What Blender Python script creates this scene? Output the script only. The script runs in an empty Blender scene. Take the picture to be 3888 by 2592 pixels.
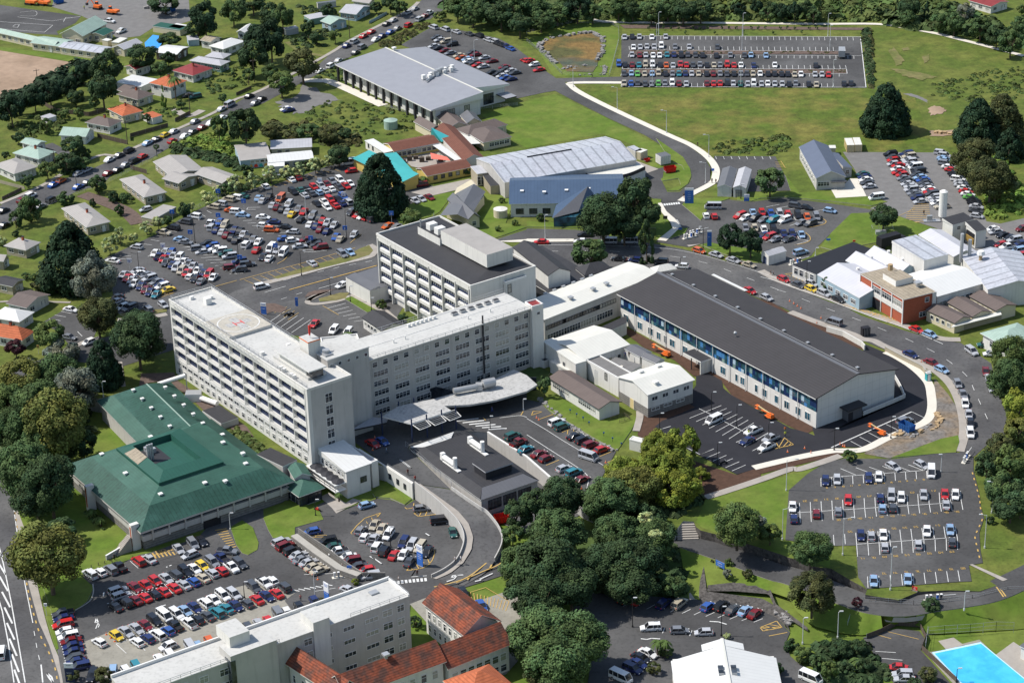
import bpy,bmesh,math,random
from mathutils import Vector,Matrix
from mathutils.geometry import tessellate_polygon
random.seed(7)
C=bpy.context.scene
# ---------------------------------------------------------------- camera, sky, sun, exposure
F_,PIT,ROL,HC=8794.4,0.435776,0.0295977,261.6
CXP,CYP=1944.,1296.
_rt=Vector((1,0,0));_dn=Vector((0,-math.sin(PIT),-math.cos(PIT)));FW=Vector((0,math.cos(PIT),-math.sin(PIT)))
RT=_rt*math.cos(ROL)+_dn*math.sin(ROL);DN=-_rt*math.sin(ROL)+_dn*math.cos(ROL)
cam=bpy.data.objects.new('camera',bpy.data.cameras.new('camera'));C.collection.objects.link(cam)
cam.matrix_world=Matrix(((RT.x,-DN.x,-FW.x,0),(RT.y,-DN.y,-FW.y,0),(RT.z,-DN.z,-FW.z,HC),(0,0,0,1)))
cam.data.sensor_width=36;cam.data.lens=F_/3888*36;cam.data.clip_start=5;cam.data.clip_end=5000
C.camera=cam
ELEV=math.radians(52);sh=Vector((1,-0.13,0)).normalized()
W=bpy.data.worlds.new('World');C.world=W;W.use_nodes= True
nt=W.node_tree;bg=nt.nodes['Background'];sky=nt.nodes.new('ShaderNodeTexSky');sky.sky_type='NISHITA'
sky.sun_disc= False;sky.sun_elevation=ELEV;sky.sun_rotation=math.atan2(-sh.x,-sh.y);sky.air_density=1.2
nt.links.new(sky.outputs[0],bg.inputs[0]);bg.inputs[1].default_value=0.12
sl=bpy.data.lights.new('sun','SUN');sl.energy=4.6;sl.angle=math.radians(.5);sl.color=(1,.955,.89)
so=bpy.data.objects.new('sun',sl);C.collection.objects.link(so)
ld=Vector((sh.x*math.cos(ELEV),sh.y*math.cos(ELEV),-math.sin(ELEV)))
so.rotation_euler=ld.to_track_quat('-Z','Y').to_euler();so.location=(0,500,200)
C.view_settings.view_transform='Standard';C.view_settings.look='None';C.view_settings.exposure=0.2;C.view_settings.gamma=1
C.render.engine='CYCLES';C.cycles.max_bounces=6;C.cycles.diffuse_bounces=3;C.cycles.transparent_max_bounces=4
# ---------------------------------------------------------------- photo-pixel to ground helpers
TL={'A0':(0,0,2.24),'A1':(1000,0,2.24),'A2':(2000,0,2.24),'A3':(2888,0,2.24),'B0':(0,600,2.24),'B1':(1000,600,2.24),'B2':(2000,600,2.24),'B3':(2888,600,2.24),
'C0':(0,1250,2.24),'C1':(1000,1250,2.24),'C2':(2000,1250,2.24),'C3':(2888,1250,2.24),'E0':(0,1892,2.24),'E1':(1000,1892,2.24),'E2':(2000,1892,2.24),'E3':(2888,1892,2.24),
'F1':(300,2060,5.6),'F2':(620,2040,4.48),'F3':(180,2280,4.704),'F4':(1000,2000,4.667),'F5':(1320,1900,5.091),
'H1':(420,880,4.667),'H2':(560,740,4.667),'H3':(980,600,4.667),'H4':(980,800,4.667),'H5':(2680,760,2.667),'H6':(3340,560,2.909),
'M1':(600,1060,1.179),'M2':(2300,1080,1.493),'P':(0,0,1)}
def tp(t,x,y):o=TL[t]; return (o[0]+x/o[2],o[1]+y/o[2])
def PX(s):
    """'C1 10,20 30,40 B2 5,6' -> list of (px,py[,z])"""
    out=[];t='P'
    for w in s.split():
        if w in TL:t=w
        else:
            v=[float(a) for a in w.split(',')];out.append(tp(t,v[0],v[1])+tuple(v[2:]))
    return out
def G(p,z=0.):
    d=RT*((p[0]-CXP)/F_)+DN*((p[1]-CYP)/F_)+FW;t=(z-HC)/d.z
    return Vector((d.x*t,d.y*t,z))
def GP(s,z=0.): return [G(p,p[2] if len(p)>2 else z) for p in PX(s)]
def mpx(p,z=0.):
    a=G(p,z); return F_/((a-Vector((0,0,HC))).dot(FW))
# ---------------------------------------------------------------- materials
MT={}
def nodes(name):
    m=bpy.data.materials.new(name);m.use_nodes=True;n=m.node_tree; return m,n,n.nodes['Principled BSDF']
def mat(name,col,rough=.85,var=.12,sc=.35,kind=None,a=1.,b=.8,met=0.,dirt=0.,spec=.3,col2=None):
    if name in MT: return MT[name]
    m,n,bs=nodes(name);N=n.nodes;L=n.links
    bs.inputs['Roughness'].default_value=rough;bs.inputs['Metallic'].default_value=met;bs.inputs['Specular IOR Level'].default_value=spec
    geo=N.new('ShaderNodeNewGeometry')
    nz=N.new('ShaderNodeTexNoise');nz.inputs['Scale'].default_value=sc;nz.inputs['Detail'].default_value=6;nz.inputs['Roughness'].default_value=.65
    L.new(geo.outputs['Position'],nz.inputs['Vector'])
    mr=N.new('ShaderNodeMapRange');mr.inputs[1].default_value=.3;mr.inputs[2].default_value=.7;mr.inputs[3].default_value=1-var;mr.inputs[4].default_value=1+var
    L.new(nz.outputs[0],mr.inputs[0]);val=mr.outputs[0]
    def mul(x,y):
        q=N.new('ShaderNodeMath');q.operation='MULTIPLY';L.new(x,q.inputs[0]);L.new(y,q.inputs[1]); return q.outputs[0]
    base=None
    if col2:
        n2=N.new('ShaderNodeTexNoise');n2.inputs['Scale'].default_value=sc*.27;n2.inputs['Detail'].default_value=5;L.new(geo.outputs['Position'],n2.inputs['Vector'])
        cr=N.new('ShaderNodeMapRange');cr.inputs[1].default_value=.42;cr.inputs[2].default_value=.6;L.new(n2.outputs[0],cr.inputs[0])
        mx=N.new('ShaderNodeMix');mx.data_type='RGBA';mx.inputs['A'].default_value=(*col,1);mx.inputs['B'].default_value=(*col2,1);L.new(cr.outputs[0],mx.inputs['Factor']);base=mx.outputs['Result']
    if kind in ('seam','rows','brick','panel'):
        uv=N.new('ShaderNodeUVMap');sp=N.new('ShaderNodeSeparateXYZ');L.new(uv.outputs[0],sp.inputs[0])
        def lines(o,per,wd,dark):
            q=N.new('ShaderNodeMath');q.operation='DIVIDE';L.new(o,q.inputs[0]);q.inputs[1].default_value=per
            f=N.new('ShaderNodeMath');f.operation='FRACT';L.new(q.outputs[0],f.inputs[0])
            g=N.new('ShaderNodeMath');g.operation='LESS_THAN';L.new(f.outputs[0],g.inputs[0]);g.inputs[1].default_value=wd
            r=N.new('ShaderNodeMapRange');r.inputs[3].default_value=1;r.inputs[4].default_value=dark;L.new(g.outputs[0],r.inputs[0]); return r.outputs[0]
        if kind=='seam':val=mul(val,lines(sp.outputs[0],a,.18,b))
        if kind=='rows':val=mul(val,lines(sp.outputs[1],a,.35,b))
        if kind=='brick':val=mul(val,lines(sp.outputs[1],.25,.2,b))
        if kind=='panel':val=mul(mul(val,lines(sp.outputs[0],a,.04,b)),lines(sp.outputs[1],a,.04,b))
    if dirt:
        n3=N.new('ShaderNodeTexNoise');n3.inputs['Scale'].default_value=1.3;n3.inputs['Detail'].default_value=8;
        if kind=='wall':
            vs=N.new('ShaderNodeVectorMath');vs.operation='MULTIPLY';vs.inputs[1].default_value=(1.,1.,.08);L.new(geo.outputs['Position'],vs.inputs[0]);L.new(vs.outputs[0],n3.inputs['Vector'])
        else:L.new(geo.outputs['Position'],n3.inputs['Vector'])
        r3=N.new('ShaderNodeMapRange');r3.inputs[1].default_value=.5;r3.inputs[2].default_value=.68;r3.inputs[3].default_value=1;r3.inputs[4].default_value=1-dirt;L.new(n3.outputs[0],r3.inputs[0]);val=mul(val,r3.outputs[0])
    vm=N.new('ShaderNodeVectorMath');vm.operation='SCALE';L.new(val,vm.inputs['Scale'])
    if base:L.new(base,vm.inputs[0])
    else:vm.inputs[0].default_value=col
    L.new(vm.outputs[0],bs.inputs['Base Color']);MT[name]=m; return m
def objmat(name,rough,attr=True,obj=True,spec=.3,met=0.,coat=0.):
    """colour = object colour x per-face attribute"""
    if name in MT: return MT[name]
    m,n,bs=nodes(name);N=n.nodes;L=n.links;bs.inputs['Roughness'].default_value=rough;bs.inputs['Specular IOR Level'].default_value=spec;bs.inputs['Metallic'].default_value=met;bs.inputs['Coat Weight'].default_value=coat;bs.inputs['Coat Roughness'].default_value=.06
    oi=N.new('ShaderNodeObjectInfo');at=N.new('ShaderNodeAttribute');at.attribute_name='Col'
    if attr and obj:
        v=N.new('ShaderNodeVectorMath');v.operation='MULTIPLY';L.new(oi.outputs['Color'],v.inputs[0]);L.new(at.outputs['Color'],v.inputs[1]);L.new(v.outputs[0],bs.inputs['Base Color'])
    elif attr:L.new(at.outputs['Color'],bs.inputs['Base Color'])
    else:L.new(oi.outputs['Color'],bs.inputs['Base Color'])
    MT[name]=m; return m
def glassm(name,col,rough=.06,spec=.6):
    if name in MT: return MT[name]
    m,n,bs=nodes(name);N=n.nodes;L=n.links
    bs.inputs['Roughness'].default_value=rough;bs.inputs['Specular IOR Level'].default_value=spec
    geo=N.new('ShaderNodeNewGeometry');nz=N.new('ShaderNodeTexNoise');nz.inputs['Scale'].default_value=.6;L.new(geo.outputs['Position'],nz.inputs['Vector'])
    mr=N.new('ShaderNodeMapRange');mr.inputs[1].default_value=.35;mr.inputs[2].default_value=.65;mr.inputs[3].default_value=.5;mr.inputs[4].default_value=1.8;L.new(nz.outputs[0],mr.inputs[0])
    vm=N.new('ShaderNodeVectorMath');vm.operation='SCALE';vm.inputs[0].default_value=col;L.new(mr.outputs[0],vm.inputs['Scale'])
    if 'window' in name:
        oi=N.new('ShaderNodeObjectInfo');lt=N.new('ShaderNodeMath');lt.operation='LESS_THAN';lt.inputs[1].default_value=.27;L.new(oi.outputs['Random'],lt.inputs[0]);mx=N.new('ShaderNodeMix');mx.data_type='RGBA';L.new(lt.outputs[0],mx.inputs['Factor']);L.new(vm.outputs[0],mx.inputs['A']);mx.inputs['B'].default_value=(.30,.30,.27,1);L.new(mx.outputs['Result'],bs.inputs['Base Color'])
    else:L.new(vm.outputs[0],bs.inputs['Base Color'])
    MT[name]=m; return m
def h2(s):
    return tuple(((int(s[i:i+2],16)/255)+.055)**2.4/1.055**2.4 if int(s[i:i+2],16)>10 else int(s[i:i+2],16)/255/12.92 for i in (0,2,4))
M=dict(
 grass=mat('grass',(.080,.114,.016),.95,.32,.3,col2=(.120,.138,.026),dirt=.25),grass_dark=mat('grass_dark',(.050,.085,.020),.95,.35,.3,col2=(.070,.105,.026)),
 field=mat('field_grass',(.080,.118,.014),.95,.36,.25,col2=(.145,.138,.030),dirt=.3),lawn=mat('lawn',(.092,.148,.016),.95,.2,.3,col2=(.130,.168,.028),dirt=.12),
 dryg=mat('dry_grass',(.17,.15,.06),.95,.25,.5,col2=(.12,.13,.035)),soilp=mat('pale_bare_soil',(.33,.235,.165),.95,.18,.25,col2=(.27,.19,.13)),
 asph=mat('asphalt',(.064,.063,.063),.9,.2,.12,col2=(.094,.093,.092),dirt=.22),asphn=mat('new_asphalt',(.022,.022,.027),.85,.16,.25),asphg=mat('worn_road_asphalt',(.112,.11,.108),.9,.2,.15,col2=(.075,.074,.076),dirt=.28),
 conc=mat('concrete_yard',(.27,.255,.215),.9,.14,.3,dirt=.15),path=mat('footpath_concrete',(.33,.30,.265),.9,.12,.4),pathn=mat('new_concrete',(.62,.58,.50),.9,.06,.4),kerb=mat('kerb_concrete',(.36,.34,.30),.9,.1,.5),
 gravel=mat('gravel',(.165,.16,.155),.95,.14,.4),spoil=mat('spoil_heap_ground',(.17,.155,.14),.95,.3,.6,col2=(.21,.16,.11),dirt=.35),soil=mat('brown_soil',(.075,.040,.026),.95,.25,.8),white=mat('road_paint_white',(.62,.62,.60),.8,.18,1.5),yellow=mat('road_paint_yellow',(.50,.33,.10),.8,.2,1.5),
 wallw=mat('white_wall',(.64,.625,.585),.85,.05,.25,kind='wall',dirt=.12),wallc=mat('cream_wall',(.56,.50,.36),.85,.06,.3),wallg=mat('grey_wall',(.45,.435,.41),.85,.06,.3,kind='wall',dirt=.12),wallp=mat('panel_wall',(.64,.63,.60),.8,.04,.3,kind='panel',a=2.4,b=.8),
 wallt=mat('tan_wall',(.34,.30,.22),.85,.08,.3),wally=mat('yellow_wall',(.55,.42,.12),.85,.08,.3),wallbl=mat('pale_blue_wall',(.30,.40,.46),.85,.08,.3),wallgn=mat('green_wall',(.16,.26,.22),.85,.08,.3),
 brick=mat('red_brick',(.36,.095,.050),.9,.12,2.,kind='brick',b=.85),block=mat('block_wall',(.20,.19,.175),.95,.25,1.5,kind='rows',a=.6,b=.7),stone=mat('basalt_stone',(.085,.078,.072),.95,.5,1.6,dirt=.4),timber=mat('dark_timber',(.11,.085,.065),.9,.2,1.5,kind='seam',a=.5,b=.7),
 rflat=mat('membrane_roof',(.49,.485,.46),.8,.08,.15,dirt=.15),rwhite=mat('white_metal_roof',(.62,.62,.60),.5,.03,.3,kind='seam',a=1.2,b=.93),rcream=mat('cream_metal_roof',(.61,.60,.545),.6,.05,.3,kind='seam',a=1.,b=.93),
 rdark=mat('charcoal_roof',(.040,.040,.044),.7,.12,.5,kind='seam',a=.8,b=.8),rtheat=mat('charcoal_trough_roof',(.048,.045,.047),.75,.08,.25,kind='rows',a=.9,b=.84),rhealth=mat('pale_grey_long_roof',(.27,.275,.30),.45,.06,.3,kind='seam',a=1.,b=.93),rslate=mat('slate_blue_roof',(.105,.125,.175),.5,.06,.3,kind='seam',a=1.,b=.9),canopy=mat('weathered_canopy',(.44,.435,.42),.7,.1,.4,kind='seam',a=1.,b=.85,dirt=.3),rgrey=mat('grey_metal_roof',(.125,.127,.137),.45,.06,.3,kind='seam',a=1.,b=.93),
 rsilver=mat('galvanised_roof',(.43,.45,.49),.45,.12,.4,kind='seam',a=3.4,b=.66,dirt=.22,col2=(.42,.43,.47)),rblue=mat('blue_metal_roof',(.060,.095,.155),.45,.08,.3,kind='seam',a=1.,b=.88),rgreen=mat('green_metal_roof',(.036,.102,.076),.65,.14,.3,kind='rows',a=.7,b=.92,col2=(.046,.116,.088),dirt=.1),rgreenm=mat('weathered_green_roof',(.022,.074,.054),.65,.15,.4,kind='seam',a=1.1,b=.75,col2=(.035,.10,.078),dirt=.25),
 rgreend=mat('dark_green_roof',(.018,.085,.062),.6,.08,.5,kind='seam',a=.9,b=.85),rgreenp=mat('pale_green_roof',(.30,.40,.34),.6,.1,.5,kind='seam',a=1.,b=.9),rbrown=mat('brown_metal_roof',(.125,.098,.088),.7,.1,.5,kind='seam',a=1.,b=.88),rbrownt=mat('brown_tile_roof',(.155,.062,.042),.85,.14,.8,kind='rows',a=.5,b=.78),
 rtan=mat('tan_trough_roof',(.33,.28,.21),.85,.14,.6,kind='seam',a=1.2,b=.72,dirt=.2),rorange=mat('orange_tile_roof',(.44,.125,.055),.85,.2,.8,kind='rows',a=.7,b=.75),rterra=mat('lichen_terracotta_roof',(.26,.070,.036),.9,.22,1.4,kind='rows',a=.55,b=.62,col2=(.115,.055,.042),dirt=.35),
 rred=mat('red_metal_roof',(.22,.035,.035),.6,.15,.5),rturq=mat('turquoise_roof',(.05,.34,.34),.5,.05,.3,kind='seam',a=.8,b=.9),rlgrey=mat('light_grey_roof',(.40,.40,.42),.55,.08,.4,kind='seam',a=1.,b=.9),rwarm=mat('warm_grey_roof',(.34,.32,.30),.7,.08,.4,kind='rows',a=.6,b=.9),
 trimw=mat('white_trim',(.72,.71,.68),.6,.03),trimd=mat('dark_trim',(.03,.03,.035),.6,.05),navy=mat('navy_panel',(.022,.035,.085),.5,.1),steel=mat('galvanised_steel',(.42,.43,.44),.45,.08,met=.4),pole=mat('black_pole',(.02,.02,.022),.6,.05),polew=mat('pale_pole',(.55,.56,.56),.5,.05),
 signb=mat('sign_blue',(.045,.15,.50),.5,.05),signw=mat('sign_white',(.75,.76,.78),.5,.03),red=mat('red_paint',(.60,.04,.03),.5,.1),orange=mat('orange_paint',(.75,.16,.03),.5,.08),boomy=mat('cream_paint',(.62,.50,.26),.5,.06),blue=mat('blue_paint',(.04,.15,.42),.5,.08),aqua=mat('teal_plastic',(.03,.33,.36),.5,.05),rubber=mat('rubber',(.02,.02,.02),.9,.1),
 trunk=mat('bark',(.10,.075,.055),.95,.25,2.),black=mat('black_paint',(.018,.018,.022),.6,.1),hazel=mat('hazard_stripes',(.30,.20,.05),.9,.1),rock=mat('grey_rock',(.24,.23,.22),.95,.4,1.2),water=mat('muddy_water',(.15,.09,.02),.25,.3,.25,col2=(.07,.075,.03)),mud=mat('pond_mud',(.20,.125,.04),.8,.35,.3,col2=(.085,.085,.028),dirt=.4),
 pool=mat('pool_water',(.07,.48,.80),.12,.08,.9,col2=(.05,.40,.72)),poolr=mat('pool_rim',(.45,.66,.85),.6,.03),wood=mat('raw_timber',(.42,.30,.17),.9,.15,1.),mulch=mat('bark_mulch',(.12,.085,.07),.95,.3,1.),
 glass=glassm('window_glass',(.035,.042,.052)),glassb=glassm('blue_glass',(.02,.07,.10)),carglass=glassm('car_glass',(.02,.022,.026),.05),gl1=mat('curtain_navy',(.012,.03,.09),.2,.1),gl2=mat('curtain_blue',(.06,.20,.42),.3,.1),gl3=mat('curtain_pale',(.38,.50,.58),.3,.1),gl4=mat('curtain_green',(.20,.30,.27),.3,.2),
 tileblind=mat('window_blind',(.45,.44,.40),.8,.2,1.))
PAINT=objmat('car_paint',.28,attr=False,spec=.5,coat=.5);PAINTF=objmat('car_paint_far',.35,obj=False,spec=.5);LEAF=objmat('foliage',.75,spec=.12)
CLOTH=objmat('cloth',.9,obj=False)
# ---------------------------------------------------------------- mesh builder
def link(o,parent=None):
    C.collection.objects.link(o)
    if parent is not None:o.parent=parent
    return o
def tag(o,label=None,cat=None,group=None,kind=None):
    if label:o['label']=label
    if cat:o['category']=cat
    if group:o['group']=group
    if kind:o['kind']=kind
    return o
SPLIT={'rooftop_unit','roof_vent','skylight','facade_frame','fin','balcony_fin','column','pilaster','downpipe','roof_hutch','stair_fin','lamp_head','gas_bottle_rack','corrugation','door_bar','track'}
class MB:
    def __init__(s):s.v=[];s.f=[];s.m=[];s.uv=[];s.mats=[];s.col=[];s.c=(1,1,1);s.g=0;s.gr=[]
    def mi(s,m):
        if m not in s.mats:s.mats.append(m)
        return s.mats.index(m)
    def face(s,pts,m):
        i=len(s.v);s.v+=[Vector(p) for p in pts];s.f.append(tuple(range(i,i+len(pts))));s.m.append(s.mi(m));s.col.append(s.c);s.gr.append(s.g)
        a,b,c=(Vector(p) for p in pts[:3]);n=(b-a).cross(c-b)
        if n.length<1e-9:n=Vector((0,0,1))
        n.normalize();up=Vector((0,0,1))-n*n.z
        if up.length<.05:
            e=(b-a).normalized();up=n.cross(e)
        up.normalize();r=up.cross(n)
        s.uv.append([(Vector(p).dot(r),Vector(p).dot(up)) for p in pts])
    def prism(s,pts,z0,z1,m,mt=None,bottom=False):
        s.g+=1
        """vertical prism over 2D points"""
        A=sum(pts[i][0]*pts[(i+1)%len(pts)][1]-pts[(i+1)%len(pts)][0]*pts[i][1] for i in range(len(pts)))
        if A<0:pts=pts[::-1]
        n=len(pts)
        for i in range(n):
            p,q=pts[i],pts[(i+1)%n];s.face([(p[0],p[1],z0),(q[0],q[1],z0),(q[0],q[1],z1),(p[0],p[1],z1)],m)
        s.cap(pts,z1,mt or m)
        if bottom:s.cap(pts,z0,m,True)
    def cap(s,pts,z,m,flip=False):
        v3=[Vector((p[0],p[1],p[2] if len(p)>2 and z is None else z)) for p in pts]
        if len(v3)<=4:s.face(v3[::-1] if flip else v3,m); return
        for t in tessellate_polygon([[Vector((p.x,p.y,0)) for p in v3]]):
            a,b,c=(v3[k] for k in t)
            if ((b-a).cross(c-a).z<0)!=flip:b,c=c,b
            s.face([a,b,c],m)
    def box(s,x0,x1,y0,y1,z0,z1,m,mt=None):s.prism([(x0,y0),(x1,y0),(x1,y1),(x0,y1)],z0,z1,m,mt,True); return s
    def obox(s,c,u,L,Wd,z0,z1,m,mt=None):
        """box centred c along 2D unit u"""
        u=Vector((u[0],u[1])).normalized();w=Vector((-u.y,u.x));c=Vector((c[0],c[1]))
        P=[c-u*L/2-w*Wd/2,c+u*L/2-w*Wd/2,c+u*L/2+w*Wd/2,c-u*L/2+w*Wd/2];s.prism([(p.x,p.y) for p in P],z0,z1,m,mt,True); return s
    def tube(s,a,b,r,m,r2=None,n=8,caps=True):
        s.g+=1
        a=Vector(a);b=Vector(b);d=(b-a);
        if d.length<1e-6: return s
        d.normalize();x=d.orthogonal().normalized();y=d.cross(x);r2=r if r2 is None else r2
        A=[a+(x*math.cos(t)+y*math.sin(t))*r for t in [2*math.pi*k/n for k in range(n)]];B=[b+(x*math.cos(t)+y*math.sin(t))*r2 for t in [2*math.pi*k/n for k in range(n)]]
        for k in range(n):s.face([A[k],A[(k+1)%n],B[(k+1)%n],B[k]],m)
        if caps:s.face(A[::-1],m);s.face(B,m)
        return s
    def beam(s,a,b,w,m):
        return s.tube(a,b,w*.6,m,n=4)
    def mesh(s,name,smooth=False,origin=None):
        me=bpy.data.meshes.new(name);o=origin or Vector((0,0,0))
        me.from_pydata([tuple(v-o) for v in s.v],[],s.f);
        for m in s.mats:me.materials.append(m)
        me.polygons.foreach_set('material_index',s.m)
        ul=me.uv_layers.new(name='UVMap');ul.data.foreach_set('uv',[x for f in s.uv for p in f for x in p])
        ca=me.color_attributes.new('Col','FLOAT_COLOR','CORNER');ca.data.foreach_set('color',[x for f,c in zip(s.f,s.col) for _ in f for x in (*c,1)])
        if smooth:me.polygons.foreach_set('use_smooth',[True]*len(s.f))
        me.update(); return me
    def pieces(s):
        bb={}
        for f,g in zip(s.f,s.gr):
            for i in f:
                v=s.v[i];q=bb.setdefault(g,[v.copy(),v.copy()])
                for k in range(3):q[0][k]=min(q[0][k],v[k]);q[1][k]=max(q[1][k],v[k])
        ks=list(bb);par={k:k for k in ks}
        def fd(k):
            while par[k]!=k:k=par[k]
            return k
        for i,a in enumerate(ks):
            for c in ks[:i]:
                if all(bb[a][0][k]<=bb[c][1][k]+.12 and bb[c][0][k]<=bb[a][1][k]+.12 for k in range(3)):par[fd(a)]=fd(c)
        out={}
        for k in range(len(s.f)):
            b=out.setdefault(fd(s.gr[k]),MB());b.mats=s.mats;n=len(b.v);b.v+=[s.v[i] for i in s.f[k]];b.f.append(tuple(range(n,n+len(s.f[k]))));b.m.append(s.m[k]);b.uv.append(s.uv[k]);b.col.append(s.col[k])
        return list(out.values())
    def build(s,name,parent=None,smooth=False,origin=None):
        if parent is not None and s.f and name in SPLIT:
            P=s.pieces()
            if 1<len(P)<100:
                for q in P:o=link(bpy.data.objects.new(name,q.mesh(name,smooth,origin)),parent)
                return o
        o=bpy.data.objects.new(name,s.mesh(name,smooth,origin));
        if origin is not None:o.location=origin
        return link(o,parent)
def empty(name,loc,rz=0.,label=None,cat=None,group=None):
    o=bpy.data.objects.new(name,None);o.location=loc;o.rotation_euler=(0,0,rz);o.empty_display_size=.5;link(o);tag(o,label,cat,group); return o
def copytree(o,parent=None):
    c=o.copy();link(c,parent)
    for ch in KIDS.get(o.name_full,[]):copytree(ch,c)
    return c
KIDS={}
def regkids(root):
    for ob in bpy.data.objects:
        pass
# ---------------------------------------------------------------- ground sheets
SH=[0]
def rough(pts,k=6,f=.07):
    rn=random.Random(len(pts));c=sum(pts,Vector())/len(pts);out=[]
    for i in range(len(pts)):
        for j in range(k):p=pts[i].lerp(pts[(i+1)%len(pts)],j/k);out.append(p+(p-c)*rn.uniform(-3*f,2*f))
    return out
def sheet(name,s,m,z=0.,lift=None,thick=0.,kind='structure',side=None):
    """flat (or per-vertex z) sheet; each lies a few mm above the last"""
    if lift is None:SH[0]+=1;lift=.02+.003*(SH[0]%45)
    pts=[Vector((p.x,p.y,p.z+lift)) for p in (GP(s,z) if isinstance(s,str) else s)]
    if name in('bare_soil','gravel_path','pond_bed','gravel_patch') and len(pts)<9 and m is not M['soil']:pts=rough(pts)
    b=MB();n=len(pts);A=sum(pts[i].x*pts[(i+1)%n].y-pts[(i+1)%n].x*pts[i].y for i in range(n))
    if A<0:pts=pts[::-1]
    b.cap(pts,None,m)
    if thick:
        for i in range(n):
            p,q=pts[i],pts[(i+1)%n];b.face([(p.x,p.y,p.z-thick),(q.x,q.y,q.z-thick),q,p],side or M['kerb'])
    o=b.build(name,origin=Vector((pts[0].x,pts[0].y,pts[0].z-lift)));tag(o,kind=kind); return o
def rib_pts(pts,w,off=0.):
    Lp=[];Rp=[]
    for i,p in enumerate(pts):
        d=(pts[min(i+1,len(pts)-1)]-pts[max(i-1,0)]);d.z=0;d.normalize();nrm=Vector((-d.y,d.x,0));Lp.append(p+nrm*(off+w/2));Rp.append(p+nrm*(off-w/2))
    return Lp,Rp
def smooth(pts,n=5):
    out=[]
    for i in range(len(pts)-1):
        p0=pts[max(i-1,0)];p1=pts[i];p2=pts[i+1];p3=pts[min(i+2,len(pts)-1)]
        for k in range(n):
            t=k/n;out.append(.5*((2*p1)+(p2-p0)*t+(2*p0-5*p1+4*p2-p3)*t*t+(3*p1-p0-3*p2+p3)*t**3))
    out.append(pts[-1]); return out
def ribbon(b,s,w,m,z=0.,lift=.12,off=0.,thick=0.,side=None,sm=True):
    pts=GP(s,z) if isinstance(s,str) else s
    if sm and len(pts)>2:pts=smooth(pts,4)
    Lp,Rp=rib_pts(pts,w,off);up=Vector((0,0,lift))
    for i in range(len(pts)-1):
        b.face([Rp[i]+up,Rp[i+1]+up,Lp[i+1]+up,Lp[i]+up],m)
        if thick:
            dn=Vector((0,0,lift-thick));
            b.face([Rp[i]+dn,Rp[i+1]+dn,Rp[i+1]+up,Rp[i]+up],side or m);b.face([Lp[i+1]+dn,Lp[i]+dn,Lp[i]+up,Lp[i+1]+up],side or m)
    if thick:
        dn=Vector((0,0,lift-thick));b.face([Lp[0]+dn,Rp[0]+dn,Rp[0]+up,Lp[0]+up],side or m);b.face([Rp[-1]+dn,Lp[-1]+dn,Lp[-1]+up,Rp[-1]+up],side or m)
def rib(name,s,w,m,z=0.,lift=.12,off=0.,thick=0.,side=None,sm=True,kind='structure'):
    b=MB();ribbon(b,s,w,m,z,lift,off,thick,side,sm); return tag(b.build(name,origin=b.v[0].copy()),kind=kind)
def wall(name,label,s,w,h,m,z=0.,cap=None,cat='wall',group=None,sm=False):
    b=MB();pts=GP(s,z) if isinstance(s,str) else s
    if sm:pts=smooth(pts,4)
    ribbon(b,pts,w,m,lift=h,thick=h+.05,sm=False)
    o=b.build(name,origin=pts[0].copy());tag(o,label,cat,group)
    if cap:
        c=MB();ribbon(c,pts,w+.12,cap,lift=h+.1,thick=.1,sm=False);k=c.build('coping',origin=pts[0].copy());k.parent=o;k.location=(0,0,0)
    return o
# ---------------------------------------------------------------- buildings
WINC={}
def winmesh(w,h,style):
    k=(round(w,2),round(h,2),style)
    if k in WINC: return WINC[k]
    f=MB();g=MB();fr=M['trimw'] if style!='d' else M['trimd'];t=.09
    for x0,x1,z0,z1 in ((-w/2,w/2,-t,0),(-w/2,w/2,h,h+t),(-w/2-t,-w/2,-t,h+t),(w/2,w/2+t,-t,h+t)):f.box(x0,x1,-.10,-.003,z0,z1,fr)
    nm=max(1,round(w/1.0))
    for i in range(1,nm):x=-w/2+w*i/nm;f.box(x-.035,x+.035,-.085,-.003,0,h,fr)
    if style in('w','d') and h>1.1:f.box(-w/2,w/2,-.08,-.003,h*.62,h*.62+.05,fr)
    g.face([(-w/2,-.02,0),(w/2,-.02,0),(w/2,-.02,h),(-w/2,-.02,h)],M['glass'] if style!='b' else M['glassb'])
    WINC[k]=(f.mesh('window_frame'),g.mesh('pane')); return WINC[k]
def window(par,side,s,z,w,h,style='w',Lu=0,Lv=0):
    fm,gm=winmesh(w,h,style);o=bpy.data.objects.new('window',fm);link(o,par)
    loc,rz={'f':((s,0,z),0),'l':((0,s,z),-math.pi/2),'r':((Lu,s,z),math.pi/2),'b':((s,Lv,z),math.pi)}[side]
    o.location=loc;o.rotation_euler=(0,0,rz)
    p=bpy.data.objects.new('pane',gm);link(p,o); return o
def door(par,side,s,z,w,h,m=None,Lu=0,Lv=0):
    b=MB();b.box(-w/2,w/2,-.08,-.003,0,h,m or M['trimd']);b.box(-w/2-.08,-w/2,-.12,-.003,0,h+.08,M['trimw']);b.box(w/2,w/2+.08,-.12,-.003,0,h+.08,M['trimw']);b.box(w*.32,w*.38,-.12,-.083,h*.45,h*.5,M['steel'])
    o=b.build('door',par);loc,rz={'f':((s,0,z),0),'l':((0,s,z),-math.pi/2),'r':((Lu,s,z),math.pi/2),'b':((s,Lv,z),math.pi)}[side];o.location=loc;o.rotation_euler=(0,0,rz)
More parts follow.
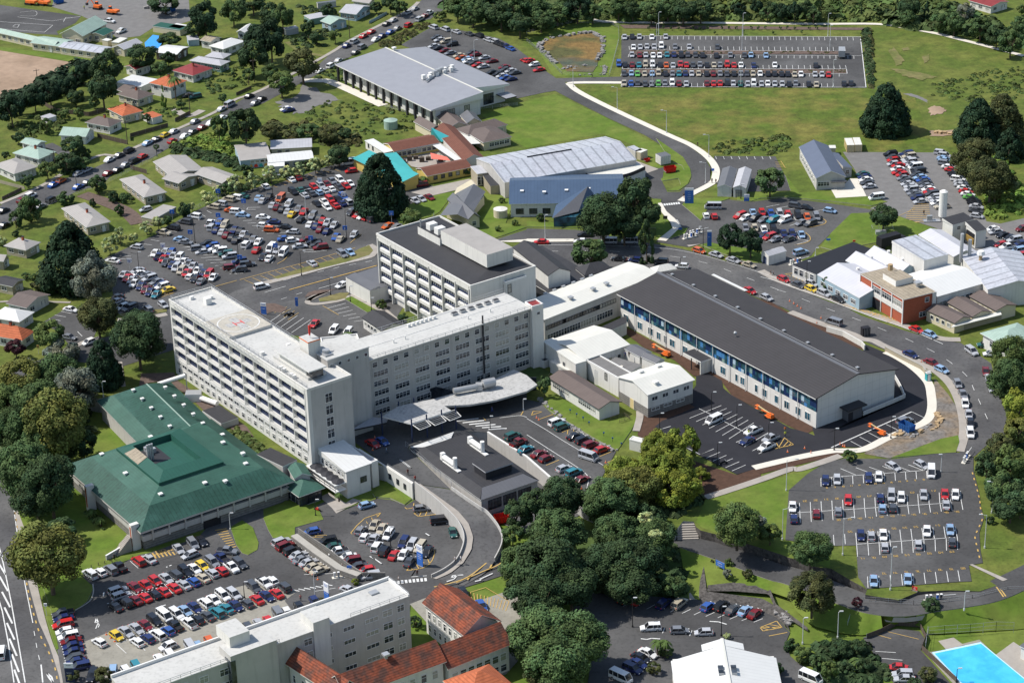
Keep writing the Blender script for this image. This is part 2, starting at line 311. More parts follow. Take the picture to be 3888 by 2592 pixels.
def frame3(s,ze,zb,oh):
    p=GP(s,ze);u=p[1]-p[0];u.z=0;v=p[2]-p[0];v.z=0;Lu=u.length;u.normalize();w=Vector((-u.y,u.x,0));Lv=abs(v.dot(w))
    if v.dot(w)<0:w=-w;
    if Lv>Lu*1.15 or (v.length>Lu*1.15):
        L2=v.length;w=v.normalized();u2=Vector((w.y,-w.x,0));Lu=abs((p[1]-p[0]).dot(u2));u=u2;Lv=L2
    o=p[0]+u*oh+w*oh; return Vector((o.x,o.y,zb)),math.atan2(u.y,u.x),Lu-2*oh,Lv-2*oh
def gable_roof(b,x0,x1,y0,y1,ze,h,m,axis='u',t=.18,trim=None,gm=None):
    tr=trim or M['trimw']
    if axis=='u':
        ym=(y0+y1)/2;R0=(x0,ym,ze+h);R1=(x1,ym,ze+h)
        b.face([(x0,y0,ze),(x1,y0,ze),R1,R0],m);b.face([(x1,y1,ze),(x0,y1,ze),R0,R1],m)
        b.face([(x0,y0,ze),R0,(x0,y1,ze)],gm or tr);b.face([(x1,y0,ze),(x1,y1,ze),R1],gm or tr)
    else:
        xm=(x0+x1)/2;R0=(xm,y0,ze+h);R1=(xm,y1,ze+h)
        b.face([(x0,y1,ze),(x0,y0,ze),R0,R1],m);b.face([(x1,y0,ze),(x1,y1,ze),R1,R0],m)
        b.face([(x0,y0,ze),(x1,y0,ze),R0],gm or tr);b.face([(x1,y1,ze),(x0,y1,ze),R1],gm or tr)
    b.box(x0,x1,y0,y1,ze-t,ze-.004,tr)
def hip_roof(b,x0,x1,y0,y1,ze,h,m,t=.18,trim=None):
    Lx,Ly=x1-x0,y1-y0;k=min(Lx,Ly)/2*.999
    if Lx>=Ly:R0,R1=(x0+k,(y0+y1)/2,ze+h),(x1-k,(y0+y1)/2,ze+h)
    else:R0,R1=((x0+x1)/2,y0+k,ze+h),((x0+x1)/2,y1-k,ze+h)
    A,B,Cc,D=(x0,y0,ze),(x1,y0,ze),(x1,y1,ze),(x0,y1,ze)
    if Lx>=Ly:b.face([A,B,R1,R0],m);b.face([Cc,D,R0,R1],m);b.face([D,A,R0],m);b.face([B,Cc,R1],m)
    else:b.face([A,B,R0],m);b.face([B,Cc,R1,R0],m);b.face([Cc,D,R1],m);b.face([D,A,R0,R1],m)
    b.box(x0,x1,y0,y1,ze-t,ze-.004,trim or M['trimw'])
    rc=M['trimw']
def house(name,label,s,ze=2.7,zb=0.,roof='gable',h=1.4,axis='u',wm='wallw',rm='rlgrey',oh=.45,cat='house',wins='auto',group=None,chim=False,trim=None,ridge=None,doors=()):
    o,rz,Lu,Lv=frame3(s,ze,zb,oh);H=ze-zb;wmm=M[wm];t=empty(name,o,rz,label,cat,group)
    b=MB();b.box(0,Lu,0,Lv,-.3,H-.19,wmm)
    if roof=='gable':
        if axis=='u':
            hh=h*(Lv/(Lv+2*oh))
            for x in (.01,Lu-.01):b.face([(x,0,H-.2),(x,Lv/2,H-.02+hh),(x,Lv,H-.2)] if x<1 else [(x,0,H-.2),(x,Lv,H-.2),(x,Lv/2,H-.02+hh)],wmm)
        else:
            hh=h*(Lu/(Lu+2*oh))
            for y in (.01,Lv-.01):b.face([(0,y,H-.2),(Lu,y,H-.2),(Lu/2,y,H-.02+hh)] if y<1 else [(Lu,y,H-.2),(0,y,H-.2),(Lu/2,y,H-.02+hh)],wmm)
    b.build('wall',t)
    r=MB();rmm=M[rm];tr=trim
    if roof=='gable':
        r2=r;x0,x1,y0,y1=-oh,Lu+oh,-oh,Lv+oh;tt=.16;trm=tr or M['trimw']
        if axis=='u':prof=[(y0,H),((y0+y1)/2,H+h),(y1,H)];ext=[('x',x0),('x',x1)]
        else:prof=[(x0,H),((x0+x1)/2,H+h),(x1,H)]
        def pt(a,q,z): return (a,q,z) if axis=='u' else (q,a,z)
        a0,a1=(x0,x1) if axis=='u' else (y0,y1)
        for i in (0,1):
            (q0,z0),(q1,z1)=prof[i],prof[i+1]
            top=[pt(a0,q0,z0),pt(a1,q0,z0),pt(a1,q1,z1),pt(a0,q1,z1)]
            if axis!='u':top=top[::-1]
            r.face(top,rmm);bot=[(p[0],p[1],p[2]-tt) for p in top][::-1];r.face(bot,trm)
            for aa in (a0,a1):
                e=[pt(aa,q0,z0-tt),pt(aa,q1,z1-tt),pt(aa,q1,z1+.01),pt(aa,q0,z0+.01)];r.face(e,trm)
        for q,z in (prof[0],prof[2]):r.face([pt(a0,q,z-tt),pt(a1,q,z-tt),pt(a1,q,z+.01),pt(a0,q,z+.01)],trm)
        ro=r.build('roof',t)
        if ridge:rr=MB();rr.tube(pt(a0,prof[1][0],H+h+.03),pt(a1,prof[1][0],H+h+.03),.16,M[ridge],n=6);rr.build('ridge_cap',ro)
    elif roof=='hip':
        hip_roof(r,-oh,Lu+oh,-oh,Lv+oh,H,h,rmm,trim=tr);ro=r.build('roof',t)
    elif roof=='flat':
        r.box(-oh,Lu+oh,-oh,Lv+oh,H-.19,H,tr or M['trimw'],rmm)
        if h>0:
            for a in ((-oh,Lu+oh,-oh,-oh+.25),(-oh,Lu+oh,Lv+oh-.25,Lv+oh),(-oh,-oh+.25,-oh+.25,Lv+oh-.25),(Lu+oh-.25,Lu+oh,-oh+.25,Lv+oh-.25)):r.box(*a,H+.002,H+h,tr or M['trimw'])
        ro=r.build('roof',t)
    elif roof=='shed':
        x0,x1,y0,y1=-oh,Lu+oh,-oh,Lv+oh
        z=[H,H,H+h,H+h] if axis=='u' else [H,H+h,H+h,H]
        if axis=='-u':z=[H+h,H+h,H,H]
        if axis=='-v':z=[H+h,H,H,H+h]
        P=[(x0,y0,z[0]),(x1,y0,z[1]),(x1,y1,z[2]),(x0,y1,z[3])];r.face(P,rmm)
        Q=[(p[0],p[1],H-.18) for p in P]
        for i in range(4):j=(i+1)%4;r.face([Q[i],Q[j],P[j],P[i]],tr or wmm)
        r.face(Q[::-1],tr or wmm);ro=r.build('roof',t)
    if chim:c=MB();c.box(Lu*.45,Lu*.45+.6,Lv*.4,Lv*.4+.6,H,H+h+1.,M['brick']);c.box(Lu*.45-.05,Lu*.45+.65,Lv*.4-.05,Lv*.4+.65,H+h+1.,H+h+1.12,M['trimd']);c.build('chimney',ro)
    if wins=='auto':
        for sd,L in (('f',Lu),('l',Lv)):
            n=max(1,int(L/3.2))
            for i in range(n):window(t,sd,L*(i+.5)/n,1.0 if H<4 else H-1.9,min(1.7,L/n*.55),1.15,'w',Lu,Lv)
        door(t,'f',min(Lu*.5+(Lu/max(1,int(Lu/3.2)))*.5,Lu-.8),.05,.9,2.0,M['trimw'],Lu,Lv)
    else:
        for (sd,n,a,bb,z,w,hh,st) in (wins or ()):
            L=Lu if sd in 'fb' else Lv
            for i in range(n):window(t,sd,L*(a+(bb-a)*(i+.5)/n),z,w,hh,st,Lu,Lv)
    for (sd,fr,w,hh,mm) in doors:door(t,sd,(Lu if sd in 'fb' else Lv)*fr,.05,w,hh,M[mm],Lu,Lv)
    t['_L']=(Lu,Lv,H); return t,Lu,Lv,H
# ---------------------------------------------------------------- GROUND: upper level z=0, lower level z=-4
LO=-4.
b=MB();b.face([(-900,250,LO-.02),(900,250,LO-.02),(900,640,LO-.02),(-900,640,LO-.02)],M['lawn']);tag(b.build('lower_ground'),kind='structure')
UP=GP('P 200,1478 312,1500 375,1513 594,1473 700,1560 1000,1740 1110,1795 1178,1777 1250,1719 1469,1772 1567,1835 C1 1590,1360 1240,1010 1250,985 1640,858 1900,872 1910,885 2238,1092 C2 270,1325 480,1480 P 2400,1990 2560,2020 E2 1330,190 1420,195 1440,240 1480,270 1600,300 1700,335 1930,400 2100,450 2240,505 E3 330,520 470,580 600,595 760,690 870,750 905,775 890,815 1170,862 1340,792 1600,777 1860,787 2100,707 2240,625 P 4200,1930')
UP=[Vector((-1500,UP[0].y+60,0)),Vector((-300,UP[0].y+25,0))]+UP+[Vector((2000,440,0)),Vector((2000,2600,0)),Vector((-1500,2600,0))]
b=MB();b.cap([(p.x,p.y) for p in UP],0.,M['grass'])
for i in range(len(UP)):
    p,q=UP[i],UP[(i+1)%len(UP)]
    b.face([(p.x,p.y,LO-.1),(q.x,q.y,LO-.1),(q.x,q.y,0),(p.x,p.y,0)],M['wallg'] if 10<i<20 else M['stone'] if i>24 else M['wallg'])
tag(b.build('ground'),kind='structure')
# ---- grass and field tones (real colour patches of the turf)
sheet('field','A2 240,775 420,720 800,750 A3 900,755 1200,760 1450,900 1650,1150 1000,1290 700,1290 200,1290 A2 2110,1320 1600,1315 1540,1340 1400,1250 780,950',M['field'])
sheet('field','A1 2240,860 A2 240,800 700,1015 1200,1275 1330,1360 1380,1480 1150,1530 900,1230 640,1140 0,1260 A1 2100,1180 1860,980',M['lawn'])
sheet('field','A3 985,215 2240,500 2240,1300 1480,1290 1300,800 900,750',M['grass'])
sheet('field','A1 600,860 1000,900 1280,1010 1270,1150 850,1200 420,1200 200,1000 0,950',M['grass'])
for s in ('A3 1080,420 1130,410 1240,530 1150,560','A3 1370,480 1430,465 1440,520 1390,540','A3 1200,415 1250,405 1280,430 1210,435','A3 1100,590 1250,600 1520,660 1400,690 1200,650','A3 1420,930 1490,900 1590,940 1560,965 1440,990','A3 1440,1110 1640,1110 1660,1160 1440,1160'):sheet('bare_soil',s,M['soilp'] if 'A3 14' in s else M['dryg'],lift=.16)
sheet('tall_grass','A3 1480,690 1950,600 2240,540 2240,830 1900,900 1500,840 1350,740',M['grass_dark'],lift=.012)
sheet('gravel_path','A3 1210,800 1300,800 1420,850 1430,880 1340,840',M['gravel'])
sheet('bare_field','A0 -400,420 0,425 600,530 640,560 540,640 300,760 0,850 -400,980',M['soilp'])
sheet('playground','A0 -500,20 0,45 470,110 690,140 640,200 480,270 500,300 300,290 0,262 -500,240',M['asph'])
sheet('gravel_yard','A0 480,-60 1600,-60 1620,180 1500,215 1300,240 1190,310 1000,330 880,230 700,140 440,60',M['gravel'])
sheet('verge','A0 -400,380 0,400 900,520 1050,540 1050,560 600,530 0,432 -400,420',M['lawn'],lift=.1)
sheet('pond_bank','A2 0,310 110,250 400,200 700,205 780,245 790,330 730,560 700,660 440,655 230,650 90,420',M['lawn'])
sheet('pond_bed','A2 110,360 260,310 560,280 640,310 650,430 620,520 480,550 270,545 180,480',M['mud'])
sheet('pond_water','A2 250,500 400,490 600,520 620,430 600,560 560,620 340,610',M['water'],lift=.17)
# ---- streets
sheet('street','A1 1350,-60 1350,0 1180,130 950,245 780,345 560,470 430,590 A0 2100,820 1850,985 1550,1095 1200,1245 900,1385 640,1500 B0 400,200 280,270 0,405 -300,540 -300,740 0,595 300,445 480,375 640,290 A0 880,1560 960,1480 1290,1345 1470,1240 1560,1175 1800,1060 2000,960 2240,880 A1 560,580 740,485 940,370 1130,270 1290,190 1420,165 1540,80 1640,0 1700,-60',M['asphg'])
sheet('car_park','B0 880,860 1100,755 1330,650 1420,590 1600,480 1900,340 2240,235 B1 0,262 190,195 330,150 600,50 720,10 850,100 1240,250 1440,235 1460,330 1230,400 1090,470 1170,580 1010,650 965,700 1200,1250 1000,1568 C1 700,100 C0 2000,0 1400,200 1000,330 560,260 0,480 -200,560 -200,470 0,390 590,160 760,100 B0 1360,1420 1000,1320 960,1150 940,900',M['asph'])
sheet('car_park','B0 530,1300 720,1285 840,1420 780,1568 600,1600 480,1470 360,1400',M['asph'])
sheet('road','B1 965,880 400,960 0,1060 B0 2240,1060 2000,1130 1700,1300 B1 -500,1500 100,1240 400,1180 960,1110',M['asphg'])
sheet('road','B1 2240,700 B2 0,718 940,712 1110,735 1300,770 1500,820 1700,880 1930,940 2060,1000 B3 130,1050 400,1150 600,1230 700,1255 850,1340 1200,1460 1500,1550 C3 1700,115 1960,290 2010,500 2080,700 2130,870 1950,960 1820,1080 1810,1080 1690,1055 1750,900 1720,700 1640,520 1530,400 1340,280 1090,190 900,110 B3 850,1530 600,1420 260,1310 100,1230 B2 2240,1300 1500,1000 900,960 0,900 B1 1900,860',M['asphg'])
sheet('drop_off_lane','B1 1990,690 2240,610 B2 0,600 410,612 700,640 700,692 0,692 B1 2140,705 1960,720',M['asph'])
sheet('footpath','B1 1970,712 2240,694 B2 0,690 400,690 400,714 0,718 B1 2100,718',M['pathn'],lift=.16)
sheet('car_park','B2 1010,110 1170,80 1150,200 1195,290 1300,290 1400,200 1400,0 A2 1395,1450 1330,1350 1520,1350 1570,1450 B2 1560,0 1560,170 1500,260 1400,310 1320,395 1480,530 1560,400 1720,355 1880,378 2100,350 B3 200,340 600,390 940,440 1180,490 920,470 770,475 600,640 480,760 430,830 270,900 330,960 460,1060 600,1200 130,1050 B2 2060,1000 1480,730 1370,760 1100,715 1220,520 1140,380 1000,300',M['asph'])
sheet('access_road','A2 240,775 400,860 700,1010 1000,1150 1200,1270 1330,1350 1390,1440 1400,1520 1380,1568 1560,1568 1560,1430 1520,1350 1400,1260 1210,1165 780,960 450,780 320,700 420,700 803,700 803,655 250,668 160,610 100,640',M['asph'])
sheet('car_park','A2 805,305 A3 0,312 848,318 897,748 A2 803,745',M['asph'])
sheet('gravel_car_park','A3 700,1295 1500,1300 1610,1340 B3 1640,0 1760,200 1880,420 1920,540 2040,560 2300,500 2300,950 1900,900 1650,700 1500,600 1180,500 930,430 1080,375 900,330 800,100 A3 770,1400',M['gravel'])
sheet('car_park','A2 1590,1330 2115,1332 B3 270,280 B2 2200,280 1900,290 1620,240',M['asph'])
sheet('car_park','A1 1170,385 1400,250 1480,230 1700,265 2000,330 2150,410 2240,480 A2 165,610 250,668 240,775 150,790 A1 2160,840 1900,700 1500,500',M['asph'])
sheet('gravel_patch','A1 330,700 700,850 600,870 300,970 180,950 100,870 300,800',M['gravel'])
sheet('depot_yard','B2 860,130 1010,60 1120,90 1150,200 1195,290 1080,350 900,250',M['asph'])
sheet('concrete_apron','A2 930,1370 1120,1440 1010,1480 B2 900,60',M['path'])
sheet('access_road','B1 1750,180 1880,220 1400,330 1240,290 1420,250',M['path'])
sheet('bare_soil','C2 780,-10 880,0 1100,120 1600,330 2240,600 C3 470,850 390,890 C2 2240,830 1740,560 1660,450 1500,400 1420,400 1250,260 1000,160',M['soil'])
sheet('bare_soil','B3 -300,1120 100,1232 260,1325 600,1440 850,1545 C3 880,180 560,60 B3 200,1560 -200,1350',M['soil'])
sheet('bare_soil','C2 1400,500 1500,550 1340,600 1430,665 1300,720 1150,790 1090,1010 1785,1240 1920,1195 2240,1110 C3 700,1040 730,1050 620,1080 250,1170 0,1230 C2 1990,1270 1700,1400 1500,1450 940,900 1000,720 1030,700',M['soil'])
sheet('new_car_park','C2 1330,600 1440,480 1440,400 1540,370 1660,440 1670,500 1740,560 2240,840 C3 400,882 460,905 560,890 1200,560 1210,600 1100,350 880,180 890,130 1060,200 1250,290 1400,420 1440,650 1395,765 1290,820 1090,895 860,1005 700,1002 600,1018 0,1160 C2 1920,1195 1785,1235 1300,990 1090,830 1150,780 1300,720 1430,665',M['asphn'])
sheet('new_asphalt','C3 440,850 460,907 560,892 1205,568 1215,605 1100,345 880,180 500,300',M['asphn'])
rib('footpath','C2 1520,1430 1700,1375 2000,1275 2240,1190 C3 330,1190 520,1130 680,1075',2.2,M['path'])
rib('footpath','C3 -60,1180 300,1095 600,1038 700,1035 880,1022 1100,915 1300,838 1415,775 1455,680 1450,560 1420,450 1300,330 1150,235 1060,195',2.3,M['pathn'],lift=.16)
rib('footpath','B3 250,1310 500,1405 780,1500 860,1540 C3 960,100 1060,150 1330,270 1520,380 1640,510 1710,690 1730,880 1690,1040',2.4,M['path'],lift=.15)
rib('footpath','B3 0,960 150,1040 400,1130 600,1200 830,1290 1000,1350 1200,1420 1500,1530 C3 1700,90',2.6,M['path'],lift=.14)
sheet('gravel_bank','C3 880,1060 1100,1100 1130,1090 1400,980 1690,905 1690,700 1600,560 1480,420 1470,560 1440,750 1200,840 1000,930',M['spoil'],lift=.11)
sheet('lawn','C3 1110,1095 1400,985 1530,935 1680,905 1690,960 1660,1050 1500,1060',M['lawn'],lift=.2,thick=.2)
sheet('lawn','B3 210,150 330,300 620,280 900,330 1080,375 940,410 600,370 200,335 0,345 B2 1900,372 1790,360 1790,295 2190,290 B3 255,285',M['lawn'],lift=.19,thick=.2)
sheet('lawn','B3 770,475 920,470 1180,500 1500,620 1520,640 1000,720 620,790 510,760 600,640',M['lawn'],lift=.2,thick=.2)
sheet('lawn','B2 1480,740 1560,720 1640,740 2000,790 2000,900 1880,890 1700,830',M['lawn'],lift=.2,thick=.2)
sheet('lawn','B2 1320,400 1480,535 1560,400 1720,350 1720,340 1400,345',M['lawn'],lift=.2,thick=.2)
sheet('lawn','A2 1100,1180 1330,1340 1390,1440 1400,1500 1370,1568 B2 1290,280 1200,280 1310,230 1290,175 1150,200 1140,180 A2 1340,1450 1320,1410 1230,1380',M['lawn'],lift=.2,thick=.2)
sheet('lawn','B2 1090,350 1145,355 1140,390 1110,470 1210,530 1240,600 1190,700 1100,700 1100,600 0,590 0,540 400,560',M['lawn'],lift=.19,thick=.15)
sheet('lawn','B2 1190,700 1240,600 1370,600 1340,650',M['lawn'],lift=.21,thick=.2)
sheet('footpath','B2 1115,390 1145,385 1190,460 1260,520 1310,590 1240,610 1230,560 1150,470',M['pathn'],lift=.23,thick=.2);sheet('footpath','B2 1240,600 1300,600 1185,712 1110,702',M['pathn'],lift=.235)
sheet('lawn','B1 1240,400 1460,320 1560,300 1620,300 1500,460 1440,500 1160,560 1100,480',M['lawn'],lift=.19,thick=.15);sheet('lawn','B1 1860,300 2080,330 2120,400 2060,560 2240,590 1960,690 1780,610',M['lawn'],lift=.19,thick=.15)
sheet('verge','B1 75,1020 330,940 700,835 830,770 900,745 935,790 900,830 700,890 350,975 120,1030',M['dryg'],lift=.2,thick=.2);rib('footpath','B1 -20,1075 200,1020 330,985 600,910 870,850 930,820 940,770 900,742',2.3,M['path'],lift=.17)
sheet('verge','B1 470,1200 650,1150 730,1150 700,1195 620,1215 480,1225',M['dryg'],lift=.2,thick=.2);rib('footpath','B1 380,1215 430,1180 560,1130 B1 380,1215 430,1245 600,1225 690,1200 760,1170',1.6,M['path'],lift=.18)
sheet('lawn','B1 690,1200 750,1180 970,1300 880,1315',M['lawn'],lift=.2,thick=.2);rib('footpath','B1 740,1165 850,1220 1000,1290 1100,1370 1200,1400',2.8,M['path'],lift=.15)
sheet('verge','B0 1020,1330 1220,1290 1420,1290 1420,1310 1250,1340 1050,1350',M['dryg'],lift=.2,thick=.2);rib('footpath','B0 1000,1380 1200,1370 1420,1330',2.2,M['path'],lift=.16)
sheet('island','B1 -10,1245 40,1240 100,1240 180,1270 200,1290 150,1320 80,1310 20,1330 -30,1330',M['mulch'],lift=.2,thick=.2);sheet('island','B1 350,1190 380,1150 440,1130 620,1118 540,1140 460,1160',M['mulch'],lift=.2,thick=.15)
rib('footpath','B0 0,390 350,240 620,85 850,-20 A0 1000,1320 1230,1220 1600,1060 1840,950 2000,850 2240,760 A1 560,460 750,340 1200,110 1320,20',1.6,M['path'],lift=.13)
rib('footpath','C0 -60,370 130,310 270,255',3.,M['path'],lift=.15);rib('footpath','C0 610,160 720,110 860,70',1.8,M['path'],lift=.15)
rib('footpath','A2 520,160 640,185 900,196 1500,198 A3 0,203 500,208 980,208 1200,235 1500,290 1700,340 1900,390 2240,480',2.2,M['pathn'],lift=.15);rib('footpath','A2 810,707 400,708 380,735 470,800 760,945 1200,1150 1400,1240 1540,1340 1605,1430 B2 1605,160 1570,220 1400,310 1310,370',2.4,M['pathn'],lift=.17)
rib('footpath','A1 340,690 480,690 600,710 1020,900',4.,M['pathn'],lift=.14);sheet('footpath','B3 600,275 690,250 760,180 830,180 900,330 640,345',M['pathn'],lift=.215)
sheet('footpath','B2 1480,735 1380,760 1360,745',M['path'],lift=.2);rib('footpath','B0 0,1225 70,1220 B0 430,1225 600,1230',1.,M['path'],lift=.13,sm=False)
rib('driveway','B0 700,310 850,360 1000,420 1090,470 1180,560',5.,M['mulch'],lift=.12);rib('driveway','A1 200,360 320,440 520,480',2.,M['dryg'],lift=.12)
rib('driveway','A0 1480,930 1600,990 1720,940',3.,M['path'],lift=.12);rib('driveway','A0 400,1230 500,1280 620,1350',4.,M['asphg'],lift=.12)
sheet('plaza','C1 765,842 1400,560 2240,480 C2 0,600 110,620 180,690 330,830 760,1040 700,1150 560,1400 480,1475 272,1320 C1 2240,1088 1905,878 1640,862 1245,990 1230,1012 1590,1358 1275,1312 1055,1172 770,955',M['asph'])
sheet('lawn','C2 120,600 240,560 640,790 900,740 945,755 890,860 770,1035 560,920 190,690',M['lawn'],lift=.2,thick=.2);sheet('lawn','C1 2180,370 2240,350 C2 0,330 60,300 200,370 160,440 80,440',M['grass_dark'],lift=.2,thick=.2)
rib('footpath','C2 960,700 960,760 930,870',1.8,M['path'],lift=.24)
sheet('footpath','C0 1200,380 1480,370 1500,420 1460,430 1260,460 850,600 1180,500',M['mulch'],lift=.17);rib('footpath','C0 1020,280 1050,490',1.2,M['path'],lift=.15);sheet('garden','C0 1440,470 1600,560 1720,680 2000,870 2240,1020 C1 60,1090 150,1160 60,1120 C0 2100,830 1500,430',M['mulch'],lift=.1)
sheet('car_park','C3 240,1370 400,1230 560,1130 720,1100 1130,1105 1500,1060 1700,1050 1810,1080 1810,1200 1860,1400 E3 1870,60 1900,170 1860,290 1870,450 1890,550 1770,570 1795,705 1600,715 900,770 830,670 810,400 600,405 210,355 235,0',M['asph'])
sheet('lawn','C2 1500,1450 2240,1235 C3 480,1170 400,1225 240,1365 235,1568 E3 210,350 590,410 590,590 420,530 300,500 E2 2240,500 1930,400 1500,250 1440,200 1500,60 1520,0',M['lawn'],lift=.013)
sheet('footpath','E3 1775,565 1800,560 2100,690 2060,705',M['path'],lift=.15)
sheet('car_park','E0 650,950 780,850 790,740 690,670 1000,580 1180,480 1250,470 1680,340 1830,170 2240,0 C1 0,1500 E1 0,150 270,250 510,180 400,90 520,30 640,120 950,0 C1 1080,1450 1210,1500 1500,1320 E1 1900,200 2060,480 2200,600 1900,700 1250,900 1240,1000 900,1500 E0 1000,1800 560,1700 480,1250 440,1000',M['asph'],LO)
sheet('concrete_yard','E0 700,1225 900,1150 1000,1100 1500,960 2000,760 2240,700 E1 80,690 290,790 180,870 250,960 0,1100 E0 1000,1600 800,1500',M['conc'],LO)
sheet('concrete_slab','E0 800,1260 1300,1130 2000,1005 2090,1075 1500,1300 980,1480',M['conc'],LO);sheet('road','C0 -300,700 0,900 60,1330 E0 110,60 150,330 250,760 330,1050 420,1250 500,1500 560,1800 -800,1800 -900,-900',M['asphg'],LO)
rib('footpath','C0 60,1330 100,1500 E0 150,100 230,300 300,640 360,900 400,1060 450,1220 520,1400 540,1568',2.2,M['path'],LO,off=-1.2)
sheet('footpath','E0 130,60 190,50 320,240 300,330 160,320',M['path'],LO,lift=.17);sheet('footpath','E0 905,520 1040,430 1160,360 1180,300 1100,300 1000,400',M['path'],LO,lift=.16)
sheet('lawn','E0 200,0 620,60 700,120 1045,425 900,525 1130,490 1110,520 690,660 800,760 740,880 640,960 440,980 380,800 260,400 150,100',M['lawn'],LO,lift=.2,thick=.2)
sheet('verge','E0 390,1000 440,1000 500,1280 480,1290',M['lawn'],LO,lift=.2,thick=.15);rib('kerb','E0 640,955 760,880 795,800 790,730',.3,M['kerb'],LO,lift=.22)
sheet('lawn','E0 1960,250 2060,190 2150,250 2200,380 2190,440 2110,485 2060,470 2010,400',M['lawn'],LO,lift=.25,thick=.25);sheet('lawn','E1 0,170 190,20 460,75 512,183 270,250 265,350 80,340 40,270',M['lawn'],LO,lift=.25,thick=.25)
sheet('lawn','E1 620,110 960,10 C1 930,1400 1060,1280 1270,1440 1200,1495 1080,1440 960,1430 650,1540',M['lawn'],LO,lift=.25,thick=.25)
sheet('footpath','C1 480,1430 560,1390 700,1480 760,1440 830,1460 620,1568 E1 580,80',M['path'],LO,lift=.16);sheet('footpath','E0 2230,60 2240,140 1850,350 1830,250',M['asph'],LO)
sheet('service_yard','C1 1240,1010 1640,862 1900,872 2240,1100 C2 270,1335 500,1568 E2 0,300 E1 2060,230 1740,0 C1 1590,1370',M['asphg'],LO)
sheet('car_park','E2 400,760 780,840 1050,835 1380,850 1480,870 1800,890 2000,960 E3 10,930 130,1010 250,1140 215,1220 250,1340 330,1410 200,1700 E2 500,1700 560,1300 400,1000',M['asph'],LO)
sheet('car_park','E3 870,1185 1040,1130 1170,1110 1350,1130 1400,1200 1360,1290 1640,1600 1150,1600',M['asph'],LO);sheet('paving','E1 1245,900 1400,840 1750,900 2100,780 2240,900 E2 0,1100 0,1300 E1 2060,1500 1800,1500',M['conc'],LO)
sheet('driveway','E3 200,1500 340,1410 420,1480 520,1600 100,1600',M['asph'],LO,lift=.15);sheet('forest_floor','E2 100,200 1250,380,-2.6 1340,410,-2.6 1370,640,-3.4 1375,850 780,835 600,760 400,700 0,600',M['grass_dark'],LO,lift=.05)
RL='C1 1290,1322,0 1440,1440,-.3 E1 1560,110,-.9 1660,220,-1.5 1705,330,-2.1 1695,430,-2.7 1640,540,-3.2 1540,620,-3.7 1430,675,-3.95'
RR='C1 1600,1365,0 1720,1450,-.3 1840,1530,-.8 E1 1900,130,-1.4 1990,240,-2 2030,340,-2.6 2010,450,-3.1 1900,620,-3.7 1700,740,-3.95'
def band(name,s1,s2,m,n=24,lift=.04,kind='structure'):
    """surface lofted between two 3-D lines"""
    A=GP(s1) if isinstance(s1,str) else s1;B=GP(s2) if isinstance(s2,str) else s2
    def rs(L):
        d=[0];
        for i in range(1,len(L)):d.append(d[-1]+(L[i]-L[i-1]).length)
        out=[]
        for j in range(n+1):
            t=d[-1]*j/n;i=1
            while i<len(L)-1 and d[i]<t:i+=1
            f=(t-d[i-1])/max(1e-6,d[i]-d[i-1]);out.append(L[i-1].lerp(L[i],min(1,f)))
        return out
    A,B=rs(A),rs(B);b=MB();up=Vector((0,0,lift))
    for i in range(n):
        q=[A[i]+up,A[i+1]+up,B[i+1]+up,B[i]+up]
        if (q[1]-q[0]).cross(q[2]-q[0]).z<0:q=q[::-1]
        b.face(q,m)
    o=b.build(name,origin=A[0].copy(),smooth=True);bm=bmesh.new();bm.from_mesh(o.data);bmesh.ops.remove_doubles(bm,verts=bm.verts,dist=.001);bm.to_mesh(o.data);bm.free(); return tag(o,kind=kind)
rl_,rr_=smooth(GP(RL),4),smooth(GP(RR),4);band('ramp_road',rl_,rr_,M['asphg'],32,.1);band('ramp_walk',rl_,'C1 1335,1318,0 1505,1440,-.3 E1 1655,110,-.9 1745,215,-1.5 1785,330,-2.1 1770,440,-2.7 1700,552,-3.2 1590,640,-3.7 1470,690,-3.95',M['path'],32,.22)
RB=GP('E1 2140,600,-3.95 E2 300,420,-3.8 900,335,-3.1 1250,330,-2.4 1500,400,-2.2 1800,505,-2.1 2100,620,-2.0 E3 250,655,-1.9 500,740,-1.6 720,830,-1.25 950,905,-1.0 1200,925,-.8 1450,885,-.6 1700,850,-.4 1950,800,-.15 2200,690,.05 2500,540,.1')
rib('road',RB,7.2,M['asph'],lift=.06,thick=1.5,side=M['kerb'])
rl,rr=rib_pts(smooth(RB,4),7.6);k=[i for i in range(len(rr)) if i>=12]
edge=[p for p in rr[14:]]
band('lawn',edge,'E2 1375,850,-3.9 1480,860,-3.9 1560,770,-3.2 2000,770,-3 2240,850,-3 E3 300,950,-3.3 430,1080,-3.5 700,1150,-3.7 900,1165,-3.8 1040,1125,-3.6 1160,1058,-3.5 1345,1070,-3.5 1410,1155,-3.7 2240,1110,-3.9 2700,1000,-3.9',M['lawn'],40)
sheet('footpath','E2 1345,420,-2.5 1435,440,-2.5 1460,860 1385,870',M['path'],LO,lift=.12);sheet('footpath','E3 630,935,-2.2 690,935,-2.2 730,1145,-3.8 665,1145,-3.8',M['path'],lift=.16)
band('stone_bank','E2 1440,470,-2.5 1500,520,-2.5 1530,790,-3 2000,850,-3 2200,960,-3 E3 200,990,-3','E2 1440,470,-2.55 1465,860,-3.95 1500,880,-3.95 1800,890,-3.95 2000,960,-3.95 E3 130,1010,-3.95 250,1130,-3.95',M['stone'],30,.1)
band('stone_bank','E2 1540,740,-2.9 1760,715,-2.9 2060,750,-2.9 E3 130,900,-2.9 200,950,-2.9 400,1100,-3.4','E2 1535,790,-3.2 1760,790,-3.2 2060,815,-3.2 E3 130,960,-3.2 220,1010,-3.3 400,1130,-3.7',M['stone'],30,.14)
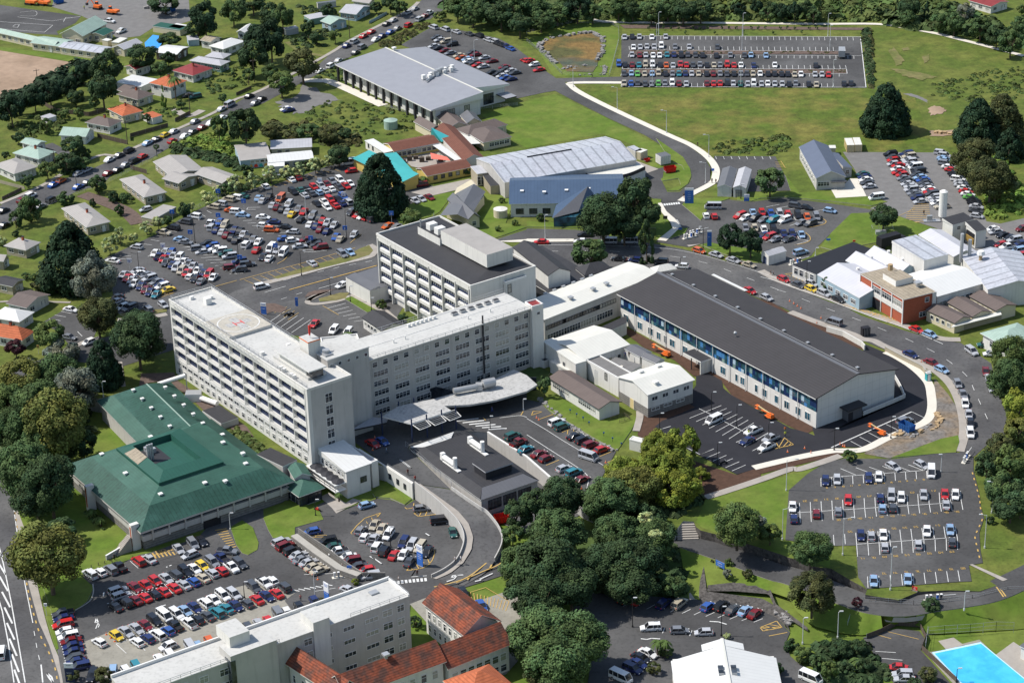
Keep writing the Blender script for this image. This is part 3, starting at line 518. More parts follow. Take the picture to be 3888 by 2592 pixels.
sheet('pool_surround','E3 1400,1310 1560,1290 1700,1240 1860,1200 2240,1560 2600,1900 1800,1900 1660,1600',M['conc'],LO,lift=.1);sheet('footpath','E3 1510,1215 1640,1185 1730,1250 1580,1290',M['path'],LO,lift=.18)
sheet('steps_terrace','E3 2000,1330 2150,1220 2240,1280 2600,1500 2600,1900 2240,1568',M['path'],LO,lift=.13)
pb=MB();q=GP('E3 1458,1315 1870,1228 2640,1860 2000,1900',LO);c=sum(q,Vector())/4
inn=[p.lerp(c,.04) for p in q];b=MB();b.prism([(p.x,p.y) for p in q],LO,LO+.28,M['poolr']);
pool=b.build('pool_rim_wall',origin=q[0].copy());pool.name='swimming_pool';tag(pool,'blue outdoor swimming pool beside the lower right lawn','swimming pool')
w=MB();w.cap([(p.x,p.y) for p in inn],LO+.29,M['pool']);wo=w.build('water',origin=q[0].copy());wo.parent=pool;wo.location=(0,0,0)
# ---- painted markings
mk=MB();my=MB()
def line(b,p,q,w=.16,m=None,lift=.19):
    d=(q-p);d.z=0;n=Vector((-d.y,d.x,0)).normalized()*w/2;up=Vector((0,0,lift));b.face([p-n+up,q-n+up,q+n+up,p+n+up],m)
def L2(s,z=0,w=.16,y=False):
    p=GP(s,z);
    for i in range(0,len(p)-1,2):line(my if y else mk,p[i],p[i+1],w,M['yellow'] if y else M['white'])
def PL(s,z=0,w=.16,y=False,sm=False):
    p=GP(s,z);p=smooth(p,4) if sm else p
    for i in range(len(p)-1):line(my if y else mk,p[i],p[i+1],w,M['yellow'] if y else M['white'])
def dash(s,z=0,on=2.,off=3.,w=.14,y=False,sm=True):
    p=GP(s,z);p=smooth(p,6) if sm else p;acc=0
    for i in range(len(p)-1):
        L=(p[i+1]-p[i]).length;t=0
        while t<L:
            ph=(acc+t)%(on+off);
            if ph<on:
                e=min(L,t+on-ph);line(my if y else mk,p[i].lerp(p[i+1],t/L),p[i].lerp(p[i+1],e/L),w,M['yellow'] if y else M['white']);t=e+1e-3
            else:t+=on+off-ph
        acc+=L
def combs(s0,n,z=0,w=.14,y=False):
    """n+1 bay lines interpolated between first line (p0,p1) and last line (p2,p3)"""
    a,b_,c,d=GP(s0,z)
    for i in range(n+1):t=i/n;line(my if y else mk,a.lerp(c,t),b_.lerp(d,t),w,M['yellow'] if y else M['white'])
combs('A2 808,312 806,340 A3 785,322 789,350',41);PL('A2 808,310 A3 848,318 896,748 A2 803,742',w=.25)
combs('A2 873,428 870,398 A3 720,440 717,408',37);PL('A2 873,430 A3 720,440');combs('A2 868,468 862,492 A3 792,478 794,506',38);PL('A2 865,468 A3 855,480')
combs('A2 812,590 815,560 A3 728,592 722,560',38);PL('A2 812,591 A3 730,592 736,632 A2 806,628',w=.2);combs('A2 806,628 800,650 A3 668,633 668,658',37);combs('A2 803,740 805,712 A3 620,745 618,716',36)
sheet('planting_strip','A2 880,432 A3 660,440 660,466 A2 870,464',M['mulch'],lift=.2);sheet('planting_strip','A2 820,594 A3 726,596 732,628 A2 812,624',M['mulch'],lift=.2)
sheet('planting_strip','A2 790,215 A3 940,240 965,760 920,750 860,260 A2 830,245',M['mulch'],lift=.12)
def zz(x,y): return '%.1f,%.1f'%(3150+x/3.485,1900+y/3.485)
Z=lambda *a:'P '+' '.join(zz(x,y) for x,y in a)
combs(Z((345,432),(357,583),(1510,350),(1533,502)),8);combs(Z((357,583),(370,745),(1690,503),(1693,655)),9);PL(Z((357,583),(1555,500)));L2(Z((1660,350),(1690,503)))
combs(Z((500,1010),(508,1160),(1697,930),(1722,1070)),8);combs('C3 330,1480 E3 334,125 C3 1700,1378 E3 1705,20',15);combs('E3 334,125 338,210 1705,20 1720,100',15);PL('E3 310,125 1630,40')
combs('C3 512,1270 514,1340 1410,1200 1416,1270',10);PL('C3 512,1268 1410,1202');L2('C3 680,1188 810,1243 810,1180 930,1225 922,1175 1050,1220 1035,1168 1160,1215 1150,1163 1270,1210 1255,1155 1380,1203')
combs(Z((50,460),(60,598),(198,447),(207,583)),1)
DG={'0':'abcdef','1':'bc','2':'abged','3':'abgcd','4':'fgbc','5':'afgcd','6':'afgedc','7':'abc','8':'abcdefg','9':'abcdfg'}
SEG={'a':((0,2),(1,2)),'b':((1,2),(1,1)),'c':((1,1),(1,0)),'d':((0,0),(1,0)),'e':((0,0),(0,1)),'f':((0,1),(0,2)),'g':((0,1),(1,1))}
def num(txt,p,z=0,h=.75,flip=1):
    p=G(p,z);x=-.62*len(txt)/2*h/.9
    for ch in txt:
        for sg in DG[ch]:
            (a,b_),(c,d)=SEG[sg];s=h/2
            A=p+Vector((flip*(x+a*.42*h/.9),flip*(b_*s-s),0));B=p+Vector((flip*(x+c*.42*h/.9),flip*(d*s-s),0));line(my,A,B,.1,M['yellow'],.195)
        x+=.62*h/.9
for i in range(12):
    t=i/11;num(str(38+i),tp('P',3150+(120+1570*t)/3.485,1900+(262-108*t)/3.485))
for i in range(9):
    t=i/8;num(str(71-i),tp('P',3150+(435+1188*t)/3.485,1900+(772-90*t)/3.485));num(str(59-i),tp('P',3150+(265+1162*t)/3.485,1900+(418-85*t)/3.485),flip=-1)
for i in range(8):t=i/7;num(str(73+i),tp('P',3150+(720+1040*t)/3.485,1900+(970-68*t)/3.485),flip=-1)
for i in range(13):t=i/12;num(str(33-i),tp('C3',375+1095*t,1465-88*t),flip=-1);num(str(8+i%10),tp('C3',565+820*t,1352-70*t),h=.6)
dash('C3 1800,1220 1860,1440 E3 1865,60 1885,170 1860,240 1825,320 1830,370 1860,500 1865,530',y=True,w=.3,on=1.,off=1.8)
combs('C2 1385,760 1655,652 1720,935 1930,800',6);combs('C2 1350,1005 1475,1068 1590,1020 1475,1070',1);combs('C2 1475,1070 1590,1022 1745,1208 1862,1157',5);L2('C2 1780,965 1990,870 1850,1003 2060,880 1920,1037 2090,950 1972,1062 2120,1000');PL('C2 1465,678 1560,725 C2 1560,725 1840,872');L2('C2 1090,870 1225,828 1150,925 1290,880 1230,975 1380,925 1290,1010 1440,960')
L2('C3 135,970 155,1010 200,930 150,1015 240,950 190,1005 265,970 230,1000',y=True,w=.2);PL('C3 120,1020 280,985 200,925',y=True,w=.2)
PL('C3 600,1010 1285,705',w=.3);combs('C3 765,955 860,1005 1290,708 1395,758',7)
def HH(t,*a): return t+' '+' '.join('%g,%g'%p for p in a)
combs('H1 350,380 460,395 830,75 995,102',4);combs('H1 100,478 270,495 350,380 460,395',2);combs('H2 180,730 340,755 370,640 520,662',1);combs('H2 890,440 920,455 1130,215 1250,275',3)
combs('H1 1110,198 1360,175 2110,752 2240,752',12);combs('H2 450,852 800,832 1460,1408 1700,1395',12);combs('H2 1530,378 1700,370 2110,695 2240,690',7);combs('H4 0,168 210,160 650,690 1240,715',9)
PL('H2 2000,230 1780,235 1760,270 1920,270',w=.15);combs('H2 1290,600 1400,600 1720,985 1840,900',4);combs('H2 2040,180 2200,70 2200,1220 2240,1180',1)
combs('H1 660,450 760,380 1500,940 1600,860',9);combs('H1 200,890 300,800 720,1160 830,1070',6);combs('H3 80,835 330,670 780,1170 840,1120',5);combs('H3 520,630 730,600 1300,560 1390,520',5);combs('H3 930,830 1150,840 1560,880 1600,820',5)
combs('H3 920,1270 1040,1170 1180,1400 1290,1310',3);combs('H3 0,590 40,610 380,450 500,490',3,y=True);combs('H3 480,400 610,460 1280,190 1460,250',6,y=True)
PL('H1 1860,975 2240,870',y=True,w=.2);combs('B1 -160,1040 -60,1085 620,820 700,865',12,y=True);PL('B1 -200,1040 0,985 400,880 780,768',y=True,w=.18)
L2('H1 700,1155 1130,1085 810,1190 1110,1100',y=True);PL('H4 1630,580 1730,500 1830,430',y=True);PL('H4 340,950 450,890 550,790',y=True);PL('H4 810,745 1240,715 1000,735')
L2('B1 220,1125 965,918',w=.35,y=True);dash('B1 0,1035 170,1045 330,990 520,940 700,895 900,850',on=2.5,off=.5);dash('B1 150,1205 270,1168 360,1140',on=2,off=3);dash('B1 460,975 580,948 700,920 930,878',on=2,off=3);L2('B1 10,1148 190,1095 470,1115 640,1065');dash('B2 180,797 255,797 710,797 1260,845 1570,910 1720,965 1990,1068 2190,1145',on=3,off=6)
dash('B2 0,745 410,745 1080,765 1400,810 1640,870 1900,950 2100,1020 2240,1090',on=30,off=.5);dash('B3 140,1125 210,1145 360,1205 580,1290 790,1365 1070,1475',on=3,off=6);dash('C3 1230,82 1460,190 1620,290 1760,410 1820,530 1880,660 1940,790',on=3,off=5)
dash('B3 0,1015 130,1050 320,1120 550,1200 700,1260 990,1370 1210,1440 1400,1520 C3 1550,130',on=30,off=.5,w=.2)
combs('B1 545,1282 700,1240 770,1395 850,1385',5);L2('B1 505,1260 640,1338',y=True);combs('B1 60,1395 180,1310 240,1490 400,1380',4);combs('B1 95,1320 200,1270 210,1380 300,1320',3,y=True)
L2('B0 520,1308 610,1325 467,1340 560,1355 417,1370 515,1388 367,1402 460,1418 660,1480 700,1520')
combs('H5 305,215 340,203 850,265 905,245',5);combs('H5 610,75 745,50 1085,120 1215,98',4);combs('H5 605,430 660,410 900,460 1040,415',2);PL('H5 1190,235 910,205 870,145');PL('H5 1040,415 945,400 905,325');PL('H5 1160,180 1215,215 1200,245 1130,265 1045,282',y=True,sm=True,w=.2);PL('H5 1010,335 1050,370 1055,410 1000,440 900,458',y=True,sm=True,w=.2)
for i in range(8):t=i/7;L2('B2 %g,%g %g,%g'%(1150+140*t,395-15*t,1158+140*t,412-15*t),w=.55)
for i in range(7):t=i/6;L2('B2 %g,%g %g,%g'%(1205+20*t,537+60*t,1285+30*t,533+55*t),w=.5)
combs('A2 1605,1335 1615,1358 2065,1335 2077,1360',7);combs('B2 2105,28 2160,28 2130,90 2200,90',5,y=True);PL('B2 2105,28 2160,28 2200,90 2130,90',y=True)
PL('A3 1170,1310 1260,1440 B3 1300,200 1400,330 1480,430',w=.2);combs('B3 1180,495 1310,435 1270,555 1500,540',1,y=True)
for i in range(10):t=i/9;L2('B3 %g,%g %g,%g'%(1310-130*t if t<.5 else 1245-10*t,398+150*t,1430+20*t,398+150*t),y=True,w=.3)
L2('B3 210,990 305,980',w=.2,y=True);combs('B3 230,1000 205,988 380,1060 400,1030',6,y=True);L2('B3 695,1252 980,1330 945,1345 980,1330 1070,1400 1120,1382',y=True)
dash('C2 0,762 150,850 300,945 450,1035 650,1160',on=40,off=.1);PL('C2 0,900 200,1030 420,1170 510,1240 525,1290 500,1400 470,1568',sm=True);L2('C2 105,770 225,727 300,880 398,838 345,895 350,860 400,870 395,835 505,1040 580,1030 620,1085 718,1045 680,1135 740,1115 165,1160 275,1115',y=True,w=.2);PL('C2 40,735 55,700 130,705 40,735',y=True,w=.2)
for i in range(6):L2('C1 %g,%g %g,%g'%(1640+55*i,785+14*i,1830+48*i,762+17*i),w=.5)
PL('C1 2010,757 2130,742 2190,738 2240,752',sm=True);L2('C1 1870,755 1890,778 2190,735 2210,702',y=True,w=.2);PL('C1 1150,1105 1175,1120 1262,1185 1235,1170 1150,1105',w=.3)
combs('F1 700,1130 900,1260 2000,770 2200,870',7,LO);combs('F1 350,560 480,720 1090,400 1260,550',4,LO);combs('F2 0,780 160,960 900,560 970,670',6,LO);combs('F3 1230,780 1410,945 1600,710 1750,900',1,LO);PL('F3 1230,780 1420,715',LO)
combs('F4 520,1120 640,1145 1130,1030 1225,1045',6,LO,w=.3);combs('F4 900,1150 1280,1090 720,850 1290,830',1,LO)
for i in range(9):L2('E1 %g,%g %g,%g'%(1113+33*i,706-3.4*i,1118+33*i,732-3.2*i),LO,w=.55)
PL('E1 1255,670 1293,612 1255,670 1390,660',LO,.2);PL('E1 1452,755 1700,690 1850,590 1950,500 2000,450',LO+.5,.3,True,True);PL('E1 1640,720 1850,630 2010,560 2075,480',LO+.4,.3,True,True);L2('E1 1735,695 1765,655 1925,600 1975,490',LO+.4,.35,True)
for s in ('E1 1560,710 1620,690 1650,655 1600,680 1610,658 1700,653','E1 1800,708 1860,695 1870,700 1840,690 1950,640','E1 905,495 950,520 925,500 1005,558','E1 1380,300 1412,320'):PL(s,LO+.2,.3)
PL('F5 60,635 180,490 330,350 640,245 570,330',LO,.2,True);combs('F5 60,635 90,655 560,262 580,330',5,LO,y=True);PL('F5 1135,1360 1300,1340 1500,1290 1640,1150 1690,960',LO,.2,True,True);L2('F5 1135,1360 1210,1290 1260,1350 1210,1290 1310,1210 1380,1330 1500,1290 1470,1260 1460,1200 1480,1215 1550,1140 1590,1240',LO,.2,True)
PL('F5 1280,255 1370,315 1790,265',LO,.2,True);L2('F5 1380,315 1420,240 1500,295 1535,225 1280,255 1630,210',LO,.2,True);PL('F5 1105,140 1145,170 1260,150',LO,.2,True);L2('F5 1280,60 1275,110 1415,15 1400,60',LO,.2,True);PL('F4 740,170 1110,150 1140,180 770,195 740,170',LO,.15,True);L2('F4 830,190 860,160 920,185 950,155',LO,.15,True)
combs('E2 820,920 890,880 1930,1055 2005,1025',11,LO);L2('E2 1155,1148 1173,1102 1385,1172 1405,1125',LO);PL('E2 1555,1048 1630,1052 1700,1073',LO,.3);PL('E2 970,1195 1020,1202 1060,1192 1135,1197',LO,.3)
PL('E2 1985,1100 2125,1045 2170,1100 2010,1130 1985,1100 2175,1098',LO,.2,True);L2('E2 2005,1105 2060,1120 2030,1090 2120,1108 2065,1075 2150,1090 2060,1172 2215,1142',LO,.2,True)
L2('E3 1080,1135 1345,1200 975,1158 1110,1195',LO,.15,True);L2('E3 975,1303 1150,1313 1030,1362 1205,1378',LO,.15);L2('E3 2005,755,-.2 2065,840,-.2 2025,752,-.2 2085,835,-.2',0,.3,True)
PL('E0 -10,400 30,560 95,880 160,1250 215,1568',LO,.25);PL('E0 -60,700 20,960 70,1220 120,1568',LO,.25)
for i in range(9):t=i*135;L2('E0 %g,%g %g,%g'%(-45+t*.155,400+t*.98,30+t*.14,515+t*1.02),LO,w=.4)
PL('C0 20,950 70,1340 E0 105,0 150,320 E0 215,740 280,1060',LO,.2);dash('E0 290,1130 320,1300 345,1400',LO);dash('C0 95,1390 E0 120,100 160,330 240,790 300,1030 350,1180 420,1320 470,1450 490,1568',LO,y=True,w=.3,on=1.2,off=2.2)
PL('E0 350,1415 365,1568',LO,.3);PL('E0 400,1490 440,1520 452,1568 420,1530 400,1490',LO,.4);PL('E0 820,1020 835,1055 810,1060 820,1020',LO,.3);PL('E0 815,1110 835,1060 845,1080 835,1100',LO,.2)
L2('E0 1415,585 1460,570 1365,922 1410,908 885,800 880,835 1440,575 1415,590',LO,w=.3)
sheet('hazard_bay','F1 1500,230 1960,60 2240,230 1740,380',M['asph'],LO,lift=.165)
for i in range(8):t=i/7;L2('F1 %g,%g %g,%g'%(1560+600*t,225-25*t if t<.7 else 205+60*(t-.7),1640+560*t,340-105*t if t<.3 else 330-90*t),LO,w=.35,y=True)
for i in range(9):t=i/8;L2('E0 %g,%g %g,%g'%(1830+120*t,275+150*t,1930+80*t,260+150*t),LO,w=.3,y=True)
PL('A0 170,110 300,100 300,140 170,140',w=.12,sm=True);PL('A0 0,190 450,220 380,280 0,250');PL('A0 150,150 440,185 690,145');PL('A0 540,190 560,155 620,155');PL('A0 110,230 130,215 165,215 150,240 110,235')
combs('E1 1760,800 1775,870 2090,880 2060,960',11,LO,y=True);PL('E1 1760,800 1890,760 2090,880',LO,.15,True)
tag(mk.build('road_markings'),kind='structure');tag(my.build('yellow_markings'),kind='structure')
def text(s,body,z,size,dirpx,m,parent=None,thick=.0):
    p=GP(s,z);u=(p[1]-p[0]).normalized();cu=bpy.data.curves.new('writing','FONT');cu.body=body;cu.size=size;cu.extrude=.01;cu.materials.append(m);o=bpy.data.objects.new('painted_writing',cu);link(o);me=bpy.data.meshes.new_from_object(o.evaluated_get(bpy.context.evaluated_depsgraph_get()));bpy.data.objects.remove(o);o=bpy.data.objects.new('painted_writing',me);link(o);o.location=p[0]+Vector((0,0,.2));o.rotation_euler=(0,0,math.atan2(u.y,u.x));tag(o,kind='structure'); return o
text('B3 772,1283 920,1325','LOADING ZONE',0,1.9,None,M['yellow']);text('F1 1640,240 1870,180','NO',LO,1.6,None,M['yellow']);text('F1 1620,300 1880,215','PARKING',LO,1.3,None,M['yellow'])
# ---------------------------------------------------------------- BUILDINGS
def rect(s,ze,zb):
    o,rz,Lu,Lv=frame3(s,ze,zb,0); return o,rz,Lu,Lv
def pt_on(t,x,y,z): return t.matrix_basis@Vector((x,y,z)) if t.parent is None else None
def rail(name,pts,h,m,parent=None,gap=2.2,w=.05):
    b=MB()
    for i in range(len(pts)-1):
        p,q=Vector(pts[i]),Vector(pts[i+1]);L=(q-p).length;n=max(1,int(L/gap))
        for k in range(n+1):a=p.lerp(q,k/n);b.tube(a,a+Vector((0,0,h)),w,m,n=4)
        for hh in (h,h*.5):b.tube(p+Vector((0,0,hh)),q+Vector((0,0,hh)),w,m,n=4)
    return b.build(name,parent)
def vent(b,x,y,z,s=.9,m=None):
    m=m or M['trimw'];b.tube((x,y,z),(x,y,z+s*.6),s*.35,m);b.box(x-s*.55,x+s*.55,y-s*.55,y+s*.55,z+s*.6,z+s*.95,m)
o,rz,Lu,Lv=rect('C1 370,530 M1 860,435 50,100',20.5,0);MBL=empty('ward_block',o,rz,'long white seven storey ward block with navy balcony bays and rooftop helipad','hospital building')
H=20.5;b=MB();b.box(1.,Lu,0,Lv,-4,H,M['wallg']);b.box(.0,.99,0,1.2,-4,H,M['wallw']);b.box(0,.99,Lv-.8,Lv,-4,H,M['wallw']);b.build('wall',MBL)
b=MB();b.box(0.02,1.02,1.21,Lv-.81,-4,4.6,M['wallw']);b.box(-.05,Lu+.05,-.05,Lv+.05,H+.002,H+.25,M['wallw'],M['rflat'])
for a in ((-.1,Lu+.1,-.1,.2),(-.1,.2,.2,Lv-.2),(Lu-.2,Lu+.1,.2,Lv-.2),(-.1,Lu+.1,Lv-.2,Lv+.1)):b.box(*a,H+.252,H+.7,M['wallw'])
b.build('roof',MBL)
nb=11;y0,y1=1.2,Lv-.8;bw=(y1-y0)/nb;fh=(H-5.6)/5;zb0=5.0
fin=MB()
for i in range(nb+1):y=y1-(y1-y0)*i/nb;fin.box(-.12,.99,y-.13,y+.13,zb0-.6,H-.6,M['wallw'])
fin.build('balcony_fin',MBL)
sp=MB();ya,yb=-bw/2+.17,bw/2-.17
sp.prism([(-.12,ya),(.98,ya),(.98,yb),(-.12,yb)],-.55,.0,M['wallw'],None,True);sp.box(-.1,-.04,ya,yb,.45,.52,M['trimw']);sp.box(-.1,-.04,ya,yb,.9,.98,M['trimw'])
spm=sp.mesh('balcony');nv=MB();nv.box(.75,.97,ya,yb,.01,1.25,M['navy']);nv.face([(.92,yb,1.26),(.92,ya,1.26),(.92,ya,fh-.8),(.92,yb,fh-.8)],M['glass']);
for k in range(6):y=ya+(yb-ya)*k/5;nv.box(.85,.91,y-.05,y+.05,1.26,fh-.8,M['trimw'])
nv.box(.8,.97,ya,yb,fh-.8,fh-.56,M['wallw']);nvm=nv.mesh('balcony_window')
for i in range(nb):
    for j in range(5):
        yy=y1-(y1-y0)*(i+.5)/nb;zz_=zb0+fh*j
        q=bpy.data.objects.new('balcony',spm);link(q,MBL);q.location=(0,yy,zz_);r=bpy.data.objects.new('window',nvm);link(r,q)
b=MB();b.box(-.14,.98,1.21,Lv-.81,zb0+5*fh-.55,H-.002,M['wallw']);b.build('fascia',MBL)
for i in range(nb*2):
    yy=y1-(y1-y0)*(i+.5)/nb/2;window(MBL,'l',yy,3.2,bw/2*.72,.9,'w',Lu,Lv).location.x=.0;window(MBL,'l',yy,.9,1.2,1.3,'w',Lu,Lv)
for j in range(5):window(MBL,'f',Lu*.47,3.2+j*3.2,1.9,2.3,'w',Lu,Lv)
b=MB();b.box(2,Lu-3,Lv+.01,Lv+.35,-2,H-1,M['trimd']);b.build('dark_glazing',MBL)
for j in range(5):window(MBL,'b',Lu*.3,3+j*3.2,2,1.6,'d',Lu,Lv)
hp=MB();pc=[(G(p,H+1.)) for p in PX('M1 215,188 330,262 510,205 385,132')];inv=MBL.matrix_basis.inverted() if False else (Matrix.Translation(o)@Matrix.Rotation(rz,4,'Z')).inverted()
pl=[inv@p for p in pc];cx=sum(p.x for p in pl)/4;cy=sum(p.y for p in pl)/4;S=min(Lu*.98,13.5)/2;hx=cx
cx=min(max(cx,S-.4),Lu-S+1.5)
hp.box(cx-S,cx+S,cy-S,cy+S,H+.255,H+1.05,M['rflat'],mat('helipad_deck',(.44,.41,.35),.9,.1,.4,dirt=.2));z=H+1.06
def ring(b,x,y,z,r0,r1,m,n=36):
    for k in range(n):
        a,c=2*math.pi*k/n,2*math.pi*(k+1)/n;b.face([(x+r0*math.cos(a),y+r0*math.sin(a),z),(x+r1*math.cos(a),y+r1*math.sin(a),z),(x+r1*math.cos(c),y+r1*math.sin(c),z),(x+r0*math.cos(c),y+r0*math.sin(c),z)],m)
ring(hp,cx,cy,z+.02,S*.84,S*.89,M['white']);
for a in ((-S*.18,S*.18,-S*.55,S*.55),(-S*.55,-S*.181,-S*.18,S*.18),(S*.181,S*.55,-S*.18,S*.18)):x0,x1,yy0,yy1=a;hp.face([(cx+x0,cy+yy0,z+.03),(cx+x1,cy+yy0,z+.03),(cx+x1,cy+yy1,z+.03),(cx+x0,cy+yy1,z+.03)],M['canopy'])
ho=hp.build('helipad',MBL);hh=MB()
for x0,x1,yy0,yy1 in ((-S*.2,-S*.15,-S*.2,S*.2),(S*.15,S*.2,-S*.2,S*.2),(-S*.149,S*.149,-S*.025,S*.025)):hh.face([(cx+x0,cy+yy0,z+.06),(cx+x1,cy+yy0,z+.06),(cx+x1,cy+yy1,z+.06),(cx+x0,cy+yy1,z+.06)],M['red'])
h_=hh.build('letter_h',ho)
def mtext(body,size,m,ext=.01):
    cu=bpy.data.curves.new('writing','FONT');cu.body=body;cu.size=size;cu.extrude=ext;cu.align_x='CENTER';cu.align_y='CENTER';t=bpy.data.objects.new('tmp',cu);link(t)
    me=bpy.data.meshes.new_from_object(t.evaluated_get(bpy.context.evaluated_depsgraph_get()));me.materials.clear();me.materials.append(m);bpy.data.objects.remove(t); return me
def wtext(body,size,m,parent,loc,rot=(0,0,0),name='lettering'):
    o=bpy.data.objects.new(name,mtext(body,size,m));link(o,parent);o.location=loc;o.rotation_euler=rot; return o
wtext('384',2.,M['white'],ho,(cx-S*.05,cy-S*.68,z+.05))
b=MB();b.box(3.2,Lu-4.2,4.5,21,H+.252,H+.9,M['rflat']);b.box(2.6,7.6,3.,19,H+3.0,H+3.3,M['trimw'],M['rflat']);b.box(3.6,7.3,6,18.6,H+.91,H+2.99,M['wallw']);b.box(3.8,6.8,3.4,5.9,H+.91,H+2.9,M['glass']);b.build('penthouse',MBL)
tw=MB();tw.box(Lu-4,Lu-.6,12.5,16.6,H+.26,H+5.6,M['wallw']);tw.box(Lu-4.05,Lu-.55,12.45,16.65,H+5.602,H+5.9,M['orange'],M['rflat']);tw.tube((Lu-2.2,14.5,H+5.9),(Lu-2.2,14.5,H+9.6),.07,M['polew']);tw.tube((Lu-2.8,14,H+9.5),(Lu-1.6,15,H+9.5),.05,M['polew']);tw.tube((Lu-2.25,14.4,H+9.2),(Lu-2.5,14.1,H+6.8),.35,M['red'],r2=.22);tw.build('lift_tower',MBL)
rail('railing',[(.3,.3,H+.7),(.3,Lv-.3,H+.7),(Lu-.3,Lv-.3,H+.7),(Lu-.3,17,H+.7)],1.,M['steel'],MBL);
fr=MB()
for i in range(22):y=22+i*(Lv-24)/22;fr.tube((-.9,y,H+.6),(.6,y,H+1.1),.05,M['steel'],n=4);fr.tube((-.9,y,H+.6),(-.2,y,H-.6),.05,M['steel'],n=4)
fr.tube((-.9,22,H+.6),(-.9,Lv-2,H+.6),.06,M['steel'],n=4);fr.build('safety_net_frame',MBL)
ac=MB()
for i,(x,y) in enumerate(((Lu-4.5,22),(Lu-3,24),(2,24),(1.2,14),(1.2,12.5),(1.2,9),(1.2,7.8),(9,Lv-6),(5,Lv-3))):ac.box(x-.5,x+.5,y-.4,y+.4,H+.26,H+1.1,M['trimw'])
ac.box(6,7.6,Lv-9,Lv-7.4,H+.26,H+2,M['trimw']);ac.build('rooftop_unit',MBL)
o,rz,Lu2,Lv2=rect('C1 545,268 895,155 455,215',22.6,0);t=empty('lift_core',o,rz,'tall blank grey concrete core block joining the two ward blocks','hospital building')
b=MB();b.box(0,Lu2,0,9.5,-1,22.6,M['wallg']);b.build('wall',t);b=MB();b.box(-.15,Lu2+.15,-.15,9.65,22.602,22.9,M['trimw'],M['rflat']);b.tube((1.5,3,22.9),(1.5,3,24.1),.9,M['steel'],n=12);b.box(.4,2.6,1.5,4.5,22.9,23.3,M['steel']);b.build('roof',t)
for k in range(5):window(t,'f',Lu2*(.08+.21*k),20.6,.8,.8,'w',Lu2,9.5)
WL=GP('C1 900,262 B1 2232,1290',16.8);u=(WL[1]-WL[0]);L=u.length+1.5;rz=math.atan2(u.y,u.x);WH=16.8;WD=11.5
w0=Vector((WL[0].x,WL[0].y,0));t=empty('ward_wing',w0,rz,'long grey six storey wing with rows of metal windows above the curved entrance canopy','hospital building')
b=MB();b.box(0,L,0,WD,-4,WH,M['wallg']);b.build('wall',t);b=MB();b.box(-.3,L+.3,-.7,WD+.3,WH+.002,WH+.3,M['wallw'],M['rflat']);b.box(-.3,L+.3,WD*.5,WD*.5+.12,WH+.302,WH+.4,M['trimw']);b.build('roof',t)
for j in range(5):
    n=8
    for i in range(n):window(t,'f',L*(i+.5)/n,1.2+j*2.62,4.2,1.4,'w',L,WD)
for i in range(16):window(t,'f',L*(i+.5)/16,1.3+5*2.62,1.4,1.35,'w',L,WD)
rail('railing',[(0,-.5,WH+.3),(L,-.5,WH+.3)],.8,M['steel'],t);rail('railing',[(8,WD,WH+.3),(L,WD,WH+.3)],1.4,M['steel'],t,gap=3)
b=MB()
for i in range(6):b.box(L*.62+i*2.6,L*.62+i*2.6+1.6,WD*.7,WD*.7+1.,WH+.3,WH+1.0,M['steel'],M['trimd'])
for i in range(7):b.box(L*.36+i*1.3,L*.36+i*1.3+.8,WD*.82,WD*.82+.5,WH+.3,WH+1.1,M['trimw'])
for x in (.2,.27,.66,.8):b.tube((L*x,WD*.35,WH+.3),(L*x,WD*.35,WH+1.3),.18,M['trimw'])
b.build('rooftop_unit',t);b=MB();b.tube((L*.69,-.35,3),(L*.69,-.35,WH+2.4),.22,M['trimd']);b.tube((L*.69,-.35,-1),(L*.69,-.35,3),.2,M['wallg']);b.build('flue_pipe',t)
t,*_=house('link_block','low white block tucked behind the ward wing and core','C1 500,130 815,95 670,60',13,0,roof='flat',h=.4,oh=0,wm='wallw',rm='rflat',cat='hospital building',wins=[])
t,*_=house('stair_tower','tall cream stair tower with rusty cap at the end of the ward wing','B2 45,1270 140,1245 -40,1235',17.6,0,roof='flat',h=.3,oh=.0,wm='wallw',rm='rred',cat='tower',wins=[('f',1,.2,.9,15.2,.9,.7,'w')])
o,rz,DL,DV=rect('B1 1762,1105 2240,1010 962,660',18.2,0);DL=21.;t=empty('clinical_block',o,rz,'six storey white block with navy window bands and flat charcoal roof','hospital building');DH=18.2
b=MB();b.box(.7,DL,0,DV,-.5,DH,M['wallw']);b.box(0,.69,0,.7,-.5,DH,M['wallw']);b.box(0,.69,DV-.7,DV,-.5,DH,M['wallw']);b.build('wall',t)
b=MB();b.box(.0,DL,0.,DV,DH+.002,DH+.1,M['wallw'],M['rdark'])
for a in ((-.1,DL+.1,-.1,.25),(-.1,.25,.25,DV-.25),(DL-.2,DL+.1,.25,DV-.25),(-.1,DL+.1,DV-.25,DV+.1)):b.box(*a,DH+.102,DH+.75,M['wallw'])
x0,x1=.3,DL-.3;xm=DL/2;zr=DH+1.15
b.face([(x0,.3,DH+.3),(x0,DV-.3,DH+.3),(xm,DV-6,zr),(xm,6,zr)][::-1],M['rdark']);b.face([(x1,.3,DH+.3),(xm,6,zr),(xm,DV-6,zr),(x1,DV-.3,DH+.3)][::-1],M['rdark']);b.face([(x0,.3,DH+.3),(xm,6,zr),(x1,.3,DH+.3)][::-1],M['rdark']);b.face([(x0,DV-.3,DH+.3),(x1,DV-.3,DH+.3),(xm,DV-6,zr)][::-1],M['rdark'])
b.build('roof',t);nb=7;dw=(DV-1.4)/nb;fh=2.95
f=MB()
for i in range(nb+1):y=.7+dw*i;f.box(-.3,.69,y-.14,y+.14,-.3,DH-.4,M['wallw'])
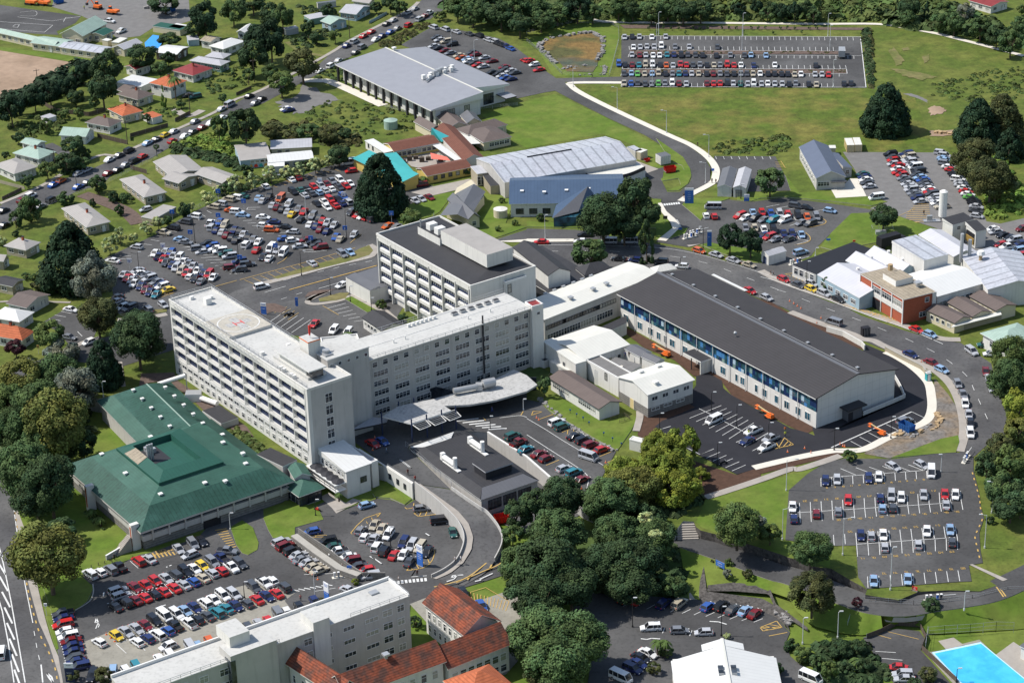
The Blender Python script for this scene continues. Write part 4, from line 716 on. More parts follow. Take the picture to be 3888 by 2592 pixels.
f.build('fin',t);f=MB();f.box(-.1,.69,.89,DV-.89,DH-1.1,DH-.01,M['wallw']);f.build('fascia',t)
ya,yb=-dw/2+.19,dw/2-.19;s_=MB();s_.face([(.12,yb,-.3),(.12,ya,-.3),(.55,ya,-.01),(.55,yb,-.01)],M['wallw']);s_.box(.12,.68,ya,yb,-1.25,-.31,M['wallw']);sm_=s_.mesh('spandrel')
s_=MB();s_.box(.56,.67,ya,yb,0,.65,M['navy']);s_.face([(.6,yb,.65),(.6,ya,.65),(.6,ya,1.6),(.6,yb,1.6)],M['glass'])
for k in range(7):y=ya+(yb-ya)*k/6;s_.box(.54,.59,y-.05,y+.05,.65,1.6,M['trimw'])
wm_=s_.mesh('window_band')
for i in range(nb):
    for j in range(5):
        q=bpy.data.objects.new('spandrel',sm_);link(q,t);q.location=(0,.7+dw*(i+.5),3.9+j*fh-.5);r=bpy.data.objects.new('window',wm_);link(r,q)
    if i%2==0:window(t,'l',.7+dw*(i+.5),.6,3.6,1.4,'d',DL,DV).location.x=.68
b=MB();b.box(DL*.42,DL*.82,5,27,DH+1.7,DH+5.4,M['wallw'],M['rwarm']);b.box(DL*.5,DL*.78,7,26,DH+.2,DH+1.69,M['trimd']);b.build('plant_room',t)
b=MB();b.box(DL*.4,DL*.7,27.01,38,DH+.5,DH+3.2,M['wallw'],M['trimd']);b.box(DL*.44,DL*.56,29,31,DH+3.21,DH+5,M['trimw']);b.box(DL*.44,DL*.56,33,35,DH+3.21,DH+5,M['trimw']);b.tube((DL*.42,37,DH+3),(DL*.42,37,DH+5.4),.25,M['steel']);b.tube((DL*.6,36,DH+3),(DL*.6,36,DH+6.8),.06,M['steel']);b.build('cooling_unit',t)
t,*_=house('annex_block','square white annex with dark flat roof between clinical block and ward wing','B1 2060,1065 2240,1010 1990,1035',17.0,0,roof='flat',h=.4,oh=.0,wm='wallw',rm='rdark',cat='hospital building',wins=[('l',2,.1,.9,14.2,.5,2.2,'w'),('f',1,.05,.3,14,1.,2.3,'d')])
t,*_=house('service_wing','low charcoal roofed wing running behind the clinical block','B2 190,1150 600,1010 -300,860',7.0,0,roof='flat',h=.0,oh=.2,wm='rdark',rm='rdark',cat='hospital building',wins=[])
t,*_=house('plant_wing','charcoal gabled plant wing with two roof cowls','B2 180,1000 340,930 -120,760',11,0,roof='gable',h=1.5,axis='v',oh=.2,wm='wallw',rm='rdark',cat='hospital building',wins=[],trim=M['trimd'])
t,*_=house('pyramid_wing','small charcoal hip roofed wing beside the round tree','B2 490,1000 740,950 560,900',7.6,0,roof='hip',h=2,oh=.2,wm='wallw',rm='rdark',cat='hospital building',wins=[],trim=M['trimd'])
t,*_=house('tin_roof_wing','small pale hipped metal roof behind the white link building','B2 1100,975 1280,940 1190,905',7.4,0,roof='hip',h=1.2,oh=.2,wm='wallw',rm='rcream',cat='hospital building',wins=[])
t,a,b_,c=house('link_building','long white roofed link building between stair tower and theatre','B2 150,1375 1130,985 200,1140',8.2,0,roof='gable',h=.7,axis='u',oh=.7,wm='wallg',rm='rcream',cat='hospital building',wins=[('f',4,.02,.60,1.2,6.0,1.8,'w'),('f',4,.02,.62,4.6,7.0,1.1,'d')])
q=MB();
for x in (.3,.5,.62):vent(q,a*x,b_*.3,c+.3,1.1,M['steel'])
for x in (.25,.33,.41,.5,.58,.66):q.box(a*x,a*x+1.2,b_+.6,b_+1.2,c,c+.3,M['steel'])
q.build('roof_vent',t)
q=MB();sw=GP('C2 230,235 850,-55 C2 850,-120 150,200',3.4);q.prism([(p.x,p.y) for p in sw],0,3.4,M['wallw'],M['rdark']);o_=q.build('covered_corridor',origin=sw[0].copy());tag(o_,'low dark flat roofed corridor along the foot of the link building','corridor')
o,rz,TL_,TV=rect('C3 467,592 1160,325 B2 765,1155',8.6,0);oh=.9;t=empty('theatre_building',o+Vector((0,0,0)),rz,'long new building with charcoal trough roof and blue patterned glass facade','hospital building')
TH=8.6;x0,x1,y0,y1=oh,TL_-oh,oh*.6,TV-oh*.6
b=MB();b.box(x0+.3,x1,y0,y1,-.5,TH-.1,M['wallp']);b.box(x0,x0+.29,y0,y1,-.3,4.5,M['wallw']);b.prism([(x0+.31,y0+.01),(x1,y0+.01),(x1,y0+.05),(x0+.31,y0+.05)],0,.1,M['wallp'])
b.face([(x0+.3,y0,TH-.1),(x1,y0,TH-.1),((x0+x1)/2,y0,TH+2.35)],M['wallp']);b.build('wall',t)
r=MB();xm=TL_/2;rh=2.7
for (a,za,c,zc) in ((0,TH,xm,TH+rh),(xm,TH+rh,TL_,TH)):
    top=[(a,0,za),(c,0,zc),(c,TV,zc),(a,TV,za)];r.face(top,M['rtheat']);r.face([(p[0],p[1],p[2]-.25) for p in top][::-1],M['trimw'])
    for y in (0,TV):r.face([(a,y,za-.25),(c,y,zc-.25),(c,y,zc),(a,y,za)] if y==0 else [(c,y,zc-.25),(a,y,za-.25),(a,y,za),(c,y,zc)],M['trimd'])
for x in (0,TL_):r.face([(x,0,TH-.25),(x,TV,TH-.25),(x,TV,TH),(x,0,TH)],M['trimw'])
ro=r.build('roof',t);r=MB();r.box(xm-.5,xm+.5,0,TV,TH+rh-.05,TH+rh+.12,M['rgrey']);r.build('ridge_cap',ro)
r=MB()
for i in range(9):vent(r,xm+2.6,TV*(.04+.115*i),TH+rh-.75,.7,M['steel'])
r.tube((xm+1.7,2,TH+rh-.3),(xm+1.7,TV-2,TH+rh-.3),.05,M['steel']);r.build('roof_vent',t)
r=MB();r.tube((6,TV*.47,TH+1),(6,TV*.47,TH+2.2),.05,M['steel']);r.tube((6,TV*.47,TH+2.2),(5.6,TV*.47-.2,TH+2.3),.5,M['steel'],r2=.1);r.build('satellite_dish',t)
random.seed(3);cw=MB();pal=['gl1','gl1','glassb','glassb','glassb','gl2','gl3','glassb','gl4','gl1'];n=72;z0=4.5;zt=TH-.35
for i in range(n):
    ya=y0+.2+(y1-y0-.4)*i/n;yb=y0+.2+(y1-y0-.4)*(i+1)/n-.05;full=random.random()<.45;z=z0
    for hh in ((zt-z0)*.28,(zt-z0)*.44,(zt-z0)*.28):
        k=random.choice(pal if not full else pal[:6]);cw.face([(x0-.02,yb,z+.04),(x0-.02,ya,z+.04),(x0-.02,ya,z+hh-.04),(x0-.02,yb,z+hh-.04)],M[k]);z+=hh
cw.build('curtain_wall',t);cb=MB();cb.box(x0,x0+.28,y0,y1,4.502,TH-.3,M['navy']);cb.build('curtain_frame',t)
pp=MB()
for i in range(1,12):y=y1-(y1-y0)*i/12;pp.tube((x0-.3,y,0),(x0-.3,y,TH-.3),.11,M['trimw'],n=6)
pp.build('downpipe',t)
for (fy,w,h_) in ((.03,1.9,2),(.11,1.9,2),(.17,1.9,2),(.215,1.5,2),(.25,.8,2),(.29,2,2),(.36,1.9,2),(.56,1.9,2),(.63,.9,2),(.66,1.5,2),(.73,1,2),(.77,1.8,2),(.83,1.3,2),(.88,1.7,2),(.935,1.8,2),(.98,1.8,2)):
    q=window(t,'l',y1-(y1-y0)*fy*.98,1.2,w,h_,'b');q.location.x=x0-.01
q=MB();yy=y1-(y1-y0)*.445;q.box(x0-3.6,x0-.01,yy-3.6,yy+3.6,3.6,4.0,M['trimw'],M['rdark']);q.box(x0-3.4,x0-.01,yy-3.3,yy-3.0,0,3.59,M['wallw']);q.box(x0-3.4,x0-3.2,yy+.5,yy+.7,0,3.59,M['trimd']);q.build('entrance_canopy',t)
q=MB();xx=x0+(x1-x0)*.42;q.box(xx-2.3,xx+2.3,y0-2.2,y0-.01,0,3.4,M['rgrey']);q.box(xx-3.3,xx+3,y0-3.2,y0-.01,3.4,3.7,M['trimd'],M['rdark']);q.box(xx-2.32,xx-.8,y0-2.25,y0-2.201,0,2.4,M['trimd']);q.build('side_porch',t)
wall('retaining_wall','curved white retaining wall around the theatre end ramp',GP('C3 870,735 1195,600 1215,570 1180,490 1130,410 1100,415',0),.25,1.2,M['wallw'],sm=True)
wall('retaining_wall','long rendered retaining wall with rail behind the theatre roof',GP('C3 560,20 700,60 860,150 885,180'),.3,1.6,M['wallw']);wall('retaining_wall','weathered concrete retaining wall below the curving street',GP('C3 1060,185 1200,260 1380,350 1400,385 1440,395'),.4,1.3,M['wallt'],cap=M['kerb'])
t,a,b_,c=house('day_ward','white roofed single storey ward with long courtyard verandah','C2 490,262 880,128 130,112',5.6,0,roof='gable',h=1.4,axis='u',oh=.5,wm='wallw',rm='rcream',cat='hospital building',wins=[('f',3,.3,.9,2.6,1.,1.,'w')])
t,a,b_,c=house('day_ward','white roofed ward with grey block base beside the brown soil','C2 1028,560 1432,428 780,400',6.6,0,roof='gable',h=1.5,axis='u',oh=.4,wm='wallw',rm='rcream',cat='hospital building',wins=[('f',4,.03,.97,4.4,1.7,1.,'w'),('f',3,.03,.85,1.6,2.4,.8,'w')])
q=MB();q.box(-.03,a+.03,-.03,b_+.03,-.2,2.6,M['block']);q.build('base_wall',t);q=MB();
for x,y in ((.3,.2),(.35,.8),(.75,.8)):vent(q,a*x,b_*y,c+.4,1.1)
q.build('roof_vent',t);door(t,'l',b_*.55,.05,1.6,2.6,M['boomy'],a,b_)
t,a,b_,c=house('courtyard_wing','white courtyard side wing with a rooftop picnic deck','C2 780,420 900,380 500,262',5.2,0,roof='flat',h=.3,oh=0,wm='wallw',rm='gravel',cat='hospital building',wins=[('l',1,.3,.45,2.9,.9,1.9,'d')])
t,*_=house('courtyard_deck','grey roof deck between the white wards','C2 800,415 980,300 650,300',4.0,0,roof='flat',h=0,oh=0,wm='wallw',rm='gravel',cat='roof deck',wins=[])
t,*_=house('sloped_wing','white lean-to wing beside the cream stair tower','C2 415,295 495,255 130,115',5.8,0,roof='shed',h=.6,axis='u',oh=.1,wm='wallw',rm='rcream',cat='hospital building',wins=[('l',1,.2,.5,3.,.8,1.,'d')])
t,*_=house('lean_to','small low white lean-to roof above a side door','C2 400,375 440,345 195,285',2.8,0,roof='shed',h=.5,axis='u',oh=.1,wm='wallw',rm='rcream',cat='shed',wins=[])
for s,lab in (('C2 960,232 1050,185 830,165','grey roofed cabin at the back of the deck'),('C2 1100,290 1190,262 970,232','grey roofed cabin beside the boom lift')):house('cabin',lab,s,5.2,0,roof='gable',h=.7,axis='v',oh=.2,wm='wallw',rm='rgrey',cat='cabin',wins=[],trim=M['trimw'])
t,a,b_,c=house('classroom_block','long narrow weatherboard block with a brown metal roof','C2 612,680 805,612 180,410',3.4,0,roof='gable',h=1.2,axis='v',oh=.5,wm='wallw',rm='rbrown',cat='building',wins=[('l',4,.62,.95,1.3,1.7,1.2,'w'),('l',4,.08,.42,1.3,1.7,1.2,'w')],trim=M['trimd'])
rail('deck_railing',[(2,-2,0),(a,-2,0),(a,-4.5,0),(3,-4.5,0)],1.1,M['timber'],t,gap=1.5)
house('portable_cabin','white portable cabin standing on the grass','C2 870,935 1090,990 755,870',2.8,0,roof='flat',h=.1,oh=.05,wm='wallw',rm='rcream',cat='cabin',wins=[('l',1,.3,.7,1.,1.,1.2,'w')]);house('kiosk','small white electrical kiosk beside the stair tower','C2 150,268 185,255 105,250',2.2,0,roof='flat',h=0,oh=0,wm='wallw',rm='trimd',cat='kiosk',wins=[])
t,a,b_,c=house('canteen_annexe','white annexe with metal roof and shaded terrace at the ward block foot','C1 700,1215 900,1120 420,1025',3.4,LO,roof='shed',h=1.6,axis='u',oh=.4,wm='wallw',rm='rwhite',cat='building',wins=[('l',7,.05,.95,5.2,1.1,1.3,'w'),('f',1,.55,.85,3,1.6,1.4,'d')])
q=MB();q.box(-3.6,-.5,-.5,b_,2.9,3.1,M['trimw']);q.box(-3.5,-.4,-.4,b_-1,4.6,4.8,M['trimw'],M['rwhite']);
for i in range(5):
    y=1+i*(b_-3)/4.5;q.tube((-1.9,y,3.1),(-1.9,y,4.9),.05,M['steel']);q.tube((-1.9,y,5.0),(-1.9,y,5.5),1.6,M['trimd'],r2=.05,n=8)
q.build('terrace',t);rail('terrace_railing',[(-3.6,-.5,3.1),(-3.6,b_,3.1)],1.,M['trimd'],t)
house('annexe_stair_block','grey metal roofed stair block behind the canteen annexe','C1 920,1140 1050,1160 600,960',2.6,LO,roof='flat',h=.3,oh=0,wm='wallw',rm='rlgrey',cat='building',wins=[])
wl=GP('C1 1052,1172 1275,1318');ww=wall('retaining_wall','white retaining wall with three small windows beside the ramp',wl,.3,.5,M['wallw'],z=0)
u=(wl[1]-wl[0]).normalized();wn=empty('basement_wall',Vector((wl[0].x,wl[0].y,LO)),math.atan2(u.y,u.x),'white basement wall with three windows below the drop off','wall');b=MB();b.box(-12,(wl[1]-wl[0]).length,-.35,-.02,0,4.3,M['wallw']);b.build('panel',wn)
for k in (.15,.45,.72):q=window(wn,'f',(wl[1]-wl[0]).length*k,1.6,.9,1.3,'d');q.location.y=-.36
def slab(name,label,s,z,th,m,mt,zb=None,legs=(),cat='canopy',ridge=None):
    P=GP(s,z);b=MB();b.prism([(p.x,p.y) for p in P],z-th,z,m,mt,True);o=b.build(name,origin=Vector((P[0].x,P[0].y,0)),);tag(o,label,cat)
    for l in legs:
        p=G(PX(l)[0],z);c=MB();q=P[0];c.tube((p.x,p.y,zb or 0),(p.x,p.y,z+1.2),.18,M['navy']);k=c.build('post',origin=Vector((P[0].x,P[0].y,0)));k.parent=o;k.location=(0,0,0)
    return o
slab('entrance_canopy','white flat entrance canopy carried on navy posts','C1 1010,740 1150,650 1450,590 1600,690 1255,800',5.2,.35,M['trimw'],M['canopy'],0,['C1 1005,740','C1 1150,650','C1 1280,620','C1 1260,800','C1 1388,760','C1 1515,720','C1 1635,690'])
slab('entrance_canopy','long curved white canopy over the emergency entrance','C1 1450,590 1700,520 1900,460 2130,340 2240,390 C2 90,470 0,525 C1 2150,550 1980,600 1750,640 1540,650',4.2,.5,M['wallg'],M['canopy'])
for k,(x,y) in enumerate(((1255,800),(1385,762),(1512,722))):
    A=GP('C1 %d,%d %d,%d %d,%d %d,%d'%(x,y,x+75,y+55,x+170,y+18,x+118,y-38),4.9);b=MB()
    for i in range(4):b.beam(A[i],A[(i+1)%4],.16,M['trimw'])
    for f in (.2,.4,.6,.8):b.beam(A[0].lerp(A[1],f),A[3].lerp(A[2],f),.12,M['steel'])
    tag(b.build('louvre_frame',origin=A[0].copy()),'%s of the three white louvre frames on the canopy front'%('left','middle','right')[k],'louvre')
b=MB();w_=GP('C1 770,850 1450,640 1700,700 1860,690 2240,560 C2 70,560',0);
for i in range(len(w_)-1):line(b,w_[i]+Vector((0,2,0)),w_[i+1]+Vector((0,2,0)),.3,M['trimd'],0)
b=MB();ribbon(b,[p+Vector((.5,3.,0)) for p in w_],.3,M['glass'],lift=3.6,thick=3.6,sm=False);o_=b.build('entrance_glazing',origin=w_[0].copy());tag(o_,'dark glazed ground floor wall under the entrance canopies','shopfront')
slab('covered_way','dark edged flat roof linking ward block and entrance canopy','C1 770,838 925,745 1060,760 1050,790 770,850',3.4,.4,M['trimd'],M['rlgrey'])
b=MB();p=G(tp('C1',1785,470),6);q=p;b.tube((p.x-5,p.y-2,5.4),(p.x+1,p.y+.2,5.4),.75,M['steel'],n=10);b.tube((p.x+2.4,p.y+.6,5.8),(p.x+5.4,p.y+1.8,5.8),1.15,M['steel'],n=12);b.box(p.x+.6,p.x+2.3,p.y-.4,p.y+1.4,4.4,6.,M['steel']);tag(b.build('duct_unit',origin=p.copy()),'large galvanised duct unit lying on the curved canopy','ventilation duct')
t,a,b_,c=house('service_building','sunken service building with charcoal roof and rooftop plant','C1 1850,1450 C2 78,1262 C1 1240,1010',.9,LO,roof='flat',h=0,oh=.3,wm='wallg',rm='rdark',cat='building',wins=[('f',3,.1,.9,1.4,3.5,2.4,'d')],trim=M['wallg'])
q=MB();q.face([(-.3,0,c+.01),(2.2,3,c+1.0),(2.2,b_-3,c+1.0),(-.3,b_,c+.01)],M['rdark']);q.face([(-.3,-.3,c+.01),(a,-.3,c+.01),(a-2,3,c+1.),(2.2,3,c+1.)],M['rgrey']);q.face([(2.2,3,c+1.),(a-2,3,c+1.),(a-2,b_-3,c+1.),(2.2,b_-3,c+1.)],M['rdark']);q.face([(a+.3,0,c+.01),(a+.3,b_,c+.01),(a-2,b_-3,c+1.),(a-2,3,c+1.)],M['rdark']);q.build('roof_slope',t)
q=MB();q.box(a*.32,a*.78,b_*.18,b_*.34,c+1.0,c+3.,M['trimd']);q.box(a*.30,a*.8,b_*.17,b_*.35,c+3.0,c+3.3,M['rlgrey'],M['rdark']);q.build('plant_room',t)
for k,(fx,fy) in enumerate(((.10,.62),(.72,.72))):
    q=MB();x,y=a*fx,b_*fy;q.box(x,x+1.,y-7,y,c+1.,c+1.25,M['trimw']);q.tube((x+.5,y,c+2.1),(x+.5,y-5,c+2.1),.65,M['trimw'],n=12);q.tube((x+.5,y-5,c+1.4),(x+.5,y-5,c+4.),.55,M['trimw'],n=12);q.box(x,x+1.,y,y+1.,c+1.2,c+3,M['trimw']);q.build('roof_duct',t)
slab('glazed_canopy','triangular white translucent canopy beside the dark service roof','C1 1255,1000 1620,870 1560,1005',1.2,.2,M['trimw'],M['rwhite']) if 1 else 0
wall('retaining_wall','long white rendered wall between service yard and emergency lot',GP('C1 1908,880 2240,1090 C2 272,1328'),.35,.3,M['wallw'],cap=M['trimw'])
o,rz,GL,GV=frame3('E0 1195,290 C1 262,1285 C0 565,1150',1.4,LO,1.2);t=empty('outpatients_building',o,rz,'sprawling building with stepped green metal roof and central plant well','building');GH=1.4-LO
b=MB();b.box(0,GL,0,GV,-.3,GH-1.9,M['block']);b.box(-.35,GL+.3,-.35,GV+.3,GH-3.1,GH-1.7,M['wallg']);b.box(.3,GL-.3,.3,GV-.3,GH-1.69,GH-.9,M['glass']);b.box(-.25,GL+.2,-.25,GV+.2,GH-.9,GH-.45,M['wallg']);b.build('wall',t)
def frustum(r,x0,x1,y0,y1,z0,x2,x3,y2,y3,z1,m,ms=None):
    ms=ms or m
    A=[(x0,y0,z0),(x1,y0,z0),(x1,y1,z0),(x0,y1,z0)];B=[(x2,y2,z1),(x3,y2,z1),(x3,y3,z1),(x2,y3,z1)]
    for i in range(4):j=(i+1)%4;r.face([A[i],A[j],B[j],B[i]],m)
r=MB();e=1.2;r.box(-e,GL+e,-e,GV+e,GH-.44,GH-.01,M['wallg']);
frustum(r,-e,GL+e,-e,GV+e,GH,4,GL-4,4,GV-4,GH+3.0,M['rgreenm']);frustum(r,4,GL-4,4,GV-4,GH+3.0,9,GL-12,8.5,GV-8,GH+4.6,M['rgreen'])
frustum(r,9,GL-12,8.5,GV-8,GH+4.6,9,GL-12,8.5,GV-8,GH+5.3,M['rgreend']);frustum(r,9,GL-12,8.5,GV-8,GH+5.3,12,GL-16,12,GV-11,GH+6.2,M['rgreend']);frustum(r,12,GL-16,12,GV-11,GH+6.2,12.2,GL-16.2,12.2,GV-11.2,GH+4.7,M['rgreend']);r.cap([(12.2,12.2),(GL-16.2,12.2),(GL-16.2,GV-11.2),(12.2,GV-11.2)],GH+4.7,M['rgreend'])
r.box(13,17.5,GV-20,GV-12.,GH+4.701,GH+4.72,M['trimd']);r.face([(9.2,GV-19,GH+5.45),(9.2,GV-12,GH+5.45),(12,GV-12.5,GH+6.3),(12,GV-18.5,GH+6.3)][::-1],M['rtan']);ro=r.build('roof',t)
q=MB();
for x,y in ((13.6,GV-15.5),(15,GV-15),(14,GV-13.5)):q.box(x,x+1.1,y,y+1.,GH+4.75,GH+5.9,M['steel'])
for k in range(3):q.tube((12.6+.6*k,GV-17.8,GH+4.5),(12.6+.6*k,GV-17.8,GH+9),.28,M['steel'])
for x,y,z in ((6,20,3.4),(8,6,3.2),(GL*.5,5,2.9),(GL*.62,3.5,2.5),(GL-6,20,3.2),(GL-5,12,3.2),(GL-7,7,3.2),(GL-3,26,1.9),(20,GV-4,2.6),(6,GV-6,3.2)):vent(q,x,y,GH+z,.9)
q.build('roof_vent',t)
for k in range(9):q=MB();x=GL*(k+.5)/9;q.box(x-.2,x+.2,-.6,-.36,GH-3.3,GH-.9,M['wallg']);q.build('pilaster',t)
q=MB();q.box(GL*.40,GL*.52,-.08,-.005,0,3.2,M['black']);q.build('loading_door',t)
q=MB();q.box(-2.4,-.4,1.0,2.2,-.2,GH+1.2,M['wallw']);q.box(-2.45,-2.41,1.3,1.9,1,GH+.6,M['brick']);q.box(-2.4,-.4,GV*.63,GV*.63+1.2,-.2,GH+1.2,M['wallw']);q.box(-2.45,-2.41,GV*.63+.3,GV*.63+.9,1,GH+.6,M['brick']);q.build('stair_fin',t)
st=MB()
for k in range(14):st.box(-2.6-.28*k-.28,-2.6-.28*k,1.2,3.,0,3.6-.25*k,M['path'])
st.build('stairs',t)
o2,rz2,WL2,WV2=frame3('C0 1170,960 1830,800 820,600',1.6,LO,.8);
t2=empty('outpatients_wing',o2,rz2,'rear wing of the green roofed building with ridge vents','building');q=MB();q.box(0,WL2,0,WV2,-.3,GH-.2,M['wallg']);q.build('wall',t2)
r=MB();x0,x1,y0,y1=-.8,WL2+.8,-9,WV2+.8;xm=(x0+x1)*.60;zr=GH+3.6;r.face([(x0,y0,GH),(x0,y1,GH),(x0+3.5,y1-3,GH+1.9),(x0+3.5,y0,GH+1.9)][::-1],M['rgreen']);r.face([(x0+3.5,y0,GH+1.9),(x0+3.5,y1-3,GH+1.9),(xm,y1-5,zr),(xm,y0,zr)][::-1],M['rgreenm']);r.face([(x1,y0,GH),(xm,y0,zr),(xm,y1-5,zr),(x1,y1,GH)][::-1],M['rgreenm']);r.face([(x0,y1,GH),(x1,y1,GH),(xm,y1-5,zr)],M['rgreen']);r.face([(x0,y1,GH),(xm,y1-5,zr),(x0+3.5,y1-3,GH+1.9)],M['rgreen']);r.box(x0,x1,-.8,y1,GH-.35,GH-.01,M['wallg']);r.build('roof',t2)
r=MB();r.box(xm-.15,xm+.15,y0,y1-5,zr,zr+.08,M['rgreenp']);r.build('ridge_cap',t2);q=MB()
for k in range(10):vent(q,(xm-4,xm+3.5)[k%2],y1-6-k*3.0,zr-.8,.8)
q.build('roof_vent',t2)
house('link_roof','flat dark roofed link between green building and ward block','C0 1880,800 2040,760 1720,690',1.8,-3,roof='flat',h=0,oh=0,wm='wallg',rm='rdark',cat='link building',wins=[]);house('link_roof','black flat roofed link with air units behind the small green roof','C1 165,1165 290,1110 -60,1060',2.0,-3,roof='flat',h=0,oh=0,wm='wallg',rm='rdark',cat='link building',wins=[])
house('entrance_pavilion','glass walled entrance pavilion with small green hip roof','C1 300,1425 525,1345 160,1310',-.6,LO,roof='hip',h=1.6,oh=.9,wm='wallg',rm='rgreen',cat='entrance pavilion',wins=[('f',5,0,1,.3,1.6,2.2,'d'),('l',3,0,1,.3,1.6,2.2,'d')]);house('entrance_roof','green gabled roof over the path to the ward block','C1 260,1270 440,1290 200,1170',1.2,LO,roof='gable',h=1.,axis='v',oh=.3,wm='wallg',rm='rgreen',cat='entrance roof',wins=[])
b=MB();p,q_=GP('C0 1345,465',2.5)[0],GP('C0 1580,390',5)[0];b.tube(p,q_,.55,M['trimw'],n=10);b.tube(q_,(q_.x,q_.y,0),.14,M['steel']);tag(b.build('pipe_bridge',origin=p.copy()),'fat white pipe bridging from green roof to the ward block','pipe')
b=MB();p=G(tp('C0',1650,600),0);b.box(p.x-2,p.x+2,p.y-1.4,p.y+1.4,0,2.2,M['trimw'],M['steel']);b.tube((p.x+2,p.y-1,1),(p.x+6.5,p.y-4.5,1),.7,M['trimw'],n=10);tag(b.build('cooling_unit',origin=p.copy()),'white cooling unit with fat duct beside the ward block base','air conditioner')
o,rz,BL,BV=rect('E1 1240,832 1045,695 -600,1540',9.2,LO);
n0=G(tp('E1',1240,832),9.2);n1=G(tp('E1',525,1090),9.2);n2=G(tp('E1',1045,695),9.2);u=(n0-n1).normalized();rz=math.atan2(u.y,u.x);wv=Vector((-u.y,u.x,0));BV=abs((n2-n0).dot(wv));BL=64
o=Vector((n0.x,n0.y,LO))-Vector((u.x,u.y,0))*BL;t=empty('admin_block',o,rz,'long pale grey four storey slab block with flat roof along the bottom edge','building');BH=9.2-LO
b=MB();b.box(0,BL,0,BV,-.5,BH,M['wallg']);b.build('wall',t);b=MB();b.box(-.1,BL+.1,-.1,BV+.1,BH+.002,BH+.15,M['wallw'],M['rflat'])
b.box(-.1,BL+.1,BV-.25,BV+.1,BH+.152,BH+.8,M['trimw']);b.box(BL-.25,BL+.1,-.1,BV-.26,BH+.152,BH+.6,M['trimw']);b.box(BL*.9,BL*.93,BV*.55,BV*.72,BH+.152,BH+.5,M['steel']);ro=b.build('roof',t)
for j in range(4):
    for fx,w in ((.965,1.6),(.915,2.2),(.855,3.),(.77,2.6),(.68,3.4),(.62,1.8)):window(t,'f',BL*fx,1.+j*3.15,w,1.5 if w<2.5 else .9,'w',BL,BV)
    for k in range(7):window(t,'f',BL*(.04+.07*k),1.+j*3.15,1.8,1.5,'w',BL,BV)
rail('railing',[(0,.1,BH+.15),(BL*.52,.1,BH+.15)],.8,M['steel'],t);rail('railing',[(BL*.78,.1,BH+.15),(BL,.1,BH+.15),(BL,BV*.9,BH+.15)],.8,M['steel'],t)
b=MB();b.box(BL-42.5,BL-32,-1.4,3.6,1,BH+2.0,M['wallg'],M['rflat']);b.box(BL-41,BL-36.5,1.5,BV-1,BH+2.001,BH+4.4,M['wallw'],M['rflat']);b.box(BL-42.6,BL-41.5,-1.5,1.,2,BH+.8,M['glass']);b.build('stair_core',t);b=MB();b.box(BL-23,BL-19.2,-.3,BV*.62,4,BH+2.1,M['wallw'],M['rflat']);b.build('roof_hutch',t)
wp_=dict(roof='gable',cat='tiled roof building',rm='rterra',wm='wallw',trim=M['wallw'])
t,a,b_,c=house('tiled_ward','weathered terracotta gabled ward nearest the curved ramp','E1 1700,1165 2145,1130 1345,885',3.4,LO,h=3.2,axis='v',oh=.6,wins=[('l',7,.03,.97,4.2,.8,1.7,'w'),('l',7,.03,.97,1.1,.8,1.5,'w')],**wp_)
t,a,b_,c=house('tiled_ward','long terracotta roofed ward running to the lower right oak','E1 1570,1455 2120,1235 1430,1280',2.6,LO,h=3.4,axis='u',oh=.6,wins=[('f',7,.03,.97,3.2,1.4,1.6,'w'),('f',7,.03,.97,.6,1.4,1.5,'w')],**wp_)
t,a,b_,c=house('tiled_ward','lichen stained terracotta ward with metal roof vent','E1 700,1700 1560,1385 560,1530',4.0,LO,h=3.2,axis='u',oh=.6,wins=[('f',8,.03,.97,4.6,1.2,1.8,'w')],**wp_);q=MB();vent(q,a*.5,b_*.5,c+3.0,1.2,M['steel']);q.build('roof_vent',t)
t,a,b_,c=house('tiled_ward','dark brown tiled gable at the left of the terracotta roofs','E1 640,1700 800,1580 185,1405',4.0,LO,h=3.,axis='v',oh=.6,wins=[('l',5,.1,1,4.2,.8,1.7,'w')],**wp_)
wq=dict(wp_);wq['rm']='rorange';t,a,b_,c=house('tiled_ward','bright orange hip roofed pavilion at the bottom edge','E1 1750,1750 2150,1600 1600,1520',3.2,LO,h=3.,oh=.6,wins=[],**{**wq,'roof':'hip'})
o,rz,HL,HV=rect('E2 1160,1700 2080,1700 1190,1300',1.5,LO)
p0,p1,p2,p3=GP('E2 1190,1305 2090,1330 2075,1700 1130,1700',1.2);rd=G(tp('E2',1670,1232),4.2)
t=empty('white_hall',Vector((rd.x,rd.y,LO)),0,'big white corrugated gable roof hall at the bottom edge','hall');zz0=5.2;
w1=(p1.x-p0.x)/2;b=MB();b.box(-w1+.4,w1-.4,-32,0-.4,-.2,zz0-.1,M['wallw']);b.build('wall',t);r=MB();hh=2.6
for sgn in (-1,1):
    P=[(0,0,zz0+hh),(0,-34,zz0+hh),(sgn*w1,-34,zz0),(sgn*w1,-1.2,zz0)];P=P if sgn<0 else P[::-1];r.face(P,M['rwhite']);r.face([(0,0,zz0+hh),(sgn*w1,-1.2,zz0),(sgn*w1,-1.2,zz0-.5),(0,0,zz0-.5)],M['trimw'])
    P=[(0,2.6,zz0+hh),(0,0,zz0+hh+.01),(sgn*w1*.4,-.4,zz0+hh*.62),(sgn*w1*.4,2.,zz0+hh*.62)];P=P if sgn<0 else P[::-1];r.face(P,M['rwhite']);r.face([(0,2.6,zz0+hh),(sgn*w1*.4,2.,zz0+hh*.62),(sgn*w1*.4,2.,0),(0,2.6,0)],M['trimw'])
r.box(-.3,.3,-34,2.6,zz0+hh,zz0+hh+.12,M['rcream']);r.build('roof',t);r=MB()
